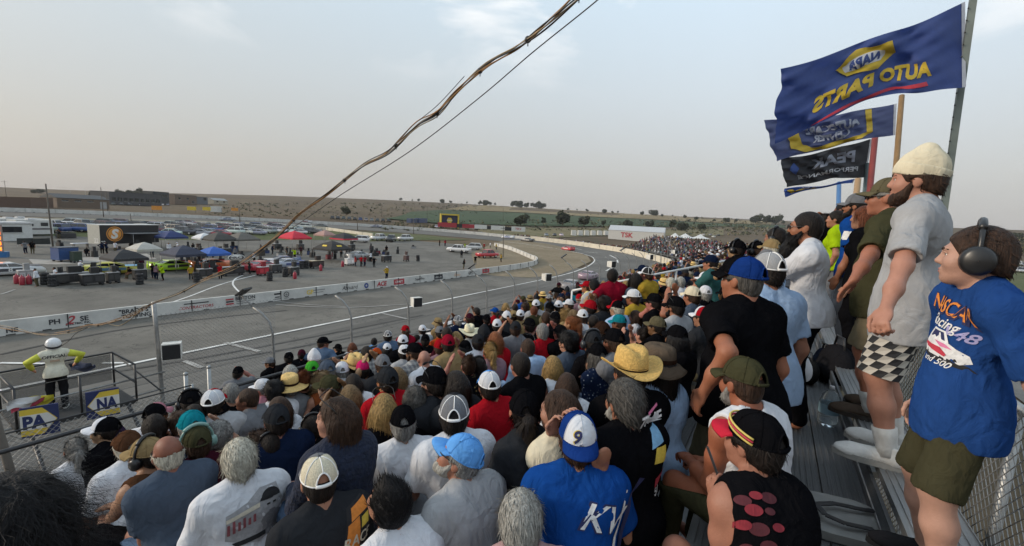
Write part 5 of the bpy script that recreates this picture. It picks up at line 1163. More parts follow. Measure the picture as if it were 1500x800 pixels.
for px, lb in ((38, 'dark banner panel left of its twin on the pit railing'), (62, 'dark banner panel right of its twin on the pit railing')): block('banner_panel', px, 361, (1.8, .08, .9), .1, (.02, .025, .025), lb, 'banner', [('post', (-.85, 0, .4), (.06, .06, .9), (.4, .4, .4)), ('post', (.85, 0, .4), (.06, .06, .9), (.4, .4, .4))], False, .3)
# motorhomes and trailers parked by the infield
for px, py, L_, lb in ((14, 343, 5.5, 'white motorhome at the far left of the infield'), (31, 342, 5.5, 'white motorhome with dark stripe, second at the left'), (46, 345, 5, 'white camper trailer in front of two motorhomes')): block('motorhome', px, py, (L_, 2.5, 2.5), .3, (.5, .5, .48), lb, 'motorhome', [('window', (-L_*.2, -1.26, 2.0), (L_*.3, .04, .6), (.03, .03, .035)), ('window', (L_*.25, -1.26, 2.0), (L_*.2, .04, .6), (.03, .03, .035)), ('stripe', (0, -1.265, 1.2), (L_*.9, .03, .22), (.06, .05, .06)), ('roof_unit', (0, 0, 2.9), (1, .8, .25), (.5, .5, .5))])
for i in range(6): block('motorhome', 840+9.5*i, 345.5-.1*i, (6.5, 2.5, 2.7), .5, (.5, .5, .48), f'{["first", "second", "third", "fourth", "fifth", "last"][i]} white trailer from the left in the row beyond the turn wall', 'trailer', [('window', (-1.2, -1.26, 2.0), (1.6, .04, .7), (.03, .03, .035)), ('door', (1.6, -1.26, 1.6), (.8, .04, 1.9), (.2, .2, .2))], group='trailers beyond the turn')
block('trailer', 617, 327, (11, 2.6, 2.6), .3, (.05, .07, .14), 'navy enclosed trailer beyond the far wall', 'trailer', [('door', (3, -1.31, 1.5), (1, .04, 2), (.1, .1, .12))]); block('trailer', 604, 327, (9, 2.6, 2.4), .3, (.04, .06, .12), 'dark blue trailer left of the navy one beyond the far wall', 'trailer', [('door', (2, -1.31, 1.5), (1, .04, 2), (.1, .1, .12))])
# buildings beyond the track
shed('metal_building', 112, 304.5, (17, 9, 3.7), .30, mw('brown_metal_siding', (.13, .095, .07)), mw('dark_metal_roof', (.075, .075, .075)), 'long brown metal building with a dark sloping roof', wins=[(-6, 2.9, 2, .5), (-2, 2.9, 2, .5), (2, 2.9, 2, .5)], pitch=1.5, doorc=(6.5, 2.4, 2.8, (.3, .3, .3)))
shed('office_building', 188, 300.5, (38, 14, 8.5), .45, mw('dark_grey_cladding', (.055, .055, .06)), paint((.05, .05, .055)), 'wide dark grey office building with a row of windows', wins=[(-16+4*i, 3.8, 2.8, 2.4) for i in range(9)])
shed('office_block', 229, 300.0, (15, 10, 11), .45, mw('charcoal_cladding', (.035, .04, .045)), paint((.06, .06, .06)), 'taller charcoal block at the right end of the grey offices', wins=[(-5+3.4*i, 8, 2.4, 2) for i in range(4)])
shed('warehouse', 263, 299.5, (27, 14, 9.5), .5, mw('brown_brick_front', (.12, .085, .062)), paint((.07, .06, .055)), 'brown flat roofed warehouse left of the dry hill', wins=[(-8, 6, 2.4, 1.6), (2, 6, 2.4, 1.6), (9, 3, 3, 2.4)])
shed('glasshouse', 287, 299, (20, 12, 8), .5, mw('blue_grey_siding', (.10, .11, .125)), paint((.09, .09, .10)), 'blue grey building beside the brown warehouse', wins=[(-8, 6, 4, 3), (6, 6, 4, 3)])
shed('house', 318, 299, (24, 10, 4.5), .5, mw('pale_render', (.33, .29, .22)), paint((.28, .27, .25)), 'low pale house with a white roof in front of the hill', pitch=2.5, wins=[(-6, 3, 3, 1.5), (5, 3, 3, 1.5)])
sweep_wall('timber_fence', [tuple(at_g(px, 304)[:2]) for px in (-60, 0, 45, 78)], .2, 3.4, mw('brown_fence_boards', (.10, .06, .042), (3, 3, .4)), 'high brown timber fence beyond the far wall, left of the metal building', top=1)
tk = shed('event_shed', 932, 352.5, (29, 12, 5.2), -1.40, mw('white_metal_siding', (.50, .49, .46)), mw('pale_metal_roof', (.42, .43, .44)), 'long white metal shed with big red letters beyond the turn', pitch=2.6)
mb = MB(); put_text(mb, 'TSK', (-4.5, -6.06, 3.0), (1, 0, 0), (0, 0, 1), 3.6, 0, bold=.03); mb.build('lettering', T_['red'], tk)
x, y = at_g(658, 334)[:2]
r = empty('display_gantry', (x, y, gz(x, y)), -.75, 'yellow framed advertising box with a blue emblem beyond the far wall', 'hoarding'); mb = MB()
for q in (-4.4, 4.4): mb.box((q, 0, 3.5), (.7, 3, 7.0))
mb.box((0, 0, 6.8), (9.4, 3, .7)); mb.build('frame', T_['yellow'], r); mb = MB(); mb.box((0, .3, 3.4), (8.1, 2, 6.0)); mb.build('screen', paint((.02, .025, .06)), r); mb = MB(); mb.lathe([(.001, 0), (1.5, 0)], 6, 0, Matrix.Translation((0, -.72, 3.9)) @ Matrix.Rotation(PI/2, 4, 'X'), smooth=False); put_text(mb, 'NAPA', (0, -.75, 3.9), (1, 0, 0), (0, 0, 1), 1.0, 1, bold=.03); mb.build('emblem', [T_['yellow'], T_['white']], r)
def banner(px, py, w_, h_, col, label, txt=None, tc_='white', rz=0):
 x, y = at_g(px, py)[:2]; rz = math.atan2(y, x)-PI/2+.15; r = empty('advertising_board', (x, y, gz(x, y)), rz, label, 'hoarding', 'boards beyond the far wall'); mb = MB(); mb.box((0, 0, 1.0+h_/2), (w_, .12, h_)); mb.build('board', T_[col], r)
 for q in (-.42, .42): mb = MB(); mb.cyl((q*w_, .12, 0), (q*w_, .12, 1+h_), .07, 6); mb.build('post', M_GALV0, r)
 if txt: mb = MB(); put_text(mb, txt, (0, -.07, 1+h_/2), (1, 0, 0), (0, 0, 1), h_*.7, 0, bold=.02); mb.build('lettering', T_[tc_], r)
banner(655, 336, 9, 2.2, 'red', 'red board with a white blob directly under the yellow frame'); banner(668, 336.5, 6, 1.8, 'black', 'black board right of the red board'); banner(684, 337, 8, 1.8, 'red', 'red board with a thin white strip, second of the far boards'); banner(700, 338, 9, 2.0, 'white', 'pale board between two dark boards beyond the wall'); banner(716, 339, 7, 1.7, 'black', 'dark board left of the white and red board'); banner(729, 340, 7, 2.2, 'white', 'white board with a red figure beyond the wall'); banner(745, 341, 7, 1.8, 'black', 'dark board between two white boards'); banner(759, 342, 7, 2.4, 'white', 'white board with red lettering, rightmost beyond the wall', 'TRX', 'red')
for px, c, l in ((230, 'orange', 'orange'), (281, 'yellow', 'pale yellow'), (303, 'yellow', 'yellow'), (344, 'orange', 'amber')): banner(px, 311.5, 3.2, 1.6, c, f'small {l} board on the far wall below the {"offices" if px < 260 else ("pale house" if px < 310 else "dry hill")}', rz=.9)
block('white_tank', 317, 311.5, (8, 3, 2.8), .9, (.5, .5, .47), 'white box trailer beside small boards beyond the far wall', 'trailer', [('door', (3, -1.52, 1.4), (1.2, .04, 2), (.3, .3, .3))])
def tent(px, py, s, label):
 x, y = at_g(px, py)[:2]; r = empty('marquee', (x, y, gz(x, y)), .4, label, 'tent', 'white marquees beyond the turn'); mb = MB(); a = s/2; vs = [(-a, -a, 2.4), (a, -a, 2.4), (a, a, 2.4), (-a, a, 2.4)]; md = [(v[0]*.45, v[1]*.45, 3.4) for v in vs]; mb.add(vs+md+[(0, 0, 5.2)], [(0, 1, 5, 4), (1, 2, 6, 5), (2, 3, 7, 6), (3, 0, 4, 7), (4, 5, 8), (5, 6, 8), (6, 7, 8), (7, 4, 8)], 0, True); mb.build('roof', mat('marquee_cloth', (.58, .57, .54), .7, nscale=1, namt=.08), r)
 for sx in (-1, 1):
  for sy in (-1, 1): mb = MB(); mb.cyl((sx*a*.98, sy*a*.98, 0), (sx*a*.98, sy*a*.98, 2.4), .05, 6); mb.build('pole', M_GALV0, r)
tent(1003, 354, 11, 'largest white marquee with pointed roof behind the turn'); tent(1025, 355, 10, 'white marquee right of the largest one'); tent(988, 353, 8, 'white marquee left of the largest one')
# ================================================================ poles
M_POLE = mat('weathered_pole', (.10, .085, .07), .85, nscale=3, namt=.2)
def pole(px, py_base, py_top, label, arm=0, lamp=False, r0=.14, name='utility_pole', cat='utility pole'):
 b = Vector(at_g(px, py_base)); d = proj(b)[2]; h = (py_base-py_top)*d/FPX*1.0; r = empty(name, b, 0, label, cat, 'poles round the track'); mb = MB(); k = UPV; mb.tube([Vector((0, 0, -.3)), k*h*.5, k*h], [r0, r0*.85, r0*.7], 8); mb.build('shaft', M_POLE if not lamp else M_GALV0, r)
 if arm and not lamp: mb = MB(); mb.box(k*(h*.94), (arm, .12, .12), 0, -.6); mb.build('cross_arm', M_POLE, r)
 if lamp: mb = MB(); s = arm; mb.tube([k*h*.96, k*h+Vector((s*.25*.85, -.25*s*.5, .5)), k*h+Vector((s*.85, -s*.5, .2))], .08, 6); mb.build('arm', M_GALV0, r); mb = MB(); mb.box(k*h+Vector((s*.92, -s*.54, .15)), (.9, .4, .18)); mb.build('lamp_head', paint((.3, .3, .3)), r)
pole(10, 293, 265, 'wooden utility pole with cross arm at the left edge', 3); pole(79, 372, 271, 'tall thin pole rising from the pits in front of the brown building', .0, r0=.11); pole(152, 318, 275, 'thin wooden pole before the grey offices', 0, r0=.12); pole(104, 291, 276, 'street lamp with a long arm to the left, behind the brown building', -9, True, .16, 'street_lamp', 'street lamp'); pole(126, 291, 275, 'street lamp with arm to the right, behind the brown building', 8, True, .16, 'street_lamp', 'street lamp'); pole(193, 335, 313, 'short pole standing among the parked cars', 0, r0=.1); pole(352, 333, 304, 'dark pole in front of the far wall below the hill', 0, r0=.14); pole(524, 341, 315, 'pole at the end of the infield wall', 0, r0=.12); pole(606, 343, 320, 'pole on the far grass beside the white pickups', 0, r0=.12); pole(737, 377, 332, 'tall dark lamp pole beside the red pickup', 1.2, r0=.10); pole(158, 310, 282, 'pole by the right end of the brown building', 0, r0=.14)
for i, (px, b, t) in enumerate(((366, 309, 295), (396, 311, 297), (559, 318, 300), (626, 321, 303), (649, 320, 300), (669, 323, 309), (737, 325, 305), (776, 327, 310), (866, 331, 318), (1001, 336, 327), (1030, 337, 326), (962, 334, 324), (774, 326, 312))): pole(px, b, t, ['thin pole low on the dry hill, leftmost', 'thin pole on the dry hill beside the leftmost one', 'thin pole below the hill crest above the far cars', 'pole at the left end of the green field', 'pole above the yellow framed box', 'pole at the near edge of green field', 'pole in the green field above the tall lamp pole', 'pole in front of the left shrubs', 'pole beyond the row of round shrubs', 'thin pole behind the white marquees', 'thin pole right of the white marquees', 'thin pole behind the white shed', 'pole beside the second shrub'][i], 0, r0=.16)
# ================================================================ trees
M_LEAF = []
for i, c in enumerate(((.022, .028, .015), (.034, .042, .021), (.05, .056, .03))): M_LEAF.append(mat('leaf_%s' % 'abc'[i], c, .85, nscale=.6, namt=.3))
M_BARK = mat('bark', (.09, .07, .05), .9, nscale=4, namt=.3)
TREES = []
def tree_proto(seed, w_, h_, n, mi):
 rs = np.random.RandomState(seed); r = MB(); cl = []
 for i in range(9): a = rs.rand()*6.28; q = rs.rand(); cl.append((w_*.33*math.cos(a)*q**.5, w_*.33*math.sin(a)*q**.5, h_*(.35+.5*rs.rand()), w_*(.16+.14*rs.rand())))
 for i in range(n):
  c = cl[rs.randint(len(cl))]; d = rs.randn(3); d /= np.linalg.norm(d); rr = c[3]*(.55+.55*rs.rand()); p = np.array(c[:3])+d*rr*np.array((1, 1, .8)); s = w_*.050*(.6+.9*rs.rand()); u = rs.randn(3); u /= np.linalg.norm(u); v = np.cross(u, rs.randn(3)); v /= np.linalg.norm(v)
  r.add([p-u*s-v*s*.5, p+u*s-v*s*.3, p+u*s*.6+v*s, p-u*s*.7+v*s*.7], [(0, 1, 2, 3)], rs.randint(3))
 t = MB(); t.tube([(0, 0, -.3), (.02*w_, 0, h_*.25), (-.01*w_, .01*w_, h_*.55), (.02*w_, 0, h_*.8)], [.045*w_, .035*w_, .022*w_, .008*w_], 7)
 for i in range(5): c = cl[i]; t.tube([(0, 0, h_*.3), (c[0]*.5, c[1]*.5, h_*.42), c[:3]], [.02*w_, .014*w_, .005*w_], 5)
 return r.mesh('crown', M_LEAF), t.mesh('trunk', M_BARK)
for s, w_, h_ in ((1, 6, 6), (2, 5, 7), (3, 8, 6.5), (4, 7, 4)): TREES.append((tree_proto(s, w_, h_, 1500, 0), w_, h_))
tcount = {}
def tree(px, py, hpx, k, label, group='trees on the far slopes', rnd=random.Random(9)):
 b = Vector(at_g(px, py))
 while proj(b)[2] > 1500: py += .7; b = Vector(at_g(px, py))
 d = proj(b)[2]; (cm, tm), w_, h_ = TREES[k]; s = hpx*.85*d/FPX/h_; r = empty('tree' if hpx > 7 else 'shrub', b, rnd.uniform(0, 6), label, 'tree' if hpx > 7 else 'shrub', group); r.scale = (s, s, s); obj('crown', cm, r); obj('trunk', tm, r)
for px, py, hp, k, l in ((763, 331.5, 20, 2, 'broad dark shrub at the left end of the green field, behind the boards'), (796, 331, 17, 1, 'narrow shrub second in the row beyond the turn'), (824, 331, 23, 2, 'tallest round shrub left of the white shed'), (855, 332, 21, 0, 'round shrub next to the tallest one'), (884, 333, 14, 1, 'small narrow shrub just left of the white shed'), (920, 334, 16, 0, 'shrub directly behind the left end of the white shed'), (951, 334, 15, 0, 'shrub behind the roof ridge of the white shed'), (985, 337, 20, 1, 'tall narrow shrub right of the white shed'), (1000, 338, 12, 3, 'low shrub behind the white marquees'), (1028, 337, 9, 3, 'low bush right of the white marquees'), (507, 315, 13, 2, 'lone round bush on the dry hill above the far cars'), (1107, 328, 16, 2, 'left dark tree of the cluster on the right horizon'), (1122, 328, 17, 0, 'middle dark tree of the cluster on the right horizon'), (1136, 329, 16, 2, 'right dark tree of the cluster on the right horizon'), (1064, 326, 7, 3, 'small tree on the right horizon'), (1078, 327, 9, 1, 'narrow tree on the right horizon'), (1147, 330, 10, 1, 'last narrow tree at the right of the horizon cluster'), (178, 289, 12, 2, 'dark tree behind the left part of the grey offices'), (194, 289, 10, 3, 'low dark tree behind the middle of the grey offices'), (207, 288, 13, 2, 'dark tree behind the right part of the grey offices'), (60, 283, 6, 3, 'low bush on the skyline behind the brown building'), (50, 283, 5, 3, 'small bush on the skyline left of the brown building'), (135, 287, 6, 3, 'low bush right of the street lamps'), (1490, 349, 8, 3, 'bush on the skyline behind the boy')): tree(px, py, hp, k, l)
SKY_T = [(587, 292, 4), (604, 292.5, 3), (613, 292.5, 3), (648, 294, 4), (660, 294.5, 4), (684, 296, 4), (703, 298, 5), (711, 298, 6), (718, 299, 6), (725, 299, 5), (751, 301, 7), (759, 301, 8), (771, 302, 9), (779, 302, 9), (786, 302, 10), (793, 303, 7), (832, 305.5, 3), (845, 306.5, 3), (860, 307.5, 3), (885, 310, 4), (897, 310.5, 3), (905, 311, 4), (940, 313.5, 5), (957, 314, 7), (970, 315.5, 4), (985, 316, 3), (1003, 318, 4), (1020, 320, 3), (1046, 323, 4)]
for i, (px, py, hp) in enumerate(SKY_T): tree(px, py+2, hp+1.5, i % 4, f'tiny dark {["bush", "tree", "thicket"][i % 3]} on the hill crest, {["", "second ", "third ", "fourth ", "fifth ", "sixth ", "seventh ", "eighth ", "ninth ", "tenth "][i//3]}{["bush", "tree", "thicket"][i % 3]} from the left' if i > 2 else f'tiny dark {["bush", "tree", "thicket"][i % 3]} on the hill crest, leftmost of its kind')
# weeds and rough growth below the hill and behind the car park: nobody could count them
rs = np.random.RandomState(4); mb = MB()
def scrub(n, xa, xb, ya, yb, smin, smax):
 for i in range(n):
  p = at_g(rs.uniform(xa, xb), rs.uniform(ya, yb)); d = proj(p)[2]; s = rs.uniform(smin, smax)*d/FPX
  if d > 1500: continue
  for k in range(7): q = p+np.array((rs.randn()*s*.8, rs.randn()*s*.8, abs(rs.randn())*s*.5)); u = rs.randn(3)*s*.45; v = rs.randn(3)*s*.45; mb.add([q-u, q+v, q+u, q-v*.8], [(0, 1, 2, 3)], rs.randint(3))
scrub(700, 560, 1120, 324, 338, .8, 2.6); scrub(420, 300, 700, 298, 318, .6, 1.8); scrub(160, 700, 1100, 306, 322, .5, 1.2); scrub(330, 1440, 1530, 348, 372, 1.2, 3.4); scrub(200, 1000, 1160, 330, 345, .8, 2.4); scrub(120, 1150, 1330, 330, 360, .8, 2.4)
tag(mb.build('scrub', [mat('dry_scrub', (.15, .13, .07), .9), M_LEAF[2], M_LEAF[1]]), kind='stuff')

# ================================================================ the grandstand
ROWY = lambda k: .10+.75*k
FLOOR = lambda k: 6.98-.2*k
NROW = 10
WALKZ, BENCHZ = H0-1.60, H0-1.37
def metal_mat(name, col, rough, dirt):
 m = mat(name, col, rough, .75, nscale=5, namt=dirt, bump=.12, bscale=60, stretch=(.15, 2, 2)); return m
M_ALU = metal_mat('worn_aluminium', (.30, .30, .30), .48, .25)
M_ALUD = metal_mat('grubby_aluminium', (.15, .155, .16), .6, .35)
M_GALV = mat('galvanised_steel', (.30, .31, .31), .5, .7, nscale=9, namt=.2)
M_RAILB = mat('black_rail_paint', (.018, .018, .02), .45, nscale=8, namt=.3)
M_RAILW = mat('white_rail_paint', (.62, .62, .60), .5, nscale=5, namt=.15)
M_DARK = mat('dark_underside', (.03, .03, .03), .8)
M_RIB = mat('tread_grooves', (.16, .165, .17), .55, .7, nscale=5, namt=.3, stretch=(.2, 30, 1), bump=.5, bscale=14)
XA, XB = -3.0, 62.0
def plank(mb, y0, y1, z, th=.045, mi=0, xa=XA, xb=XB, groove=True):
 mb.box(((xa+xb)/2, (y0+y1)/2, z-th/2), (xb-xa, y1-y0, th), mi)
 if groove:
  n = max(2, int((y1-y0)/.032))
  for i in range(n+1): y = y0+(y1-y0)*i/n; mb.box(((xa+xb)/2, y, z+.002), (xb-xa, .006, .008), mi)
stand = empty('grandstand', (0, 0, 0), 0, 'aluminium bleacher grandstand of stepped bench rows under the crowd', 'grandstand')
for k in range(NROW):
 y, f = ROWY(k), FLOOR(k); mb = MB(); plank(mb, y-.16, y+.13, f+.43, groove=k < 5); mb.build('bench_seat', M_ALU, stand)
 mb = MB(); plank(mb, y+.17, y+.41, f-.002, groove=k < 5); plank(mb, y+.425, y+.57, f-.002, groove=k < 5); mb.box(((XA+XB)/2, y+.58, f-.10), (XB-XA, .02, .20), 0); mb.build('foot_board', M_ALUD, stand)
mb = MB(); plank(mb, -.40, -.075, WALKZ); plank(mb, -.625, -.415, WALKZ); mb.build('foot_board', M_RIB, stand)
mb = MB(); mb.box(((XA+XB)/2, -.637, WALKZ+.04), (XB-XA, .018, .27), 0); mb.tube([(XA, -.634, WALKZ+.07), (XB, -.634, WALKZ+.07)], .012, 8, 1); mb.build('riser', [M_ALUD, M_ALU], stand)
mb = MB(); plank(mb, -.80, -.665, BENCHZ); plank(mb, -.94, -.815, BENCHZ); mb.build('bench_seat', M_ALU, stand)
mb = MB(); plank(mb, 7.15, 8.05, 4.72, groove=False); mb.box(((XA+XB)/2, 8.06, 2.6), (XB-XA, .03, 4.2), 0); mb.build('front_walkway', M_ALUD, stand)
mb = MB()
for x in np.arange(XA, XB, 2.5):
 for k in range(0, NROW, 3): mb.box((x, ROWY(k), FLOOR(k)/2-.05), (.08, .08, FLOOR(k)-.1), 0)
 a, b = Vector((x, -1.2, 7.15)), Vector((x, 8.0, 4.6)); mb.tube([a, b], .06, 6, 0, smooth=False); mb.box((x, -1.15, 3.6), (.09, .09, 7.2), 0)
mb.build('support_frame', M_GALV, stand)
# black front rail, in two lengths with a stair gap between them
RZ = H0-3.225
def front_rail(xa, xb, label, curve=True):
 r = empty('guard_rail', (xa, 8, 4.72), 0, label, 'railing', 'black pipe rails along the front of the stand'); o = Vector((xa, 8, 4.72))
 mb = MB(); pts = [Vector((xa, 8, RZ))-o] if True else []
 e = [Vector((xb-.12, 8, RZ)), Vector((xb-.03, 8, RZ-.03)), Vector((xb, 8, RZ-.12)), Vector((xb, 8, 4.72))]; s_ = [Vector((xa, 8, 4.72)), Vector((xa, 8, RZ-.12)), Vector((xa+.03, 8, RZ-.03)), Vector((xa+.12, 8, RZ))]
 mb.tube([p-o for p in s_+e], .030, 8, 0); mb.build('top_rail', M_RAILB, r)
 mb = MB(); mb.tube([Vector((xa, 8, 5.28))-o, Vector((xb, 8, 5.28))-o], .022, 6, 0); mb.build('mid_rail', M_RAILB, r)
 n = max(1, int((xb-xa)/2.4))
 for i in range(1, n):
  mb = MB(); x = xa+(xb-xa)*i/n; mb.cyl(Vector((x, 8, 4.72))-o, Vector((x, 8, RZ))-o, .026, 8, 0); mb.build('rail_post', M_RAILB, r)
 return r
gx0, gx1 = at_y(566, 503, 8.0)[0], at_y(616, 489, 8.0)[0]
front_rail(-2.2, gx0, 'black pipe guard rail in front of the flag stand, ending at the stair gap')
front_rail(gx1, 58, 'black pipe guard rail running on past the stair gap towards the turn')
# white handrails up among the crowd: each crosses the rows beside a stair
def handrail(pa, pb, ya, yb, label, posts=2):
 A, B_ = Vector(at_y(*pa, ya)), Vector(at_y(*pb, yb)); r = empty('handrail', A, 0, label, 'handrail', 'white handrails among the seats')
 mb = MB(); mb.tube([Vector((0, 0, 0)), B_-A], .024, 8, 0); mb.build('top_rail', M_RAILW, r)
 for i in range(posts+1):
  p = (B_-A)*(i/posts); k = (A+p).y; fl = FLOOR(max(0, (k-.1)/.75)); mb = MB(); mb.cyl(p, (p.x, p.y, fl-A.z), .022, 8, 0); mb.build('rail_post', M_RAILW, r)
handrail((838, 426), (1062, 382), 3.9, 1.05, 'long white stair handrail rising across the crowd behind the standing people', 3)
handrail((965, 440), (1050, 424), 2.4, 1.3, 'short white handrail beside the woman in teal cap, nearer the camera', 1)
handrail((995, 462), (1062, 446), 1.6, .9, 'lowest white handrail just left of the man in royal blue cap', 1)
# chain-link behind the top row
bf = empty('chain_link_fence', (0, -1.02, 7.2), 0, 'galvanised chain-link safety fence closing off the back of the top row', 'fence')
weave('wire_mesh', (.4, 0, -.45), (1, 0, 0), 5.0, 1.5, .062, .0026, bf, M_GALV0)
for x in (.4, 2.9, 5.4, 7.9):
 mb = MB(); mb.cyl((x, -.03, -.5), (x, -.03, 1.05), .024, 8); mb.build('fence_post', M_GALV, bf)
mb = MB(); mb.cyl((.4, -.03, 1.04), (30, -.03, 1.04), .021, 8); mb.build('top_rail', M_GALV, bf)

# ================================================================ colours with names
def S(hexs):
 h = hexs.lstrip('#'); v = [int(h[i:i+2], 16)/255 for i in (0, 2, 4)]; return tuple(x/12.92 if x <= .04045 else ((x+.055)/1.055)**2.4 for x in v)
CN = dict(white='#c3c5ca', cream='#c9c0a8', black='#17171a', charcoal='#35373b', grey='#83858a', lightgrey='#97989a', navy='#1c2740', blue='#1d4f9e', royal='#1f3f86', lightblue='#92a9c6', skyblue='#5a93d0', slate='#566273', teal='#1f8a99', seagreen='#3d6b6a',
   red='#b01d28', crimson='#9c1d33', maroon='#471e2b', pink='#c98a96', hotpink='#dd2f72', palepink='#caa5a5', mauve='#9a7c85', purple='#3d3048', orange='#c4562a', rust='#8a4a2a', yellow='#c2a13e', paleyellow='#d5c887', lime='#b4d820', green='#49b13c', olive='#4b4a36', khaki='#6d6650', tan='#a48d66', brown='#5c402f', darkbrown='#3a2a22', straw='#cfae6d', palm='#c9a45c', whitestraw='#d9d2b4', denim='#5d7390', mint='#8fb9b0', taupe='#6e6154')
WORD = dict(lightgrey='light grey', royal='royal blue', lightblue='light blue', skyblue='sky blue', seagreen='sea green', hotpink='hot pink', palepink='pale pink', paleyellow='pale yellow', darkbrown='dark brown', whitestraw='pale straw', palm='golden straw', straw='straw', mint='mint green', denim='blue denim')
CL = {k: tuple(x*(1.0 if k in ('white', 'cream', 'lightgrey', 'whitestraw', 'straw', 'palm', 'paleyellow', 'skyblue', 'lightblue') else .62) for x in S(v)) for k, v in CN.items()}
HC = dict(brown='#3d2a1e', dark='#1e1612', black='#121012', grey='#8a8884', white='#c9c4b4', silver='#a8a69f', blonde='#9d7f4e', ash='#7d6647', auburn='#6b3a22', ginger='#8a5230', salt='#55524e')
HCL = {k: tuple(.7*x for x in S(v)) for k, v in HC.items()}
SKINS = [tuple(.62*v for v in S(x)) for x in ('#b98468', '#a87459', '#c08e74', '#9a664c', '#ad7a5f', '#b57d63', '#8c5c44')]
PEOPLE = []                                    # records used to write labels afterwards
_T = {}
POSES = dict(lap=dict(), knees=dict(lean=24, hl=(-.16, .40, .68), hr=(.16, .40, .68), pitch=-6), crossed=dict(lean=4, hl=(.10, .24, .78), hr=(-.10, .25, .80), pl=(-1, .1, -.4), pr=(1, .1, -.4)), phone=dict(lean=4, hl=(-.09, .34, 1.14), hr=(.07, .30, 1.20), pl=(-.6, .1, -1), pr=(.6, .1, -1)), slump=dict(lean=15, hl=(-.05, .33, .66), hr=(.06, .35, .66)), chin=dict(lean=14, hl=(-.06, .30, .66), hr=(.07, .20, 1.09), pr=(.6, .2, -1)))
SPOSES = dict(stand=dict(), hips=dict(hl=(-.26, .06, 1.0), hr=(.26, .06, 1.0), pl=(-1, -.6, 0), pr=(1, -.6, 0)), folded=dict(hl=(.12, .24, 1.20), hr=(-.12, .26, 1.22), pl=(-1, .1, -.4), pr=(1, .1, -.4)), phone=dict(hl=(-.12, .30, 1.30), hr=(.06, .33, 1.50), pl=(-1, .1, -1), pr=(1, .1, -1)))
def template(seat, pose, tee, female, yaw, kid, shorts=0):
 key = (seat, pose, tee, female, yaw, kid, shorts)
 if key not in _T:
  kw = dict(POSES[pose] if seat else SPOSES[pose]); s = len(_T)
  _T[key] = make_body(seat=seat, tee=tee, female=female, yaw=yaw, vox=.014, fv=.009, seed=s*3+1, w=(.92 if female else .98+.06*(s % 3)), belly=(.01 if female else .02*(s % 3)), shorts=shorts, twist=((s*37) % 11-5), side=((s*53) % 7-3)*.8, shw=.94 if kid else 1, **kw)
 return _T[key]
def dress(p, B, hat, hat2, hairk, hairc, extras, rnd, hi=False):
 """hair and headwear as children of the body, set in the head's frame"""
 MH = B['MH']
 if hairk and hairk != 'bald': obj('hair', hair_under(hairk) if hat else hair(hairk), p, M=MH, color=hairc)
 for e in extras:
  if e.startswith('hp'):
   phones_on(p, MH @ (Matrix.Scale(1.06, 4) if hat else Matrix()), CL[e.split('/')[1]])
  elif e == 'gl': obj('sunglasses', hat_mesh('glasses')[0], p, M=MH @ Matrix.Translation((0, -.018, .085)) @ Matrix.Rotation(rad(35), 4, 'X'), color=(.012, .012, .012))
  elif e == 'sg': obj('sunglasses', hat_mesh('glasses')[0], p, M=MH @ Matrix.Translation((0, -.004, .0)), color=(.012, .012, .012))
  elif e.startswith('beard'): obj('beard', hair('beard'), p, M=MH, color=HCL[e.split('/')[1]])
 if not hat: return
 kind, c1, c2 = hat
 if kind in ('cap', 'trucker', 'backcap'): cap_on(p, MH @ Matrix.Rotation(rad(rnd.uniform(-6, 6)), 4, 'Z') @ Matrix.Rotation(rad(rnd.uniform(-3, 7)), 4, 'X'), 'trucker' if kind == 'trucker' else 'cap', CL[c1], CL[c2] if c2 else None, back=kind == 'backcap')
 else:
  ms = hat_mesh(kind); o = obj({'palm': 'straw_hat', 'straw': 'straw_hat', 'cowboy': 'cowboy_hat', 'bucket': 'bucket_hat'}.get(kind, kind), ms[0], p, M=MH @ Matrix.Translation((0, 0, .012)) @ Matrix.Rotation(rad(rnd.uniform(-4, 8)), 4, 'X'), color=CL[c1])
  if len(ms) > 1: obj('cuff' if kind == 'beanie' else 'hat_band', ms[1], o, color=CL[c2] if c2 else (CL[c1] if kind == 'beanie' else CL['darkbrown']))
HATW = dict(cap='cap', trucker='mesh-back cap', backcap='backward cap', beanie='knit beanie', bandana='bandana', straw='wide straw hat', palm='straw cowboy hat', cowboy='cowboy hat', bucket='bucket hat')
def W_(c): return WORD.get(c, c)
SHW = dict(tee='t-shirt', tank='sleeveless top', long='long-sleeved top', hoodie='hoodie')
PATW = dict(plaid='plaid', floral='floral', paisley='paisley', stripe='striped', print='printed')
MPAT = dict(plaid=M_PLAID, floral=M_FLORAL, paisley=M_PAISLEY)
def hat_words(hat):
 if not hat: return None
 k, a, b = hat
 if k in ('straw', 'palm', 'cowboy'): return W_(a)+' cowboy hat' if k != 'straw' else 'wide brimmed straw hat'
 if b and b != a: return f'{W_(a)} and {W_(b)} {HATW[k]}'
 return f'{W_(a)} {HATW[k]}'
def record(p, seat, row, hat, shirt, extras, pos, fixed=None, where=None):
 PEOPLE.append(dict(o=p, seat=seat, row=row, hat=hat_words(hat), shirt=shirt, ex=extras, pos=Vector(pos), fixed=fixed, where=where))
def shirt_words(tee, col, pat): return ' '.join(x for x in (W_(col), PATW.get(pat), SHW.get(tee, tee)) if x)
def parse(tok):
 hat = None
 if tok != '-':
  k, c = tok.split('/'); cs = c.split('+'); hat = (k, cs[0], cs[1] if len(cs) > 1 else None)
 return hat
TROU = ['navy', 'black', 'charcoal', 'denim', 'khaki', 'olive', 'grey', 'denim', 'black']
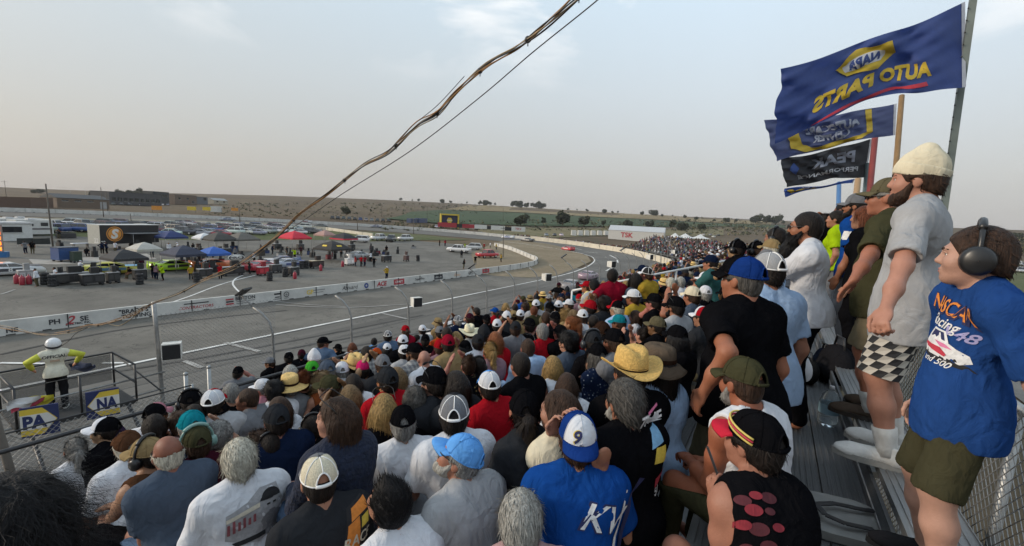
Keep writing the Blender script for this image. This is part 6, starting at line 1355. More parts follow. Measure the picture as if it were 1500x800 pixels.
def place(B, target, head_az, yaw_used, scale, name='person'):
 rz = head_az-PI/2-rad(yaw_used)
 t = B['MH'].translation*scale; c, s_ = math.cos(rz), math.sin(rz)
 loc = Vector(target)-Vector((c*t.x-s_*t.y, s_*t.x+c*t.y, t.z))
 return loc, rz
def spectator(px, py, h, hat, hairs, shirt, extras=(), target=None, row=None, idx=0):
 rnd = random.Random(idx*77+int(px)+int(py)*3); hat = parse(hat) if isinstance(hat, str) else hat
 hk, hcn = hairs.split('/') if '/' in hairs else (hairs, 'dark'); col, tee, pat = (shirt.split(':')+['tee', ''])[:3] if ':' in shirt else (shirt, 'tee', '')
 if tee in PATW: tee, pat = 'tee', tee
 F = 'f' in extras; kid = 'kid' in extras; seat = 'st' not in extras and 'out' not in extras
 ref = ((1.17 if seat else 1.575)*(.95 if F else 1)*(.88 if kid else 1))
 wt = next((float(e[2:]) for e in extras if e.startswith('w=')), None)
 FC = lambda y: FLOOR((y-.10)/.75) if y > -.05 else (WALKZ if y > -.64 else BENCHZ)
 if target is None and wt:
  target = at_d(px, py, .172*FPX/wt); row = max(0, round((target[1]-.1)/.75))
  c_ = [FC(target[1]), FC(target[1])+.43] if not seat else [FC(target[1])]
  s_ = min(((target[2]-f)/ref for f in c_), key=lambda q: abs(q-1))
 elif target is None and 'out' in extras:
  row = -2; target = at_y(px, py, 8.7+.35*(idx % 2)); s_ = (target[2]-4.15)/ref
 elif target is None:
  best = None; sj = 1+rnd.uniform(-.04, .04)
  for y in np.arange(.05, 7.0, .025):
   p = at_y(px, py, y); q = (p[2]-FC(y))/ref
   if p[0] < -2 or p[0] > 60: continue
   k = (y-.1)/.75; e = abs(q-sj)+.12*abs(k-round(k))
   if best is None or e < best[0]: best = (e, p, q, round(k))
  _, target, s_, row = best
 else: s_ = 1.0
 sc = min(1.12, max(.90, s_))*(.95 if F else 1)*(.88 if kid else 1)*1.0
 va = math.atan2(target[1], target[0]); haz = va+rad(h)
 baz = .5*haz+.5*rad(84 if seat else 75)
 yaw = max(-40, min(40, round(math.degrees(haz-baz)/20)*20))
 pose = next((e[2:] for e in extras if e.startswith('p=')), None) or (rnd.choice(['lap', 'lap', 'knees', 'crossed', 'slump', 'chin', 'phone']) if seat else rnd.choice(['stand', 'hips', 'folded']))
 sh = .9 if rnd.random() < .45 else 0
 B = template(seat, pose, tee, F, yaw, kid, sh)
 sc = sc*(1.19-.02)/1.17 if seat else sc
 loc, rz = place(B, target, haz, yaw, sc)
 p = obj('person', B['body'], loc=loc, color=tuple(min(.8, c*rnd.uniform(.85, 1.15)) for c in SKINS[rnd.randrange(7)])); p.rotation_euler = (0, 0, rz); p.scale = (sc,)*3
 so_ = obj('shirt', B['shirt'], p, color=CL[col])
 if pat in MPAT: so_.material_slots[0].link = 'OBJECT'; so_.material_slots[0].material = MPAT[pat]
 obj('shorts' if sh else 'trousers', B['trousers'], p, color=CL[rnd.choice(TROU)])
 dress(p, B, hat, None, hk if hk != '-' else None, HCL.get(hcn, HCL['dark']), extras, rnd)
 record(p, seat, row, hat, shirt_words(tee, col, pat), extras, target)
 return p
# ---------------------------------------------------------------- the people one can tell apart, from the photograph
LIST = """
111 660 12 - ponytail/grey white f
153 632 60 cap/black+white short/dark black
168 641 15 cap/purple short/white black p=slump
187 655 20 cap/brown short/white white p=knees
214 668 50 cap/tan buzz/dark brown:tank f hp/black
226 628 5 - short/dark black
229 609 -40 cap/black+pink short/dark white p=lap
245 665 15 - fringe/white slate p=slump
281 627 10 cap/teal short/grey slate
288 650 10 cap/olive short/brown maroon hp/mint p=slump
264 622 20 - thick/brown palepink f
284 612 10 - short/dark black:hoodie
279 590 0 cap/black short/dark black hp/black
313 591 -15 trucker/white+red short/dark lightgrey
320 605 15 cap/black short/brown black
320 640 10 - tightcurl/grey palepink:plaid f
338 577 10 - short/grey black:tank
362 586 70 - buzz/brown grey p=knees
384 570 60 cap/white short/grey pink f p=slump
401 574 30 - thick/black white p=slump
408 600 40 - long/brown white:paisley f
405 617 20 cap/charcoal short/dark navy
380 652 20 - curly/brown charcoal f kid
395 655 10 - short/dark denim kid hp/black
424 566 10 straw/straw short/grey grey
425 549 10 - short/silver charcoal
349 547 -20 cap/black short/dark grey out p=phone
395 532 60 cap/grey short/brown black out
423 525 10 cap/black+white short/dark black out
442 520 0 cap/maroon short/dark black out
474 503 -70 cap/black short/brown denim out p=hips
495 511 40 cap/black short/dark black out p=folded
516 509 10 - wavy/auburn white f out
548 501 0 - short/dark skyblue out
460 528 20 beanie/white short/grey white
457 543 10 cap/green+yellow short/dark black
479 544 20 cap/slate short/grey lightgrey
488 536 60 - short/dark pink f
501 545 5 cap/white short/grey denim
519 536 15 palm/straw short/brown black
531 543 10 bandana/hotpink short/dark black
551 521 20 cap/orange short/brown grey:plaid
560 535 15 cap/grey short/brown charcoal
567 512 0 cap/white longer/black black f
537 519 20 - short/dark grey:plaid
443 560 20 - bun/auburn black:tank f
470 560 30 - curly/ash rust:tank f
482 569 60 cap/olive short/brown black
512 582 25 - wavy/ash lightgrey:paisley f
517 563 20 - long/dark white f
567 559 25 cap/charcoal short/dark red p=chin
581 554 20 - wavy/ash white f
562 600 5 - longer/blonde black:tank f gl
457 626 15 - short/dark black kid hp/black
590 502 10 cap/white short/dark black
592 517 0 trucker/white+black short/dark lightgrey
606 517 60 cap/black short/brown grey:plaid beard/brown
621 527 15 - bald white p=slump
611 497 -60 - short/dark red kid
623 500 0 cap/black short/dark black
644 488 20 cap/grey short/dark orange
654 490 20 - buzz/dark maroon
644 510 15 cap/red short/brown mauve p=slump
656 505 10 cap/crimson short/dark tan
668 496 20 - wavy/blonde tan f
687 488 10 cowboy/whitestraw short/brown lightgrey
681 511 20 cap/black longer/black red f
700 503 15 cap/charcoal short/dark white
717 515 20 - ponytail/blonde mauve f
725 499 20 - wavy/ginger red f sg
686 537 10 - bun/brown black:floral f
700 538 20 - short/dark black kid hp/charcoal
635 562 40 cap/black short/dark charcoal gl
667 566 40 - long/dark charcoal sg
716 567 20 trucker/white+skyblue short/dark red p=slump
665 609 5 trucker/grey+charcoal short/dark white
607 590 10 - tightcurl/salt black:tank f
728 478 5 cap/white short/dark black
755 483 10 cap/charcoal short/brown grey p=phone
742 465 5 cap/white short/dark charcoal
762 463 5 cap/white short/brown tan
752 464 10 cap/tan short/brown brown
713 469 10 cap/black short/dark black
758 443 60 cap/maroon short/brown black out
782 456 20 - buzz/auburn olive
775 478 20 cap/black short/dark black:tank
794 487 20 - short/grey red
785 448 5 cap/white short/dark lightgrey
762 536 25 - buzz/dark black p=slump
773 511 20 - buzz/brown lightblue:hoodie gl
708 492 15 beanie/charcoal short/dark white
819 418 -50 cap/maroon short/brown black out
818 450 5 cap/white short/dark olive
833 447 60 cap/white short/brown black
805 453 20 cap/black short/dark khaki
800 467 20 - short/brown maroon
813 468 10 cap/black+white short/dark black
828 462 40 - curly/blonde tan f
839 464 40 - wavy/ash taupe f
836 476 70 - ponytail/ginger red f
853 465 10 trucker/white+white short/brown white
863 452 60 cap/red short/dark charcoal w=15
870 419 20 - short/black lightgrey:hoodie st p=folded w=14
859 421 70 cap/red short/brown paleyellow st p=hips w=12
850 486 15 trucker/white+white capponytail/brown charcoal f w=16
869 473 20 - buzz/dark grey w=17
882 473 20 - short/blonde blue w=15
881 488 20 cap/darkbrown short/dark black w=22
899 502 40 cap/black short/brown grey w=26
832 502 50 - thick/black slate w=23
820 489 40 cap/black short/dark black w=18
874 522 40 cap/black long/salt navy:paisley w=26
867 503 30 cap/charcoal short/dark black hp/charcoal w=24
809 538 20 - bob/blonde white:tank f w=26
830 566 5 - longer/brown white:paisley f w=31
767 603 10 cap/black capponytail/darkbrown charcoal f w=42
897 405 10 - short/dark crimson st p=hips w=14
917 420 0 - bob/blonde white:paisley f st w=13
931 411 0 - wavy/dark slate f w=14
947 403 60 trucker/black+white short/brown yellow st p=folded w=14
940 398 60 cap/navy short/dark blue w=11
927 437 60 trucker/white+white short/brown yellow w=15
938 432 60 cap/black short/dark black w=14
957 444 60 cap/black short/dark black p=chin w=17
972 431 40 cap/black short/brown white w=14
988 451 60 cap/black short/dark lightgrey beard/black gl w=20
1000 445 50 trucker/white+white short/brown teal w=17
1013 435 50 cap/cream short/brown slate w=18
1029 466 60 cap/red+white short/brown charcoal w=22
982 416 20 - short/white taupe f w=12
996 415 20 - short/silver white w=12
1013 418 40 cap/charcoal short/dark red w=12
1032 410 70 cap/white short/brown black w=13
930 465 60 - bob/brown white f sg w=16
906 474 60 cap/teal short/brown charcoal w=18
903 453 50 cap/black+red swept/white lightblue w=16
884 446 40 - thick/dark charcoal w=15
961 479 60 cap/khaki short/dark black w=21
990 497 40 cap/black longer/black black:hoodie f w=27
941 493 40 - bun/dark black f w=20
1008 478 40 cap/black short/dark white w=16
1128 366 60 cap/tan short/white lightblue w=22 st p=folded
1078 366 60 cap/black short/dark black st hp/black p=folded w=20
1106 368 60 cap/black short/brown charcoal hp/black w=20 st p=folded
1040 386 70 cap/navy short/dark seagreen st p=folded w=15
1143 371 60 cap/black short/dark black w=18 st p=folded
1062 432 50 cap/black short/dark rust w=16
"""
NLIST = 0
for i, ln in enumerate(LIST.strip().split('\n')):
 t = ln.split(); spectator(float(t[0]), float(t[1]), float(t[2]), t[3], t[4], t[5], tuple(t[6:]), idx=i); NLIST += 1

# ================================================================ people close to the camera, each modelled in its own pose
def eyes_on(p, MH, sc=1.0, brow=None, lip=None):
 for q in (-1, 1):
  e = MB(); e.ball((0, 0, 0), .0100*sc, 0, 8); e.ball((0, .0042*sc, -.0005), .0070*sc, 1, 6); obj('eye', e.mesh('eye', [M_EYE, M_IRIS]), p, M=MH @ Matrix.Translation((q*.031*sc, .0795*sc, .011*sc)) @ Matrix.Rotation(rad(-q*6), 4, 'Z'))
  l = MB(); l.tube([Vector((q*x*sc, y*sc, z*sc)) for x, y, z in ((.018, .087, .014), (.031, .0915, .0185), (.044, .083, .014))], [.003, .0042, .003], 6); obj('eyelid', l.mesh('eyelid', [M_SKIN]), p, M=MH, color=p.color[:3])
  if brow is not None:
   b = MB(); b.tube([Vector((q*x*sc, y*sc, z*sc)) for x, y, z in ((.014, .0985, .030), (.028, .0965, .0345), (.047, .082, .029))], [.0042*sc, .0045*sc, .002*sc], 6); obj('eyebrow', b.mesh('eyebrow', [M_HAIR]), p, M=MH, color=brow)
 if lip is not None:
  l = MB(); l.tube([Vector((x*sc, y*sc, z*sc)) for x, y, z in ((-.021, .090, -.0585), (-.008, .0975, -.0545), (0, .0975, -.056), (.008, .0975, -.0545), (.021, .090, -.0585))], [.001, .0045*sc, .004*sc, .0045*sc, .001], 6)
  l.tube([Vector((x*sc, y*sc, z*sc)) for x, y, z in ((-.018, .089, -.0615), (0, .0965, -.0655), (.018, .089, -.0615))], [.001, .0055*sc, .001], 6); obj('lips', l.mesh('lips', [M_LIP]), p, M=MH, color=lip)
SHOE = {}
def shoes_on(p, B, col, sole=(.6, .6, .58), sock=None, sock_h=.14):
 if 'u' not in SHOE: SHOE['u'] = shoe_mesh('shoe', [M_CLOTH]); SHOE['s'] = sole_mesh('sole', M_PLAST)
 for nm, q in (('l', -1), ('r', 1)):
  an, fd = B['J']['an'+nm], B['J']['fd'+nm]; M = Matrix.Translation((an.x, an.y, an.z-.085)) @ Matrix.Rotation(math.atan2(-fd.x, fd.y), 4, 'Z') @ Matrix.Diagonal((1.06, 1.08, 1.05, 1))
  u = obj('shoe', SHOE['u'], p, M=M, color=col); obj('sole', SHOE['s'], u, color=sole)
  if sock:
   m = MB(); kn = B['J']['kn'+nm]; d = (kn-an).normalized(); m.tube([an-d*.02, an+d*.03, an+d*sock_h*.6, an+d*sock_h], [.052, .047, .052, .056], 12); obj('sock', m.mesh('sock', [M_CLOTH]), p, color=sock)
def FG(px, py, d, h, b, hat=None, hairs='-', shirt='grey', trou='navy', skin='#b5805f', ex=(), label='', seat=True, floor=None, hlp=None, hrp=None, sc=None, hi=False, shirt_m=None, trou_m=None, hatM=None, yaw_max=75, brow=None, lip=None, brimc=None, target=None, group=None, **kw):
 """px, py, d: where the head is; h, b: which way head and body face, in degrees left of the line of sight"""
 hat = parse(hat) if hat else None; hk, hcn = hairs.split('/') if '/' in hairs else (hairs, 'dark')
 col, tee = (shirt.split(':')+['tee'])[:2]
 T = Vector(target if target is not None else at_d(px, py, d)); va = math.atan2(T.y, T.x); haz, baz = va+rad(h), va+rad(b)
 yaw = max(-yaw_max, min(yaw_max, math.degrees(haz-baz)))
 kw.setdefault('seed', int(px*7+py) % 997)
 K = dict(seat=seat, tee=tee, yaw=yaw, hi=hi, **kw)
 P0 = make_body(**{**K, 'vox': .05, 'fv': .05, 'fingers': False})
 for m in ('body', 'shirt', 'trousers'): bpy.data.meshes.remove(P0[m])
 mz = P0['MH'].translation.z
 if sc is None: sc = 1.0 if floor is None else (T.z-floor)/mz
 loc, rz = place(P0, T, haz, yaw, sc)
 W2L = (Matrix.Translation(loc) @ Matrix.Rotation(rz, 4, 'Z') @ Matrix.Scale(sc, 4)).inverted()
 if hlp: K['hl'] = tuple(W2L @ Vector(at_d(*hlp)))
 if hrp: K['hr'] = tuple(W2L @ Vector(at_d(*hrp)))
 B = make_body(**{'vox': .0095, 'fv': .006, **K})
 p = obj('person', B['body'], loc=loc, color=tuple(.68*v for v in S(skin))); p.rotation_euler = (0, 0, rz); p.scale = (sc,)*3
 so_ = obj('shirt', B['shirt'], p, color=CL[col] if col in CL else S(col))
 if shirt_m: B['shirt'].materials[0] = shirt_m
 to = obj('shorts' if kw.get('shorts') else 'trousers', B['trousers'], p, color=CL[trou] if trou in CL else S(trou))
 if trou_m: B['trousers'].materials[0] = trou_m
 rnd = random.Random(int(px)); hs = kw.get('head', 1.0); B['MH'] = B['MH'] @ Matrix.Scale(hs, 4)
 if hk == 'none': hk = '-'
 if hatM is not None and hat and hat[0] in ('cap', 'trucker', 'backcap'):
  obj('hair', hair_under(hk), p, M=B['MH'], color=HCL.get(hcn, HCL['dark'])) if hk != '-' else None; dress(p, B, None, None, None, None, ex, rnd); cap = cap_on(p, B['MH'], 'trucker' if hat[0] == 'trucker' else 'cap', CL[hat[1]], CL[hat[2]] if hat[2] else None, back=hat[0] == 'backcap', off=hatM, c3=CL[brimc] if brimc else None)
 else: dress(p, B, hat, None, hk if hk != '-' else None, HCL.get(hcn, HCL['dark']), ex, rnd); cap = None
 if hi: eyes_on(p, B['MH'], 1.0, brow, lip)
 PEOPLE.append(dict(o=p, seat=seat, row=None, hat=hat_words(hat), shirt=shirt_words(tee, col if col in CL else 'grey', ''), ex=ex, pos=T, fixed=label, where=None))
 return dict(p=p, B=B, shirt=so_, cap=cap, trou=to, loc=loc, rz=rz, sc=sc)
# ---------------------------------------------------------------- prints laid on cloth
def decal(target, px, py, items, up=(0, 0, 1), off=.003, name='print', parent=None, roll=0.0, axes=None):
 """items: (verts2d, faces, material); 2d in metres about the point of the cloth seen at px, py; every vertex is laid on the cloth"""
 bpy.context.view_layer.update(); mw = target.matrix_world; me = target.data
 bvh = BVHTree.FromPolygons([mw @ v.co for v in me.vertices], [tuple(f.vertices) for f in me.polygons])
 d = Vector(ray(px, py)).normalized(); hit, nr, _, _ = bvh.ray_cast(Vector(CAMP), d)
 if hit is None: print('DECAL MISSED', name, px, py); return None
 acc = Vector((0, 0, 0)); R0 = Vector(ray(px+1, py))-Vector(ray(px, py))
 for ox, oy in ((0, 0), (9, 0), (-9, 0), (0, 9), (0, -9)):
  h2, n2, _, _ = bvh.ray_cast(Vector(CAMP), Vector(ray(px+ox, py+oy)).normalized())
  if h2 is not None: acc += n2 if n2.dot(d) < 0 else -n2
 nr = acc.normalized(); u = Vector(up); u = (u-nr*u.dot(nr)).normalized(); r = u.cross(nr).normalized()
 if roll: Rm = Matrix.Rotation(roll, 3, nr); u, r = Rm @ u, Rm @ r
 mb = MB(); mats = []
 inv = mw.inverted()
 for vs, fs, m in items:
  if m not in mats: mats.append(m)
  out = []
  for v in vs:
   q = hit+r*v[0]+u*v[1]; h2, n2, _, _ = bvh.ray_cast(q+nr*.25, -nr)
   if h2 is None: h2 = q
   out.append(inv @ (h2+nr*(off+.0012*mats.index(m))))
  mb.add(out, fs, mats.index(m))
 return mb.build(name, mats, target)
def dtext(txt, x, y, size, m, width=None, **k):
 t = MB(); put_text(t, txt, (x, y, 0), (1, 0, 0), (0, 1, 0), size, 0, width, **k); return ([(v[0], v[1]) for v in t.v], t.f, m)
def dpoly(pts, m, n=0):
 bm = bmesh.new(); f = bm.faces.new([bm.verts.new((p[0], p[1], 0)) for p in pts]); bmesh.ops.triangulate(bm, faces=[f])
 for _ in range(2): bmesh.ops.subdivide_edges(bm, edges=[e for e in bm.edges if e.calc_length() > .04], cuts=1); bmesh.ops.triangulate(bm, faces=[f for f in bm.faces if len(f.verts) > 3])
 bm.verts.ensure_lookup_table(); r = ([(v.co.x, v.co.y) for v in bm.verts], [tuple(l.vert.index for l in f.loops) for f in bm.faces], m); bm.free(); return r
def ink(c, name): return mat('ink_'+name, c, .85, nscale=60, namt=.15)
INK = {k: ink(v, k) for k, v in dict(white=(.62, .62, .62), black=(.012, .012, .014), grey=(.16, .16, .17), midgrey=(.30, .30, .31), red=(.42, .03, .05), maroon=(.22, .06, .07), orange=(.60, .20, .03), yellow=(.62, .46, .06), blue=(.03, .08, .35), sky=(.18, .38, .58), navy=(.015, .02, .08), pink=(.55, .15, .28), lilac=(.30, .28, .48), cream=(.55, .5, .4), wine=(.07, .008, .014), deepred=(.20, .012, .022)).items()}
# ---------------------------------------------------------------- lower left and bottom edge
def ell(x, y, a, b, m, t0=0, t1=6.2832, n=18): return dpoly([(x+a*math.cos(t), y+b*math.sin(t)) for t in [t0+(t1-t0)*k/n for k in range(n if t1-t0 > 6 else n+1)]], m)
g1 = FG(350, 674, 2.6, 8, 12, None, 'swept/white', 'white', 'denim', '#b8806a', label='person in white t-shirt with a grey portrait print on its back, bareheaded', lean=14, hl=(-.2, .36, .62), hr=(.16, .38, .64), w=1.1, belly=.03)
g2 = FG(467, 704, 2.25, 14, 20, 'trucker/cream+grey', 'buzz/dark', 'charcoal', 'black', '#b07c62', label='person in charcoal t-shirt with orange print and cream mesh-back cap', lean=16, w=1.15, hl=(-.2, .34, .62), hr=(.12, .36, .62))
g3 = FG(569, 738, 2.05, 38, 30, None, 'tuft/black', 'white', 'grey', '#b8866c', label='bareheaded person in plain white t-shirt with a thin necklace, head bowed, at bottom edge', lean=30, pitch=-22, hl=(-.05, .42, .62), hr=(.05, .42, .62))
g4 = FG(672, 672, 2.3, 76, 40, 'cap/skyblue+skyblue', 'short/grey', 'lightgrey', 'black', '#b57d66', label='person in light grey t-shirt and sky blue cap looking down, hand raised', lean=22, pitch=-26, roll=4, hi=True, ex=('beard/silver', 'sg'), hl=(-.10, .36, .68), hr=(.1, .34, .66), vox=.0075, w=1.05)
g5 = FG(762, 762, 1.85, 6, 10, None, 'swept/silver', 'palepink', 'denim', '#b8806a', label='bareheaded person in pale pink top at bottom edge beside the blue t-shirt', lean=14, female=False, w=.95)
g6 = FG(845, 646, 2.1, 12, 14, 'backcap/royal+white', 'short/brown', 'blue', 'denim', '#b07c62', label='person in blue t-shirt and backward navy cap numbered 9 on a white panel', lean=14, w=1.22, belly=.05, hatM=Matrix.Translation((0, .016, .006)) @ Matrix.Rotation(rad(-4), 4, 'X'), brimc='royal', hl=(-.2, .36, .62), hr=(.2, .36, .62))
g7 = FG(590, 622, 3.1, 10, 14, 'cap/black', 'short/grey', 'white', 'denim', '#b58169', label='person in plain white t-shirt and black cap, in front of the sky blue cap', lean=8, w=1.15, belly=.04)
g8 = FG(492, 614, 2.55, 68, 28, None, 'bob/brown', 'navy:long', 'denim', '#bd8a74', ex=('gl',), label='person in navy knitted jumper, sunglasses pushed up on head, facing left', lean=10, female=True, hi=True, w=1.25, shirt_m=mat('knitted_wool', rough=.95, objcol=True, nscale=30, namt=.35, bump=.9, bscale=48))
g9 = FG(914, 590, 2.3, 42, 40, None, 'swept/salt', 'black', 'black', '#a8735a', ex=('beard/silver',), label='bareheaded person in black t-shirt with a colourful print down the right side', lean=8, w=1.12, hlp=(880, 690, 2.05))
g10 = FG(818, 604, 2.45, 66, 40, None, 'bob/brown', 'cream', 'denim', '#bd8a74', label='bareheaded person in cream top with both hands raised to the face', lean=12, female=True, hi=True, fingers=True, vox=.008, hlp=(806, 633, 2.30), hrp=(828, 622, 2.36), pl=(.1, .35, -1), pr=(.1, .35, -1), hand=(((.3, -.2, 1), (0, 1, .1), .9), ((-.1, -.2, 1), (0, 1, .1), .8)))
g11 = FG(922, 548, 2.55, 30, 35, 'palm/palm', 'short/dark', 'black', 'black', '#9a664c', label='person in black t-shirt and golden straw cowboy hat', lean=4, w=1.05)
g12 = FG(962, 536, 2.75, 52, 50, 'bucket/taupe', 'longer/darkbrown', 'lightblue:tank', 'denim', '#a06a4e', label='person in sleeveless pale denim shirt and brown bucket hat', lean=6, female=True, w=1.1, shirt_m=M_DENIM, hl=(-.12, .36, .62), hr=(.1, .36, .62))
g13 = FG(1085, 562, 2.2, 52, 55, 'cap/olive', 'buzz/brown', 'white:tank', 'olive', '#a5654a', label='person in white sleeveless top and faded olive cap, forearms on knees', lean=20, w=1.12, hl=(-.06, .42, .62), hr=(.05, .40, .60), hand=((None, None, 1.2), (None, None, 1.2)), fingers=True, vox=.0085, hi=True, ex=('beard/grey',), pitch=6, hatM=Matrix.Rotation(rad(8), 4, 'X') @ Matrix.Rotation(rad(4), 4, 'Y'))
g14 = FG(1102, 650, 1.75, 62, 40, 'cap/black+black', 'short/dark', 'black:tank', 'olive', '#b07a64', label='person in black and red top and striped black cap holding a phone', lean=22, female=True, w=1.2, hl=(-.05, .33, .80), hr=(.07, .31, .80), pl=(-.5, -1, -.4), pr=(.5, -1, -.6), fingers=True, vox=.0075, hi=True, hatM=Matrix.Rotation(rad(4), 4, 'X'), hand=(((-.1, .5, .9), (-1, 0, .2), .9), ((-.3, .6, .6), (.9, 0, .4), .9)), trou_m=None)
# ---------------------------------------------------------------- standing at the right of the crowd
g15 = FG(1086, 412, 2.70, 60, 45, 'cap/royal+black', 'buzz/salt', 'black', 'khaki', '#ab6e52', label='standing person in black t-shirt and royal blue cap with black brim', seat=False, floor=6.98, w=1.08, belly=.05, hlp=(1030, 575, 2.45), ex=('sg',), hi=True, shorts=.95, fingers=True, vox=.009, hemdrop=.06)
g16 = FG(1122, 400, 3.2, 48, 40, 'trucker/lightgrey+grey', 'short/dark', 'lightblue', 'black', '#b07a60', label='standing person in pale blue shirt and grey mesh-back cap', seat=False, floor=6.98, w=1.0, belly=.02, hemdrop=.10, shirt_m=M_DENIM)
g17 = FG(1152, 442, 4.0, 40, 50, 'cap/charcoal', 'short/dark', 'white', 'black', '#a87459', label='seated person in white t-shirt and charcoal cap below the person with folded arms', lean=8, w=1.1)
g18 = FG(1180, 335, 3.5, 84, 88, None, 'buzz/dark', 'white', 'black', '#a86f52', ex=('sg',), label='standing person in white t-shirt with folded arms, wearing glasses', seat=False, floor=WALKZ, w=.84, belly=0, chest=.9, hi=True, hl=(.16, .27, 1.20), hr=(-.12, .31, 1.23), pl=(-1, .3, -.5), pr=(1, .3, -.5), fingers=True, vox=.008, hand=((None, (0, 1, .3), .5), (None, (0, 1, .3), .5)), brow=HCL['dark'])
obj('beard', hair('longbeard'), g18['p'], M=g18['B']['MH'], color=HCL['black'])
def onbench(px, py, y=-.74): return at_y(px, py, y)
g19 = FG(1253, 303, 0, 78, 70, 'cap/grey', 'short/dark', 'blue', 'grey', '#a86f52', target=onbench(1254, 303), ex=('beard/dark', 'sg'), label='standing person in blue printed t-shirt and grey cap, behind the olive t-shirt', seat=False, floor=BENCHZ, hi=True, w=1.05)
g20 = FG(1262, 322, 0, 75, 70, None, 'long/auburn', 'black:long', 'black', '#c08e74', target=onbench(1265, 320, -.78), label='bareheaded standing person in black long-sleeved top right behind the olive t-shirt', seat=False, floor=7.63, female=True, hi=True)
g21 = FG(1222, 326, 0, 82, 80, None, 'short/dark', 'lime', 'grey', '#b57d63', target=onbench(1224, 322, -.72), label='standing person in fluorescent lime safety vest over white', seat=False, floor=BENCHZ, female=True, hi=True)
g22 = FG(1232, 310, 0, 70, 70, None, 'buzz/black', 'black', 'black', '#7a4c38', target=onbench(1233, 309, -.95), label='standing person in black t-shirt, head seen between lime vest and blue t-shirt', seat=False, floor=BENCHZ)
g23 = FG(1208, 322, 0, 60, 60, None, 'thick/dark', 'black', 'black', '#a06a4e', target=onbench(1209, 325, -.70), label='standing person in black t-shirt shading the eyes with a raised arm', seat=False, floor=BENCHZ, hr=(.10, .22, 1.62), pr=(1, .3, -.3), hl=(-.1, .3, 1.3))
g24 = FG(1135, 350, 5.0, 70, 60, None, 'short/dark', 'grey:hoodie', 'black', '#9a664c', ex=('beard/dark', 'hp/black'), label='standing person in grey hoodie with black headset', seat=False, floor=7.41, hi=True, hl=(.1, .25, 1.15), hr=(-.1, .27, 1.17), pl=(-1, .1, -.4), pr=(1, .1, -.4))
# ---------------------------------------------------------------- the boy, the man in the beanie, the man in the olive t-shirt
boy = FG(1428, 376, 0, 93, 116, None, 'short/brown', '#213f74', '#3c3a2b', '#c79a86', target=at_y(1428, 378, -.64), label='person in blue racing t-shirt, olive shorts and black ear defenders, standing nearest the camera', seat=False, floor=BENCHZ, hi=True, fingers=True, vox=.0062, fv=.0042, shorts=.98, w=.80, belly=.012, chest=.88, head=1.06, fat=1.05, jaw=1.0, shw=.96, armr=.88, hemdrop=.10, sleeve=.80, legw=1.12, wrk=.012, wf=40, hl=(-.30, -.16, .80), hr=(.25, .03, .78), pl=(-.6, -1, 0), pr=(.6, -1, 0), brow=HCL['brown'], lip=S('#a8645c'), fl=(-.12, .02, .085), fr=(.12, -.03, .085), lean=3)
bean = FG(1341, 270, 0, 88, 84, 'beanie/cream', 'short/brown', 'lightgrey', 'black', '#c08a74', target=at_y(1343, 266, -.66), ex=('beard/brown',), label='standing person in light grey t-shirt, cream knit beanie and checked shorts', seat=False, floor=BENCHZ, hi=True, fingers=True, vox=.0075, fv=.005, shorts=.80, w=.84, belly=0, chest=.86, armr=.92, hemdrop=.12, sleeve=.72, wrk=.012, wf=40, hlp=(1290, 478, 2.15), pl=(-.5, -1, -.1), hand=((None, (0, .3, 1), 1.35), (None, None, .7)), brow=HCL['brown'], lip=S('#9a5f55'), lean=3)
capm = FG(1297, 290, 0, 84, 76, 'cap/khaki+khaki', 'buzz/grey', 'olive', '#6c6350', '#b0735a', target=at_y(1299, 291, -.66), ex=('sg',), label='standing person in olive t-shirt, khaki cap and khaki shorts, arm held forward', seat=False, floor=BENCHZ, hi=True, fingers=True, vox=.0085, fv=.006, shorts=.92, w=.98, belly=.04, hemdrop=.08, sleeve=.80, wrk=.012, wf=40, hlp=(1219, 470, 2.62), pl=(-.4, -1, -.2), hand=((( .0, .55, -.9), (0, .9, .4), .25), (None, None, .7)), brow=HCL['grey'], lip=S('#9a5f55'))
phones_on(boy['p'], boy['B']['MH'] @ Matrix.Diagonal((1.02, 1.05, 1.05, 1)), (.013, .013, .014), 1.32, 'ear_defenders')
shoes_on(boy['p'], boy['B'], (.016, .016, .018), (.02, .02, .02))
shoes_on(bean['p'], bean['B'], S('#d0cec9'), S('#8f8d88'), S('#c5c3be'), .13)
shoes_on(capm['p'], capm['B'], S('#4a4038'), S('#2c2723'), S('#b5b3ae'), .12)
bean['B']['trousers'].materials[0] = mat('shorts_cloth', (.016, .016, .018), .9, nscale=8, namt=.2)
# the checked lower band of the shorts
def shorts_band(g, nm, t0, t1):
 J = g['B']['J']; hp, kn = J['hp'+nm], J['kn'+nm]; W = g['B']['P']['w']; mb = MB(); a, b = hp.lerp(kn, t0), hp.lerp(kn, t1); d = (kn-hp).normalized(); A = d.orthogonal().normalized(); A = (Vector((1, 0, 0))-d*d.x).normalized(); Bv = d.cross(A)
 n, m_ = 14, 5
 for i in range(n):
  for j in range(m_):
   def P(ii, jj):
    u = 2*PI*(ii+jj*.5)/n; rr = .113*W+.004; return a.lerp(b, jj/m_)+(A*math.cos(u)+Bv*math.sin(u))*rr
   mb.add([P(i, j), P(i+1, j), P(i+1, j+1), P(i, j+1)], [(0, 1, 2, 3)], (i+j) % 2)
 mb.build('shorts_hem', [mat('check_black', (.018, .018, .02), .9), mat('check_cream', (.42, .39, .34), .9)], g['trou'])
for nm in 'lr': shorts_band(bean, nm, .50, .98)
# small person of dark curls cut by the lower left edge
g25 = FG(6, 792, 1.12, 20, 20, None, 'loose/black', 'black', 'black', '#a06a4e', label='person with dark hair cut off by the lower left edge', female=True)
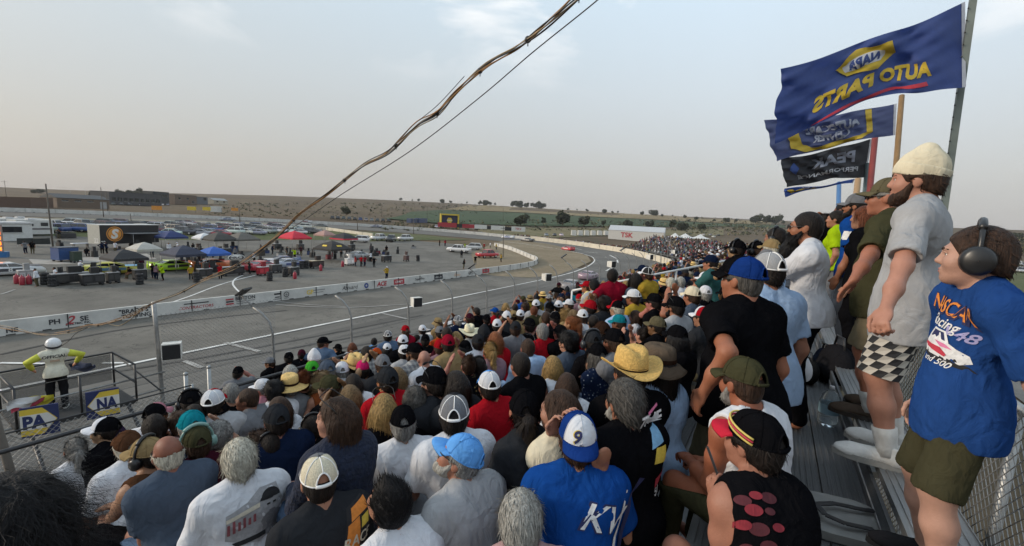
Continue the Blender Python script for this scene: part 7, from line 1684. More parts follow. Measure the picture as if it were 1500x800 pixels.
# ---------------------------------------------------------------- what is printed on their clothes
decal(g6['cap'].children[0] if 'front' in g6['cap'].children[0].name else g6['cap'].children[1], 846, 640, [dtext('9', .0, -.004, .085, INK['yellow'], bold=.035, shear=.15), dtext('9', .003, -.004, .080, INK['navy'], bold=.03, shear=.15)], off=.002, name='number_print')
decal(g6['shirt'], 890, 762, [dtext('KV', .0, 0, .17, INK['navy'], bold=.04, shear=.3), dtext('KV', 0, 0, .165, INK['white'], bold=.01, shear=.3), dpoly([(.10, -.16), (.13, .2), (.16, .2), (.14, -.16)], INK['navy']), dpoly([(.055, -.15), (.09, .13), (.10, .13), (.075, -.15)], INK['white'])], roll=-.25)
decal(g9['shirt'], 966, 660, [dtext('THE', .0, .16, .085, INK['white'], bold=.03, shear=.2), dpoly([(-.05, .02), (.0, .11), (.06, .12), (.05, .03)], INK['sky']), dpoly([(-.06, -.05), (-.02, .02), (.06, .01), (.04, -.07)], INK['yellow']), dpoly([(-.05, -.13), (.05, -.10), (.05, -.15), (-.05, -.18)], INK['red']), dtext('500', .0, -.21, .06, INK['white'], bold=.02), dpoly([(-.03, .205), (.05, .235), (.05, .22), (-.03, .19)], INK['pink'])], roll=.1)
decal(g2['shirt'], 524, 770, [dpoly([(-.11, -.12), (-.03, .10), (.11, .14), (.08, -.12)], INK['black']), dpoly([(-.09, -.10), (-.05, .02), (.02, .04), (.00, -.10)], INK['orange']), dpoly([(-.03, .03), (-.01, .09), (.09, .12), (.08, .06)], INK['orange']), dpoly([(.02, -.02), (.03, .03), (.08, .045), (.075, -.01)], INK['yellow']), dtext('RACE', .0, -.06, .07, INK['cream'], bold=.02, shear=.2)], roll=-.1)
decal(g1['shirt'], 376, 752, [dpoly([(-.16, -.10), (-.15, .04), (-.04, .075), (.03, .13), (.12, .13), (.15, .02), (.15, -.10), (.0, -.16)], INK['midgrey']), ell(.085, -.08, .07, .07, INK['grey']), ell(.082, .03, .042, .062, INK['midgrey']), ell(.082, .06, .052, .055, INK['black'], 0, PI), dpoly([(.02, .058), (.03, .075), (.10, .072), (.09, .055)], INK['black']), dpoly([(.056, .025), (.056, .035), (.075, .035), (.075, .025)], INK['black']), dpoly([(.09, .025), (.09, .035), (.108, .035), (.108, .025)], INK['black']), dpoly([(.065, -.012), (.068, -.006), (.10, -.006), (.10, -.012)], INK['grey']), dpoly([(-.15, .0), (-.15, .02), (.02, .055), (.02, .03)], INK['cream']), dpoly([(-.13, -.12), (.04, -.11), (.04, -.135), (-.11, -.145)], INK['black'])]+[dpoly([(-.15+.026*i, -.07+.006*i), (-.147+.026*i, -.01+.012*(i % 2)), (-.134+.026*i, -.008+.012*(i % 2)), (-.136+.026*i, -.07+.006*i)], INK['maroon']) for i in range(6)], name='portrait_print')
decal(g5['shirt'], 800, 795, [dpoly([(-.01, -.01), (.01, -.01), (.01, .01), (-.01, .01)], INK['cream'])], name='shoulder_print')
M_GRAD = mat('ink_sunset', (.5, .2, .04), .8); nt_ = M_GRAD.node_tree
decal(boy['shirt'], 1390, 450, [dtext('NASCAR', 0, -.003, .088, INK['navy'], width=.262, bold=.05, shear=.15), dtext('NASCAR', 0, 0, .078, INK['orange'], width=.25, bold=.012, shear=.15)], name='chest_lettering', roll=-.14)
decal(boy['shirt'], 1381, 474, [dtext('Racing', 0, 0, .060, INK['white'], width=.15, bold=.012, shear=.35)], name='chest_lettering', roll=-.16)
decal(boy['shirt'], 1408, 492, [dtext('V48', 0, 0, .055, INK['lilac'], width=.11, bold=.02, shear=.35)], name='chest_lettering', roll=-.14)
decal(boy['shirt'], 1370, 527, [dtext('and 500', 0, 0, .036, INK['white'], width=.12, bold=.012, shear=.4)], name='chest_lettering', roll=-.12)
decal(boy['shirt'], 1376, 502, [dpoly([(-.075, -.048), (-.07, -.025), (.10, -.05), (.115, -.066), (.0, -.066)], INK['black']), dpoly([(-.08, -.03), (-.072, .02), (-.05, .052), (.01, .05), (.04, .012), (.092, -.012), (.102, -.036), (.085, -.052), (-.05, -.046)], INK['white']), dpoly([(-.052, .016), (-.042, .045), (.006, .044), (.024, .016)], INK['navy']), dpoly([(-.07, -.022), (-.068, -.012), (.02, -.012), (.05, -.030), (.045, -.04)], INK['red']), dpoly([(-.015, .008), (.03, .006), (.06, -.006), (.02, -.008)], INK['pink']), dpoly([(.07, -.036), (.096, -.032), (.092, -.044), (.07, -.046)], INK['black']), dpoly([(-.062, -.034), (-.036, -.034), (-.036, -.044), (-.06, -.044)], INK['black'])], name='car_print', roll=-.1)
decal(g19['shirt'], 1238, 345, [dpoly([(-.05, -.05), (-.02, .05), (.05, .05), (.03, -.05)], INK['white'])], name='print')

# ================================================================ flag stand with the race official
fs_ = empty('flag_stand', at_z(95, 600, 2.9), 0, 'black railed flag stand platform hung on the catch fence above the track', 'platform')
pz = at_y(90, 594, 17.0)[2]; fo2 = Vector(fs_.location)
def rel(p): return Vector(p)-fo2
A0, A1 = at_y(40, 575, 16.6), at_y(160, 556, 16.6)
xl, xr, yn, yf = 2.35, 4.75, 15.9, 17.7
mb = MB(); mb.box(rel(((xl+xr)/2, (yn+yf)/2, pz-.06)), (xr-xl, yf-yn, .10)); mb.build('deck', M_DARK, fs_)
mb = MB()
for h in (.55, 1.10): mb.tube([rel(p) for p in ((xl, yn, pz+h), (xl, yf, pz+h), (xr, yf, pz+h), (xr, yn, pz+h))], .03, 8)
mb.tube([rel(p) for p in ((xr, yf, pz+1.1), (xr+.5, yn-.3, pz+.2))], .022, 6)
mb.build('railing', M_RAILB, fs_)
for x in (xl, (xl+xr)/2, xr):
 for y in (yn, yf): mb = MB(); mb.cyl(rel((x, y, pz-.05)), rel((x, y, pz+1.1)), .028, 8); mb.build('rail_post', M_RAILB, fs_)
mb = MB(); mb.box(rel(((xl+xr)/2, yf+.02, pz+.62)), (xr-xl-.1, .01, .85)); mb.build('wind_screen', mat('grey_screen', (.14, .14, .135), .7, alpha=.4), fs_)
for x in (xl+.2, xr-.2): mb = MB(); mb.tube([rel((x, yn, pz-.1)), rel((x, 14.2, pz-1.2)), rel((x, 14.0, .2))], .05, 8); mb.build('support_leg', M_RAILB, fs_)
# the two halves of the sponsor sign
def napa(px, py, y, txt, side, label, yaw):
 p = Vector(at_y(px, py, y)); r = empty('sponsor_board', p, yaw, label, 'sign', 'arrow shaped halves of a sponsor sign'); w_, h_ = .55, .64
 mb = MB(); mb.box((0, 0, 0), (w_, .03, h_)); mb.build('board', T_['navy'], r); s = side
 hexo = [(s*w_*.5, -h_*.44), (s*w_*.5, h_*.44), (-s*w_*.08, h_*.44), (-s*w_*.46, 0), (-s*w_*.08, -h_*.44)]; band = [(s*w_*.5, -h_*.25), (s*w_*.5, h_*.25), (-s*w_*.22, h_*.25), (-s*w_*.43, 0), (-s*w_*.22, -h_*.25)]
 mb = MB(); mb.prism(hexo, (0, -.019, 0), (1, 0, 0), (0, 0, 1), (0, -.003, 0)); mb.build('yellow_field', T_['yellow'], r); mb = MB(); mb.prism(band, (0, -.024, 0), (1, 0, 0), (0, 0, 1), (0, -.003, 0)); mb.build('white_band', T_['white'], r)
 mb = MB(); put_text(mb, txt, (s*.07, -.030, 0), (1, 0, 0), (0, 0, 1), .36, 0, width=.34, bold=.05); mb.build('lettering', T_['navy'], r)
napa(59, 616, 12.6, 'PA', -1, 'navy and yellow sponsor board reading PA, left of the official', -.35); napa(151, 591, 12.6, 'NA', 1, 'navy and yellow sponsor board reading NA, right of the official', -.25)
# chain-link gate panels round the flag stand
gp = empty('mesh_gate', (-.6, 12.4, 3.4), 0, 'chain-link screen in front of the flag stand, behind the guard rail', 'fence')
go = Vector(gp.location)
weave('wire_mesh', Vector((-.6, 12.3, 2.6))-go, (1, 0, 0), 5.4, 1.75, .115, .0055, gp, M_GALV0)
for x in (-.6, 4.8): mb = MB(); mb.cyl(Vector((x, 12.32, 1.2))-go, Vector((x, 12.32, 4.4))-go, .03, 8); mb.build('gate_post', M_GALV, gp)
mb = MB(); mb.tube([Vector((-.6, 12.32, 4.38))-go, Vector((4.8, 12.32, 4.38))-go], .018, 8); mb.build('gate_rail', M_RAILB, gp)
for px, pyt, lb in ((272, 548, 'thin galvanised bollard post beside the thick fence post'), (306, 538, 'galvanised bollard post right of the thin one')):
 p = Vector(at_y(px, pyt, 13.5)); r = empty('bollard', (p.x, p.y, 1.2), 0, lb, 'post'); mb = MB(); mb.cyl((0, 0, 0), (0, 0, p.z-1.2), .05, 10); mb.build('shaft', M_GALV, r); mb = MB(); mb.ball((0, 0, p.z-1.2), .06, 0, 8); mb.build('cap', M_GALV, r)
# thick wooden post at the left edge
p = Vector(at_y(10, 600, 9.6)); r = empty('timber_post', (p.x, p.y, 3.0), 0, 'weathered leaning timber post at the left edge by the flag stand', 'post'); mb = MB(); mb.tube([(0.05, 0, -1), (0, 0, 1.5), (-.12, 0, 2.7)], [.06, .055, .05], 8); mb.build('shaft', M_POLE, r); mb = MB(); mb.tube([(.1, 0, .9), (.08, .03, 1.3), (-.0, .05, 1.6)], .012, 6); mb.build('tie_wire', M_WIRE, r)
# flags rolled on the platform
def roll(px, py, y, c, label, rot):
 p = Vector(at_y(px, py, y)); mb = MB(); n = 14; vs, fs = [], []
 for i in range(n):
  for j in range(8): u, v = i/(n-1), j/7; vs.append((-.55+1.1*u, .16*math.sin(u*5+v*3)+.2*v, .10*math.sin(u*7)*v+.06*math.cos(v*9)-.32*v+.05))
 for i in range(n-1):
  for j in range(7): fs.append((i*8+j, (i+1)*8+j, (i+1)*8+j+1, i*8+j+1))
 mb.add(vs, fs, 0, True); o = mb.build('race_flag', paint(c, .8)); o.location = p; o.rotation_euler = (0, 0, rot); o.scale = (.5, .5, .6); tag(o, label, 'flag')
roll(56, 584, 15.8, (.55, .50, .04), 'yellow race flag hung over the left side of the platform', -.2); roll(42, 590, 15.7, (.42, .05, .09), 'red race flag bunched below the yellow one', .2); roll(36, 587, 15.6, (.55, .55, .55), 'white race flag bunched at the left of the platform', .1); roll(118, 535, 17.4, (.06, .07, .12), 'dark race flag held by the official', -.6)
off = make_body(seat=False, vox=.009, fv=.007, tee='tee', sleeve=.35, w=.92, pitch=-16, yaw=6, hl=(-.36, .26, .96), hr=(.36, .20, 1.00), pl=(-1, -.3, .3), pr=(1, -.3, .3), lean=8, seed=77, hemdrop=.02)
tgt = at_y(78, 505, 16.95); va = math.atan2(tgt[1], tgt[0]); sc = (tgt[2]-pz)/off['MH'].translation.z; loc, rz = place(off, tgt, va+.12, 6, sc)
p = obj('person', off['body'], loc=loc, color=S('#a87459')); p.rotation_euler = (0, 0, rz); p.scale = (sc,)*3
obj('vest', off['shirt'], p, color=S('#c9c5b4')); obj('trousers', off['trousers'], p, color=(.014, .014, .016))
J = off['J']
for nm in 'lr': mb = MB(); mb.tube([J['sh'+nm], J['sh'+nm].lerp(J['el'+nm], .5), J['el'+nm], J['el'+nm].lerp(J['wr'+nm], .55), J['wr'+nm]], [.085, .078, .068, .062, .045], 12); mb.build('sleeve', paint((.50, .52, .05), .8), p)
mb = MB(); mb.lathe([(.001, .155), (.07, .145), (.115, .105), (.138, .03), (.135, -.04), (.12, -.085), (.11, -.09)], 22, 0, Matrix.Identity(4), sx=1, sy=1.12); hm = mb.build('helmet', paint((.62, .62, .62), .25), p, M=off['MH']); mb = MB(); mb.lathe([(.139, -.03), (.140, .0), (.138, .02)], 22, 0, sx=1, sy=1.12); mb.build('helmet_stripe', T_['black'], hm)
mb = MB(); mb.lathe([(.165, .0), (.168, .04), (.165, .07)], 20, 0, Matrix.Translation(off['U'](0, 0, -.02)), sx=1.15, sy=.92); mb.build('belt', M_RAILB, p)
mb = MB(); put_text(mb, 'OFFICIAL', off['U'](0, -.172, .37), (1, 0, 0), (0, 0, 1), .095, 0, bold=.03); mb.box(off['U'](0, -.165, .27), (.16, .012, .05), 1); mb.build('lettering', [T_['black'], paint((.4, .3, .22))], p)
shoes_on(p, off, (.02, .02, .02))
PEOPLE.append(dict(o=p, seat=False, row=None, hat='white helmet', shirt='', ex=(), pos=Vector(tgt), fixed='race official in white helmet, cream vest reading OFFICIAL and yellow sleeves, on the platform', where=None))
# ================================================================ flags on the back fence
FY = -1.40
M_FLAG = None
def flag_cloth(name, col):
 m = mat(name, col, .75, nscale=18, namt=.10, bump=.12, bscale=60, sheen=.0); b = m.node_tree.nodes['Principled BSDF']
 t = m.node_tree.nodes.new('ShaderNodeBsdfTranslucent'); t.inputs['Color'].default_value = (*[min(1, c*1.6) for c in col], 1); mx = m.node_tree.nodes.new('ShaderNodeMixShader'); mx.inputs[0].default_value = .28
 out = next(n for n in m.node_tree.nodes if n.type == 'OUTPUT_MATERIAL'); m.node_tree.links.new(b.outputs[0], mx.inputs[1]); m.node_tree.links.new(t.outputs[0], mx.inputs[2]); m.node_tree.links.new(mx.outputs[0], out.inputs['Surface']); return m
F_BLUE = flag_cloth('flag_navy_cloth', (.030, .055, .19)); F_DBLUE = flag_cloth('flag_dull_navy_cloth', (.06, .075, .17)); F_BLACK = flag_cloth('flag_black_cloth', (.022, .022, .026)); F_YEL = flag_cloth('flag_yellow_cloth', (.55, .38, .03)); F_RED = flag_cloth('flag_red_cloth', (.45, .03, .05)); F_WHT = flag_cloth('flag_white_cloth', (.55, .55, .57)); F_GRY = flag_cloth('flag_grey_cloth', (.30, .32, .38)); F_ROY = flag_cloth('flag_royal_cloth', (.03, .07, .26))
def flagpole(px_top, py_top, px_bot, py_bot, m, label, square=False, wd=.05):
 a, b = Vector(at_y(px_top, py_top, FY)), Vector(at_y(px_bot, py_bot, FY)); d = (b-a).normalized(); b = a+d*((a.z-6.9)/-d.z); r = empty('flag_pole', b, 0, label, 'flag pole', 'flag poles on the back fence'); mb = MB()
 if square:
  mb.tube([Vector((0, 0, 0)), a-b], wd*.72, 4, smooth=False);
 else: mb.cyl((0, 0, 0), a-b, wd, 8)
 mb.build('shaft', m, r)
 if square:
  mb = MB()
  for i in range(40): mb.ball((a-b)*(i/40)+Vector((-wd*.4, -.0, 0))*1.0+Vector((-.02, .035, 0)), .008, 0, 4)
  mb.build('bolt_hole', M_DARK, r)
 mb = MB(); mb.box((0, 0, .06), (.2, .2, .12)); mb.build('foot_plate', M_GALV, r); return a, b
flagpole(1431, -40, 1385, 290, mat('green_grey_steel', (.15, .17, .15), .55, .3, nscale=5, namt=.2), 'thick green grey steel flag pole behind the beanie', True, .05); flagpole(1321, 140, 1312, 250, mat('varnished_wood', (.22, .13, .05), .6, nscale=4, namt=.2, stretch=(8, 8, .6)), 'orange wooden flag pole, second from the boy', False, .036); flagpole(1283, 190, 1275, 270, mat('red_brown_pole', (.20, .035, .03), .6, nscale=4, namt=.2), 'dark red flag pole holding the black flag', False, .05); flagpole(1272, 240, 1268, 280, mat('grey_green_pole', (.12, .15, .15), .5, .4), 'slim grey flag pole beside the dark red one', False, .05); flagpole(1257, 262, 1254, 290, mat('tan_pole', (.34, .22, .12), .6), 'short tan flag pole behind the grey cap', False, .06); flagpole(1229, 268, 1228, 310, mat('blue_pole', (.06, .16, .34), .5), 'thin bright blue flag pole holding the lowest flag', False, .06)
def flag(name, quad, Y0, base, label, draw, wave=.09, fold=.05, seed=1, swing=(.35, .1), nx=70, ny=36):
 """quad: pole top, pole bottom, fly bottom, fly top as seen; the fly end swings forward of the fence line; draw(u, v) lists printed shapes"""
 rs = np.random.RandomState(seed); pt, pb = Vector(at_y(*quad[0], Y0)), Vector(at_y(*quad[1], Y0)); d0 = proj(pt)[2]; ft, fb = Vector(at_d(*quad[3], d0*swing[0])), Vector(at_d(*quad[2], d0*swing[1]))
 vaway = Vector(ray(*quad[0])).normalized(); ph = rs.rand(4)*6
 def P(u, v):
  a = pt.lerp(pb, v); b = ft.lerp(fb, v); q = a.lerp(b, u); s = min(1, u*3)
  q = q+vaway*(wave*s*(math.sin(u*8.0+v*1.7+ph[0])+.5*math.sin(u*15-v*4+ph[1])+.35*math.sin(v*9+u*4+ph[2])))+Vector((0, 0, 1))*(math.sin(PI*u)*(-.05+(.05+fold)*v)+.02*s*math.sin(u*9+ph[3]))+vaway*(s*.05*math.sin((u+v*.55)*26+ph[0])+.02*s*math.sin((u*.6-v)*31+ph[1]))
  return q
 r = empty(name, pt, 0, label, 'flag', 'flags flying on the back fence'); o = Vector(pt)
 def patch(nm, mats, uvs, fs, off):
  def N(u, v): e = .004; return (P(u+e, v)-P(u-e, v)).cross(P(u, v+e)-P(u, v-e)).normalized()
  mb = MB(); mb.add([P(u, v)+N(u, v)*off-o for u, v in uvs], fs, 0, True); return mb.build(nm, mats, r)
 uv = [(i/nx, j/ny) for i in range(nx+1) for j in range(ny+1)]; fs = [(i*(ny+1)+j, (i+1)*(ny+1)+j, (i+1)*(ny+1)+j+1, i*(ny+1)+j+1) for i in range(nx) for j in range(ny)]
 patch('cloth', base, uv, fs, 0)
 N0 = (P(.504, .5)-P(.496, .5)).cross(P(.5, .504)-P(.5, .496)).normalized(); sg = 1 if N0.dot(Vector(ray(*quad[0]))) < 0 else -1
 patch('hem', F_WHT, [(i/3*.022, j/ny) for i in range(4) for j in range(ny+1)], [(i*(ny+1)+j, (i+1)*(ny+1)+j, (i+1)*(ny+1)+j+1, i*(ny+1)+j+1) for i in range(3) for j in range(ny)], .006*sg)
 for k, (nm, m, uvs, f) in enumerate(draw): patch(nm, m, uvs, f, (.007+.003*k)*sg)
 return r
def fpoly(nm, m, pts):
 v, f, _ = dpoly([(p[0], p[1]) for p in pts], m);
 bm = bmesh.new(); vv = [bm.verts.new((a, b, 0)) for a, b in v]; [bm.faces.new([vv[i] for i in q]) for q in f]
 for _ in range(3): bmesh.ops.subdivide_edges(bm, edges=[e for e in bm.edges if e.calc_length() > .05], cuts=1); bmesh.ops.triangulate(bm, faces=[q for q in bm.faces if len(q.verts) > 3])
 bm.verts.ensure_lookup_table(); r = (nm, m, [(q.co.x, q.co.y) for q in bm.verts], [tuple(l.vert.index for l in q.loops) for q in bm.faces]); bm.free(); return r
def ftext(nm, m, txt, cu, cv, wu, hv, shear=0, bold=.03):
 """lettering in the flag's own coordinates; u runs away from the pole, so from this side it reads mirrored"""
 vs, fs = text_mesh(txt, 1, bold=bold, shear=shear); x0, x1 = min(v.x for v in vs), max(v.x for v in vs); y0, y1 = min(v.y for v in vs), max(v.y for v in vs)
 bm = bmesh.new(); vv = [bm.verts.new(((v.x-(x0+x1)/2)/(x1-x0)*wu+cu, cv-(v.y-(y0+y1)/2)/(y1-y0)*hv, 0)) for v in vs]
 for f in fs:
  try: bm.faces.new([vv[i] for i in f])
  except ValueError: pass
 for _ in range(2): bmesh.ops.subdivide_edges(bm, edges=[e for e in bm.edges if e.calc_length() > .05], cuts=1); bmesh.ops.triangulate(bm, faces=[q for q in bm.faces if len(q.verts) > 3])
 bm.verts.ensure_lookup_table(); r = (nm, m, [(q.co.x, q.co.y) for q in bm.verts], [tuple(l.vert.index for l in q.loops) for q in bm.faces]); bm.free(); return r
flag('flag', ((1413, 3), (1414, 128), (1133, 211), (1150, 97)), FY, F_BLUE, 'largest navy flag with mirrored yellow lettering and a red stroke, topmost', [ftext('lettering', F_YEL, 'AUTO PARTS', .50, .70, .62, .22, .0, .05), fpoly('red_stroke', F_RED, [(.22, .875), (.80, .96), (.82, 1.0 - .01), (.50, .965), (.21, .925)]), fpoly('emblem', F_YEL, [(.42, .16), (.63, .12), (.74, .30), (.66, .50), (.50, .54), (.40, .35)]), fpoly('emblem_band', F_WHT, [(.46, .26), (.66, .24), (.70, .32), (.68, .42), (.49, .44)]), ftext('emblem_lettering', F_BLUE, 'NAPA', .58, .345, .16, .14, 0, .05)], wave=.10, fold=.13, seed=3, swing=(.92, .90))
flag('flag', ((1313, 152), (1311, 198), (1140, 237), (1118, 178)), FY, F_DBLUE, 'dull navy flag with mirrored grey lettering in a yellow border, below the largest', [*[fpoly('border', F_YEL, q) for q in ([(.20, .02), (.25, .02), (.25, .78), (.20, .78)], [(.20, .78), (.25, .78), (.32, .86), (.30, .98)], [(.32, .86), (.74, .86), (.78, .98), (.30, .98)], [(.74, .86), (.79, .76), (.88, .80), (.78, .98)], [(.79, .76), (.80, .25), (.88, .25), (.88, .80)])], ftext('lettering', F_GRY, 'AUTOCARE', .53, .38, .44, .26, 0, .04), ftext('lettering', F_GRY, 'CENTER', .55, .67, .30, .22, 0, .04)], wave=.08, seed=5, swing=(.93, .92))
flag('flag', ((1277, 203), (1268, 260), (1153, 275), (1141, 232)), FY, F_BLACK, 'black flag with mirrored white lettering, folded over itself', [ftext('lettering', F_GRY, 'PEAK', .44, .36, .52, .34, 0, .04), ftext('lettering', F_WHT, 'PERFORMANCE', .50, .74, .74, .13, 0, .02), fpoly('emblem', F_ROY, [(.88, .22), (.93, .45), (.88, .62), (.83, .45)])], wave=.09, seed=7, swing=(.93, .92))
flag('flag', ((1252, 262), (1249, 268), (1150, 289), (1148, 276)), FY-.05, F_ROY, 'lowest bright blue flag with a yellow border, hanging under the black flag', [fpoly('border', F_YEL, [(.50, .62), (.52, .48), (.90, .62), (.90, .78)]), fpoly('border', F_YEL, [(.84, .70), (.90, .30), (.96, .30), (.92, .84)]), ftext('lettering', F_WHT, 'AUTO', .72, .38, .16, .18, 0, .03)], wave=.05, seed=9, swing=(.95, .94))
# ================================================================ cables overhead
C_BLK = mat('black_cable', (.012, .012, .012), .55); C_ORG = mat('orange_cable', (.30, .15, .045), .6, nscale=9, namt=.25); C_TAN = mat('tan_cable', (.30, .23, .14), .65, nscale=9, namt=.2)
BUN = [(875, -32, 3.6), (838, 2, 4.0), (790, 44, 4.3), (757, 70, 4.6), (714, 95, 5.0), (672, 132, 5.5), (640, 166, 5.9), (610, 184, 6.3), (570, 222, 6.8), (530, 244, 7.3), (480, 284, 8), (440, 313, 8.6), (400, 352, 9.3), (350, 388, 10), (300, 410, 11), (260, 431, 11.6), (225, 444, 12.1), (190, 462, 12.7), (150, 475, 13.4), (128, 478, 13.7), (100, 486, 14.1), (62, 490, 14.4), (30, 484, 14.6), (0, 479, 14.9), (-40, 476, 15.2)]
def smooth3(P, n=6):
 P = [Vector(at_d(*p)) for p in P]; out = []
 for i in range(len(P)-1):
  a, b, c, d = P[max(i-1, 0)], P[i], P[i+1], P[min(i+2, len(P)-1)]
  for k in range(n): t = k/n; out.append(.5*((2*b)+(c-a)*t+(2*a-5*b+4*c-d)*t*t+(3*b-a-3*c+d)*t**3))
 return out+[P[-1]]
cl = smooth3(BUN, 8); o0 = cl[0]
cb = empty('cable_bundle', o0, 0, 'twisted bundle of black and orange cables slung overhead down to the flag stand', 'cable')
for k, (m, r, ph, rr) in enumerate(((C_BLK, .009, 0, .015), (C_BLK, .008, 2.1, .014), (C_ORG, .009, 4.0, .018), (C_TAN, .008, 1.0, .021), (C_ORG, .006, 5.2, .014))):
 mb = MB(); pts = []
 for i, c in enumerate(cl):
  t = ph+i*.13; d = (cl[min(i+1, len(cl)-1)]-cl[max(i-1, 0)]).normalized(); A = d.orthogonal().normalized(); Bv = d.cross(A); loose = 1+1.2*max(0, math.sin(i*.11+k))
  if i > 130: loose = 2.6
  pts.append(c-o0+(A*math.cos(t)+Bv*math.sin(t))*rr*loose)
 mb.tube(pts, r, 6); mb.build('cable', m, cb)
mb = MB()
for i in range(6, len(cl)-20, 14): mb.ball(cl[i]-o0, .035, 0, 6); mb.tube([cl[i]-o0, cl[i]-o0+Vector((.02, .01, -.06))], .006, 5)
mb.build('tape', C_BLK, cb)
def wire(P, r, label, m=C_BLK, name='overhead_cable'):
 c = smooth3(P, 8); o = empty(name, c[0], 0, label, 'cable'); mb = MB(); mb.tube([q-c[0] for q in c], r, 6); mb.build('cable', m, o)
wire([(900, -26, 3.9), (873, 2, 4.1), (780, 77, 4.6), (700, 145, 5.2), (600, 222, 6.1), (500, 285, 7.2), (440, 326, 8.1), (380, 364, 9.2), (340, 392, 10.1)], .007, 'single thin black cable strung below the twisted bundle')
wire([(680, 112, 5.3), (640, 155, 5.8), (600, 188, 6.3), (565, 226, 6.8)], .005, 'short slack black cord beside the twisted bundle')
wire([(158, 474, 13.4), (175, 477, 13.3), (195, 465, 12.8), (208, 452, 12.4)], .014, 'loop of pale cable drooping by the fence post', C_TAN)
wire([(128, 480, 13.7), (112, 488, 13.9), (100, 500, 14.1), (88, 508, 14.3)], .010, 'dark cord hanging down towards the official', C_BLK)
# ================================================================ small things on the walkway
M_PET = mat('clear_plastic', (.75, .85, .9), .05, trans=.9, spec=.5); M_PET.node_tree.nodes['Principled BSDF'].inputs['IOR'].default_value = 1.2
b = Vector(at_z(1211, 622, WALKZ+.002)); r = empty('water_bottle', b, 0, 'large clear plastic water bottle standing on the walkway', 'bottle'); mb = MB(); mb.lathe([(.001, 0), (.06, 0), (.072, .02), (.074, .08), (.068, .10), (.074, .12), (.074, .20), (.062, .26), (.03, .30), (.02, .315), (.001, .315)], 18, 0); mb.build('bottle_body', M_PET, r); mb = MB(); mb.lathe([(.0755, .11), (.0755, .19)], 18, 0); mb.build('label', paint((.20, .32, .40)), r); mb = MB(); mb.cyl((0, 0, .315), (0, 0, .34), .019, 10); mb.build('cap', paint((.5, .5, .52)), r)
b = Vector(at_z(1228, 765, WALKZ+.01)); mb = MB(); mb.prism([(.20*math.copysign(abs(math.cos(t))**.5, math.cos(t)), .22*math.copysign(abs(math.sin(t))**.5, math.sin(t))) for t in np.linspace(0, 2*PI, 29)[:-1]], (0, 0, 0), (1, 0, 0), (0, 1, 0), (0, 0, .045)); o = mb.build('seat_cushion', mat('cushion_vinyl', (.20, .20, .19), .6, nscale=9, namt=.15, bump=.2, bscale=20)); o.location = b; o.rotation_euler = (0, 0, .2); tag(o, 'grey padded seat cushion with a black strap on the walkway', 'cushion')
mb = MB()
pts = [Vector(v) for v in ((-.10, -.12, .06), (-.13, .02, .075), (-.10, .10, .08), (-.02, .12, .085), (.04, .02, .08), (.06, -.12, .07), (.10, -.22, .06))]
for a, c in zip(pts[:-1], pts[1:]): d = (c-a); s_ = d.cross(Vector((0, 0, 1))).normalized()*.016; mb.add([a-s_, a+s_, c+s_, c-s_, a-s_+Vector((0, 0, .006)), a+s_+Vector((0, 0, .006)), c+s_+Vector((0, 0, .006)), c-s_+Vector((0, 0, .006))], [(0, 1, 2, 3), (7, 6, 5, 4), (0, 3, 7, 4), (1, 5, 6, 2)], 0)
mb.build('strap', M_RAILB, o)
b = Vector(at_z(1345, 778, BENCHZ+.0));
def bag(px, py, z, s, c, label):
 b = Vector(at_z(px, py, z)); r = empty('bag', b, .3, label, 'bag'); Sx = Solid(.04); Sx.ball((0, 0, .13*s), (.17*s, .10*s, .15*s)); Sx.ball((0, .05*s, .08*s), (.13*s, .08*s, .09*s)); Sx.cut((0, 0, .005), (0, 0, -1)); obj('bag_body', Sx.mesh('bag_body', [M_CLOTH], .012, wr=(.015, 30, 4)), r, color=c); mb = MB(); mb.tube([(-.08*s, 0, .25*s), (-.05*s, 0, .34*s), (.05*s, 0, .34*s), (.08*s, 0, .25*s)], .012, 6); mb.build('handle', M_RAILB, r)
bag(1222, 560, WALKZ, 1.5, (.012, .012, .014), 'black bag on the walkway in front of khaki shorts'); bag(1205, 540, WALKZ, .9, (.015, .018, .03), 'small dark blue bag beside the black one'); bag(1180, 560, WALKZ, 1.0, (.012, .012, .012), 'black bag behind the seated white t-shirt'); bag(1224, 470, WALKZ, 1.4, (.20, .13, .08), 'tan bag on the bench below the lime vest')
# loose things in hands
ph = g14; W = Matrix.Translation(ph['loc']) @ Matrix.Rotation(ph['rz'], 4, 'Z') @ Matrix.Scale(ph['sc'], 4)
q = W @ Vector((-.02, .42, .93)); r = empty('mobile_phone', q, ph['rz']+.5, 'mobile phone held by the person in black and red top', 'phone'); mb = MB(); mb.box((0, 0, 0), (.075, .009, .15)); mb.build('case', M_RAILB, r); mb = MB(); mb.box((0, -.0055, 0), (.069, .002, .142)); mb.build('screen', mat('phone_glass', (.16, .17, .18), .1), r); r.rotation_euler = (-.45, .35, ph['rz']+1.0)
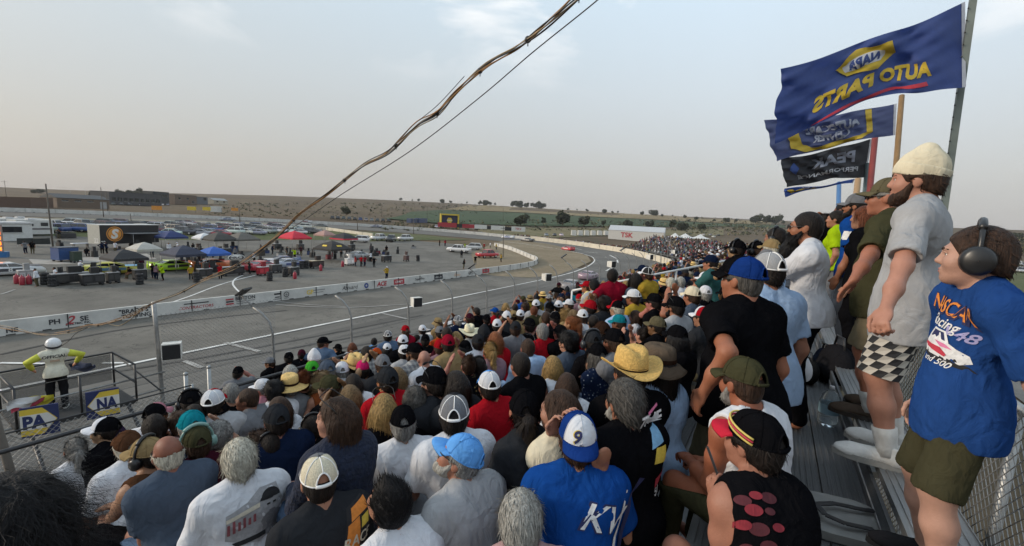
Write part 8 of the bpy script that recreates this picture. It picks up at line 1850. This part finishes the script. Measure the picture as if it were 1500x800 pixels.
# striped trim on her cap, straps and red patches on the top
if g14['cap']:
 cp = g14['cap']
 for k, (c, u0) in enumerate((((.55, .42, .10), 0), ((.45, .03, .06), .10), ((.55, .42, .10), .20))):
  mb = MB(); mb.tube([Vector((.0905*math.cos(t)*(1+.004*k), .112*math.sin(t)-.012, .046+.012*k+.022*math.sin(t))) for t in np.linspace(-.3, PI+.3, 26)], .0045, 6); mb.build('stripe', paint(c, .7), cp)
 [setattr(ch, 'color', (.40, .02, .04, 1)) for ch in cp.children if ch.name.startswith('brim')]
decal(g14['shirt'], 1112, 748, [ell(x, y, (.030*k), .018*k, INK[c]) for x, y, k, c in ((-.05, .03, 1, 'wine'), (.0, .05, .8, 'deepred'), (.05, .045, 1.1, 'wine'), (-.02, .0, 1.1, 'deepred'), (.04, .0, .7, 'wine'), (-.06, -.05, .9, 'deepred'), (-.01, -.06, 1.2, 'wine'), (.06, -.05, .8, 'deepred'), (.02, -.11, 1, 'wine'), (-.05, -.12, .7, 'wine'))], name='red_pattern')
# fill lights of the place: none

# ================================================================ people in the pits and on the infield
rnd = random.Random(21)
PIT = """
55 420 white cap/black+white dark overalls, walking beside the stacked tyres
83 417 white - white overalls and hood, in front of the long black cart
118 405 white cap/white white shirt, half behind the long black cart
136 412 charcoal - dark clothes, bending at the end of the long black cart
48 372 black - black clothes, by the dark banner panels
38 372 grey - grey clothes, leaning on the pit railing
127 377 black - black clothes, seated on the kerb left of the trailer steps
87 350 charcoal cap/black dark clothes, alone behind the blue skip
170 371 white cap/black white shirt, in front of the black trailer
150 372 navy - navy clothes, beside the black trailer doors
157 372 navy cap/navy navy clothes and cap, beside the black trailer doors
223 378 slate - slate top, walking alone behind the black canopy
248 372 white - white shirt, under the flat navy canopy
261 371 white cap/white white shirt and cap, under the flat navy canopy
284 372 black - black clothes, left of the charcoal canopy
239 411 lime cap/lime lime vest, at the right of the black canopy
229 410 mauve - mauve top, beside the lime vest
225 408 black - black clothes, left of the mauve top
208 400 maroon - maroon top, under the black canopy
193 408 black cap/black black clothes, crouching under the black canopy
280 411 yellow cap/white yellow shirt and white cap, by the orange race car
305 405 red - red shirt, leaning over a black cart
323 409 red cap/red red shirt and cap, behind the twisted cable
366 402 charcoal - dark clothes, beside the tall black cart
372 386 white - white shirt, behind the red race car
383 373 black - black clothes, walking right of the grey brown canopy
399 373 navy cap/navy navy clothes, walking left of the bright red canopy
432 380 lime - lime vest, behind the blue grey race car
521 391 red - red shirt, left of the three crew members
529 391 red cap/black red shirt and black cap, middle of the three crew
534 391 crimson cap/black crimson shirt, right of the three crew members
543 384 white - white shirt, beside the grey race car
566 372 black - black clothes, bending behind the lone black cart
566 409 yellow cap/white yellow vest and white helmet, beside the pit wall
679 394 black - black clothes, beside the pit wall under the floodlight
696 388 black cap/white dark clothes and white cap, by the pit wall bend
676 378 charcoal - dark clothes, in front of the white pickup
681 366 lime - lime vest, behind the white pickup
644 361 black - black clothes, standing alone in the open infield
652 361 crimson - crimson top, standing alone in the open infield
709 366 red cap/white red shirt, behind the red pickup
718 364 white - white shirt, behind the red pickup bed
727 366 yellow cap/yellow yellow shirt, at the bonnet of the red pickup
734 384 yellow - yellow vest, low beside the pit wall bend
420 376 charcoal - dark clothes, under the bright red canopy
441 375 maroon - maroon top, under the bright red canopy
500 378 black - black clothes, under the black and red canopy
312 378 black - black clothes, under the charcoal canopy
345 378 grey - grey top, under the grey brown canopy
548 392 black cap/black black overalls, at the end of the crew line
"""
for i, ln in enumerate(PIT.strip().split('\n')):
 px, py, col, hat, desc = ln.split(' ', 4); b = Vector(at_g(float(px), float(py))); hat = parse(hat); F = i % 7 == 3
 B = template(True, 'knees', 'tee', False, 0, False, 0) if 'seated' in desc or 'crouch' in desc else template(False, ['stand', 'hips', 'folded', 'phone'][i % 4], 'tee' if i % 3 else 'long', F, 0, False, 0)
 p = obj('person', B['body'], loc=b+Vector((0, 0, .04)), color=SKINS[i % 6]); p.rotation_euler = (0, 0, rnd.uniform(0, 6.28)); p.scale = (1.04,)*3
 obj('shirt', B['shirt'], p, color=CL[col]); obj('trousers', B['trousers'], p, color=CL['white' if 'overalls and hood' in desc else rnd.choice(['black', 'navy', 'charcoal', 'khaki'])]); dress(p, B, hat, None, 'short' if not hat else None, HCL['dark'], (), rnd)
 tag(p, 'person in '+desc.replace(', ', ' ', 1), 'person', 'crew and officials in the pits')
# ================================================================ the rest of the stand: the nearest as single people, the far mass as one crowd
taken = [(proj(q['pos'])[0], proj(q['pos'])[1], .19*FPX/max(.3, proj(q['pos'])[2]), proj(q['pos'])[2]) for q in PEOPLE]
cand = []
for k in range(NROW):
 x = .4+.3*(k % 2)
 while x < 61:
  x += .50+rnd.uniform(-.05, .08); y = ROWY(k); t = Vector((x, y+.02, FLOOR(k)+1.17*rnd.uniform(.93, 1.04))); q = proj(t)
  if q[2] < 2.2 or q[0] < -30 or (k == 0 and x < 9) or (q[0] < 330 and q[1] < 640) or (q[0] < 105 and q[1] < 720) or q[1] > 655: continue
  if x > 30 and rnd.random() < .08: continue
  w_ = .19*FPX/q[2]
  if any(abs(q[0]-a) < .44*(w_+c) and abs(q[1]-b) < .50*(w_+c) for a, b, c, d in taken): continue
  taken.append((q[0], q[1], w_, q[2])); cand.append((q[2], k, t, q))
cand.sort(key=lambda c: c[0])
NIND = max(0, 298-len(PEOPLE)-len(PIT.strip().split('\n')))
hats = ['-', '-', '-', 'cap/black', 'cap/navy', 'cap/grey', 'cap/white', 'trucker/white+black', 'cap/charcoal', 'cap/red', 'cap/khaki', 'trucker/grey+navy', 'cap/blue', 'bucket/tan', 'straw/straw', 'cap/olive', 'cap/maroon', 'beanie/charcoal']
hairs_ = ['short/dark', 'short/brown', 'buzz/dark', 'wavy/ash', 'long/dark', 'thick/brown', 'short/grey', 'ponytail/brown', 'bob/blonde', 'tightcurl/grey', 'swept/silver', 'fringe/grey']
cols_ = ['black', 'black', 'charcoal', 'navy', 'white', 'grey', 'lightgrey', 'red', 'slate', 'maroon', 'olive', 'denim', 'pink', 'teal', 'yellow', 'mauve', 'khaki', 'blue', 'crimson', 'tan']
for i, (d, k, t, q) in enumerate(cand[:NIND]):
 h = rnd.choice(hats); hr = rnd.choice(hairs_); fem = hr.split('/')[0] in ('wavy', 'long', 'ponytail', 'bob')
 if d < 0: pass
 if h != '-' and fem: hr = 'capponytail/brown'
 spectator(q[0], q[1], rnd.uniform(5, 45), h, hr, rnd.choice(cols_)+(':tank' if rnd.random() < .08 else ''), ('f',) if fem else (), target=t, row=k, idx=900+i)
print('individuals', len(PEOPLE), 'mass', len(cand)-NIND)
mcols = cols_+['black', 'charcoal', 'black', 'grey', 'white', 'navy', 'brown', 'taupe', 'darkbrown', 'tan', 'black', 'charcoal']; MV, MF, MC = [], [], []; nv = 0
def low(vox):
 B = make_body(vox=vox, fv=vox, seed=3); out = []
 for nm in ('body', 'shirt', 'trousers'):
  me = B[nm]; v = np.zeros(len(me.vertices)*3); me.vertices.foreach_get('co', v); f = np.array([tuple(p.vertices) for p in me.polygons]); out.append((v.reshape(-1, 3), f)); bpy.data.meshes.remove(me)
 C_ = MB(); C_.ball((0, 0, 0), (.105, .125, .105), 0, 5); cv = np.array(C_.v)+np.array(B['MH'].translation)+np.array((0, -.01, .035)); out.append((cv, np.array([f for f in C_.f])))
 return out
LOWS = [low(.05), low(.075)]
def mass(t, az, lod, sc=1.0):
 global nv
 B = LOWS[lod]; r = az-PI/2; c, s = math.cos(r), math.sin(r)
 cs = [tuple(.8*v for v in SKINS[rnd.randrange(7)]), tuple(.4*(sum(cc)/3)+.7*v for cc in [CL[rnd.choice(mcols)]] for v in cc), CL[rnd.choice(TROU)], rnd.choice([CL['black'], CL['white'], CL['charcoal'], CL['navy'], CL['red'], HCL['brown'], HCL['dark'], HCL['dark'], HCL['ash'], HCL['grey'], CL['grey']])]
 for (v, f), col in zip(B, cs):
  w = v*sc; x = w[:, 0]*c-w[:, 1]*s+t[0]; y = w[:, 0]*s+w[:, 1]*c+t[1]; MV.append(np.stack([x, y, w[:, 2]+t[2]], 1)); MF.append(f+nv); MC.append(np.tile(np.array((*col, 1.0)), (len(v), 1))); nv += len(v)
for d, k, t, q in cand[NIND:]: mass((t.x, t.y-.03, FLOOR(k)+(t.z-FLOOR(k)-1.19)), rad(80+rnd.uniform(-30, 20)), 0 if d < 26 else 1)
# second stand round the turn, with its own rows
ST = resample(offset([p for p in OUTR if p[0] > 62 and p[1] < 47][::1], 1), 40)
st2 = empty('bleachers', (110, 10, 0), 0, 'smaller packed bleachers curving round the turn beyond the main grandstand', 'grandstand')
ob = Vector((110, 10, 0))
for k in range(13):
 P = offset(ST, 4.2+.85*k); P = [p for p in P if p[0] > 63+k*.4]; z = 1.4+.33*k; mb = MB(); vs = []
 for p, p2 in zip(P, offset(P, .8)): vs += [Vector((p[0], p[1], z))-ob, Vector((p2[0], p2[1], z))-ob, Vector((p2[0], p2[1], z-.35))-ob, Vector((p[0], p[1], z-.35))-ob]
 n = len(P); mb.add(vs, [(4*i+j, 4*i+4+j, 4*i+4+(j+1) % 4, 4*i+(j+1) % 4) for i in range(n-1) for j in range(4)], 0); mb.build('bench_row', M_ALUD, st2)
 Pr = resample(P, max(3, int(len(P)*2.2)))
 for a, b in zip(Pr[:-1], Pr[1:]):
  if rnd.random() < .74: mass((a[0]+rnd.uniform(-.3, .3), a[1]+rnd.uniform(-.3, .3), z-.42), math.atan2(b[1]-a[1], b[0]-a[0])-PI/2+rnd.uniform(-.3, .3)+PI, 1)
# people standing along the turn wall beyond
for i in range(170):
 p = at_g(rnd.uniform(868, 1000), 0) if False else None
 j = rnd.choice([q for q in range(len(OUTR)) if OUTR[q][0] > 128 and OUTR[q][1] < 95]); p = offset(OUTR, rnd.uniform(2.0, 7.0))[j]; mass((p[0]+rnd.uniform(-1.5, 1.5), p[1]+rnd.uniform(-1.5, 1.5), gz(*p)+.45), rnd.uniform(2, 4.5), 1)
V = np.concatenate(MV); Fm = np.concatenate([np.asarray(f) for f in MF]); Cc = np.concatenate(MC)
me = bpy.data.meshes.new('crowd'); me.vertices.add(len(V)); me.vertices.foreach_set('co', V.astype(np.float32).ravel()); me.loops.add(Fm.size); me.loops.foreach_set('vertex_index', Fm.ravel().astype(np.int32)); me.polygons.add(len(Fm)); me.polygons.foreach_set('loop_start', np.arange(0, Fm.size, 4, dtype=np.int32)); me.polygons.foreach_set('loop_total', np.full(len(Fm), 4, np.int32)); me.polygons.foreach_set('use_smooth', np.ones(len(Fm), bool)); me.update()
at_ = me.color_attributes.new('col', 'FLOAT_COLOR', 'POINT'); at_.data.foreach_set('color', Cc.astype(np.float32).ravel()); me.materials.append(mat('crowd_colours', rough=.85, attr='col', spec=.2)); tag(obj('crowd', me), kind='stuff')

# ================================================================ thin smoke haze
mb = MB(); mb.box((0, 0, 95), (7600, 7600, 380)); hz_ = mb.build('haze', [])
hm = bpy.data.materials.new('thin_smoke'); hm.use_nodes = True; n_ = hm.node_tree.nodes; n_.clear(); o_ = n_.new('ShaderNodeOutputMaterial'); v_ = n_.new('ShaderNodeVolumePrincipled'); v_.inputs['Color'].default_value = (.80, .80, .80, 1); v_.inputs['Density'].default_value = .0001; v_.inputs['Anisotropy'].default_value = .3; hm.node_tree.links.new(v_.outputs[0], o_.inputs['Volume']); hz_.data.materials.append(hm); tag(hz_, kind='stuff')

# ================================================================ a label that singles out each person
ORDW = ['top', 'second', 'third', 'fourth', 'fifth', 'sixth', 'seventh', 'eighth', 'ninth', 'front']
used = set(); short = {}
def base(q):
 if q['fixed']: return q['fixed']
 a = q['hat'] or ('headphones' if any(e.startswith('hp') for e in q['ex']) else None); pose = 'standing' if not q['seat'] else 'seated'
 ex = ' and sunglasses' if ('gl' in q['ex'] or 'sg' in q['ex']) and not a else ''
 return f"{pose} person in {q['shirt']}"+(f" and {a}" if a else ' bareheaded')+(ex if a is None or ex else '')
from collections import Counter
bs = [base(q) for q in PEOPLE]; cnt = Counter(bs); hc = Counter(q['hat'] for q in PEOPLE if q['hat']); sc_ = Counter(q['shirt'] for q in PEOPLE if q['shirt'])
def ref(q):
 if q['hat'] and hc[q['hat']] == 1: return q['hat']
 if q['shirt'] and sc_[q['shirt']] == 1: return q['shirt']
 return None
anch = [(q, ref(q)) for q in PEOPLE if ref(q)]
def rows(q):
 if 'out' in q['ex']: return 'below the front rail'
 return f"{ORDW[min(9, max(0, q['row'] or 0))]} row"
for q, b in zip(PEOPLE, bs):
 o = q['o']; lab = b
 if cnt[b] > 1 or lab in used:
  opts = []
  near = sorted(((a['pos']-q['pos']).length, i) for i, (a, r) in enumerate(anch) if a is not q and r not in (q['hat'], q['shirt']))[:14]
  for dist, i in near:
   a, r = anch[i]; dy = q['pos'].y-a['pos'].y; dx = proj(q['pos'])[0]-proj(a['pos'])[0]
   w_ = 'directly behind' if dy < -.45 else ('just in front of' if dy > .45 else 'beside')
   opts.append(f"{b}, {w_} the {r}")
  opts += [f"{x}, {rows(q)}" for x in opts[:8]]
  lab = next((x for x in opts if x not in used and len(x.replace(',', '').split()) <= 16), opts[-1] if opts else b)
 lab = lab.replace(', directly behind the', ' behind the') if len(lab.replace(',', '').split()) > 16 else lab; used.add(lab); tag(o, lab, 'person', 'spectators in the grandstand' if not (q['fixed'] and 'official' in q['fixed']) else None)
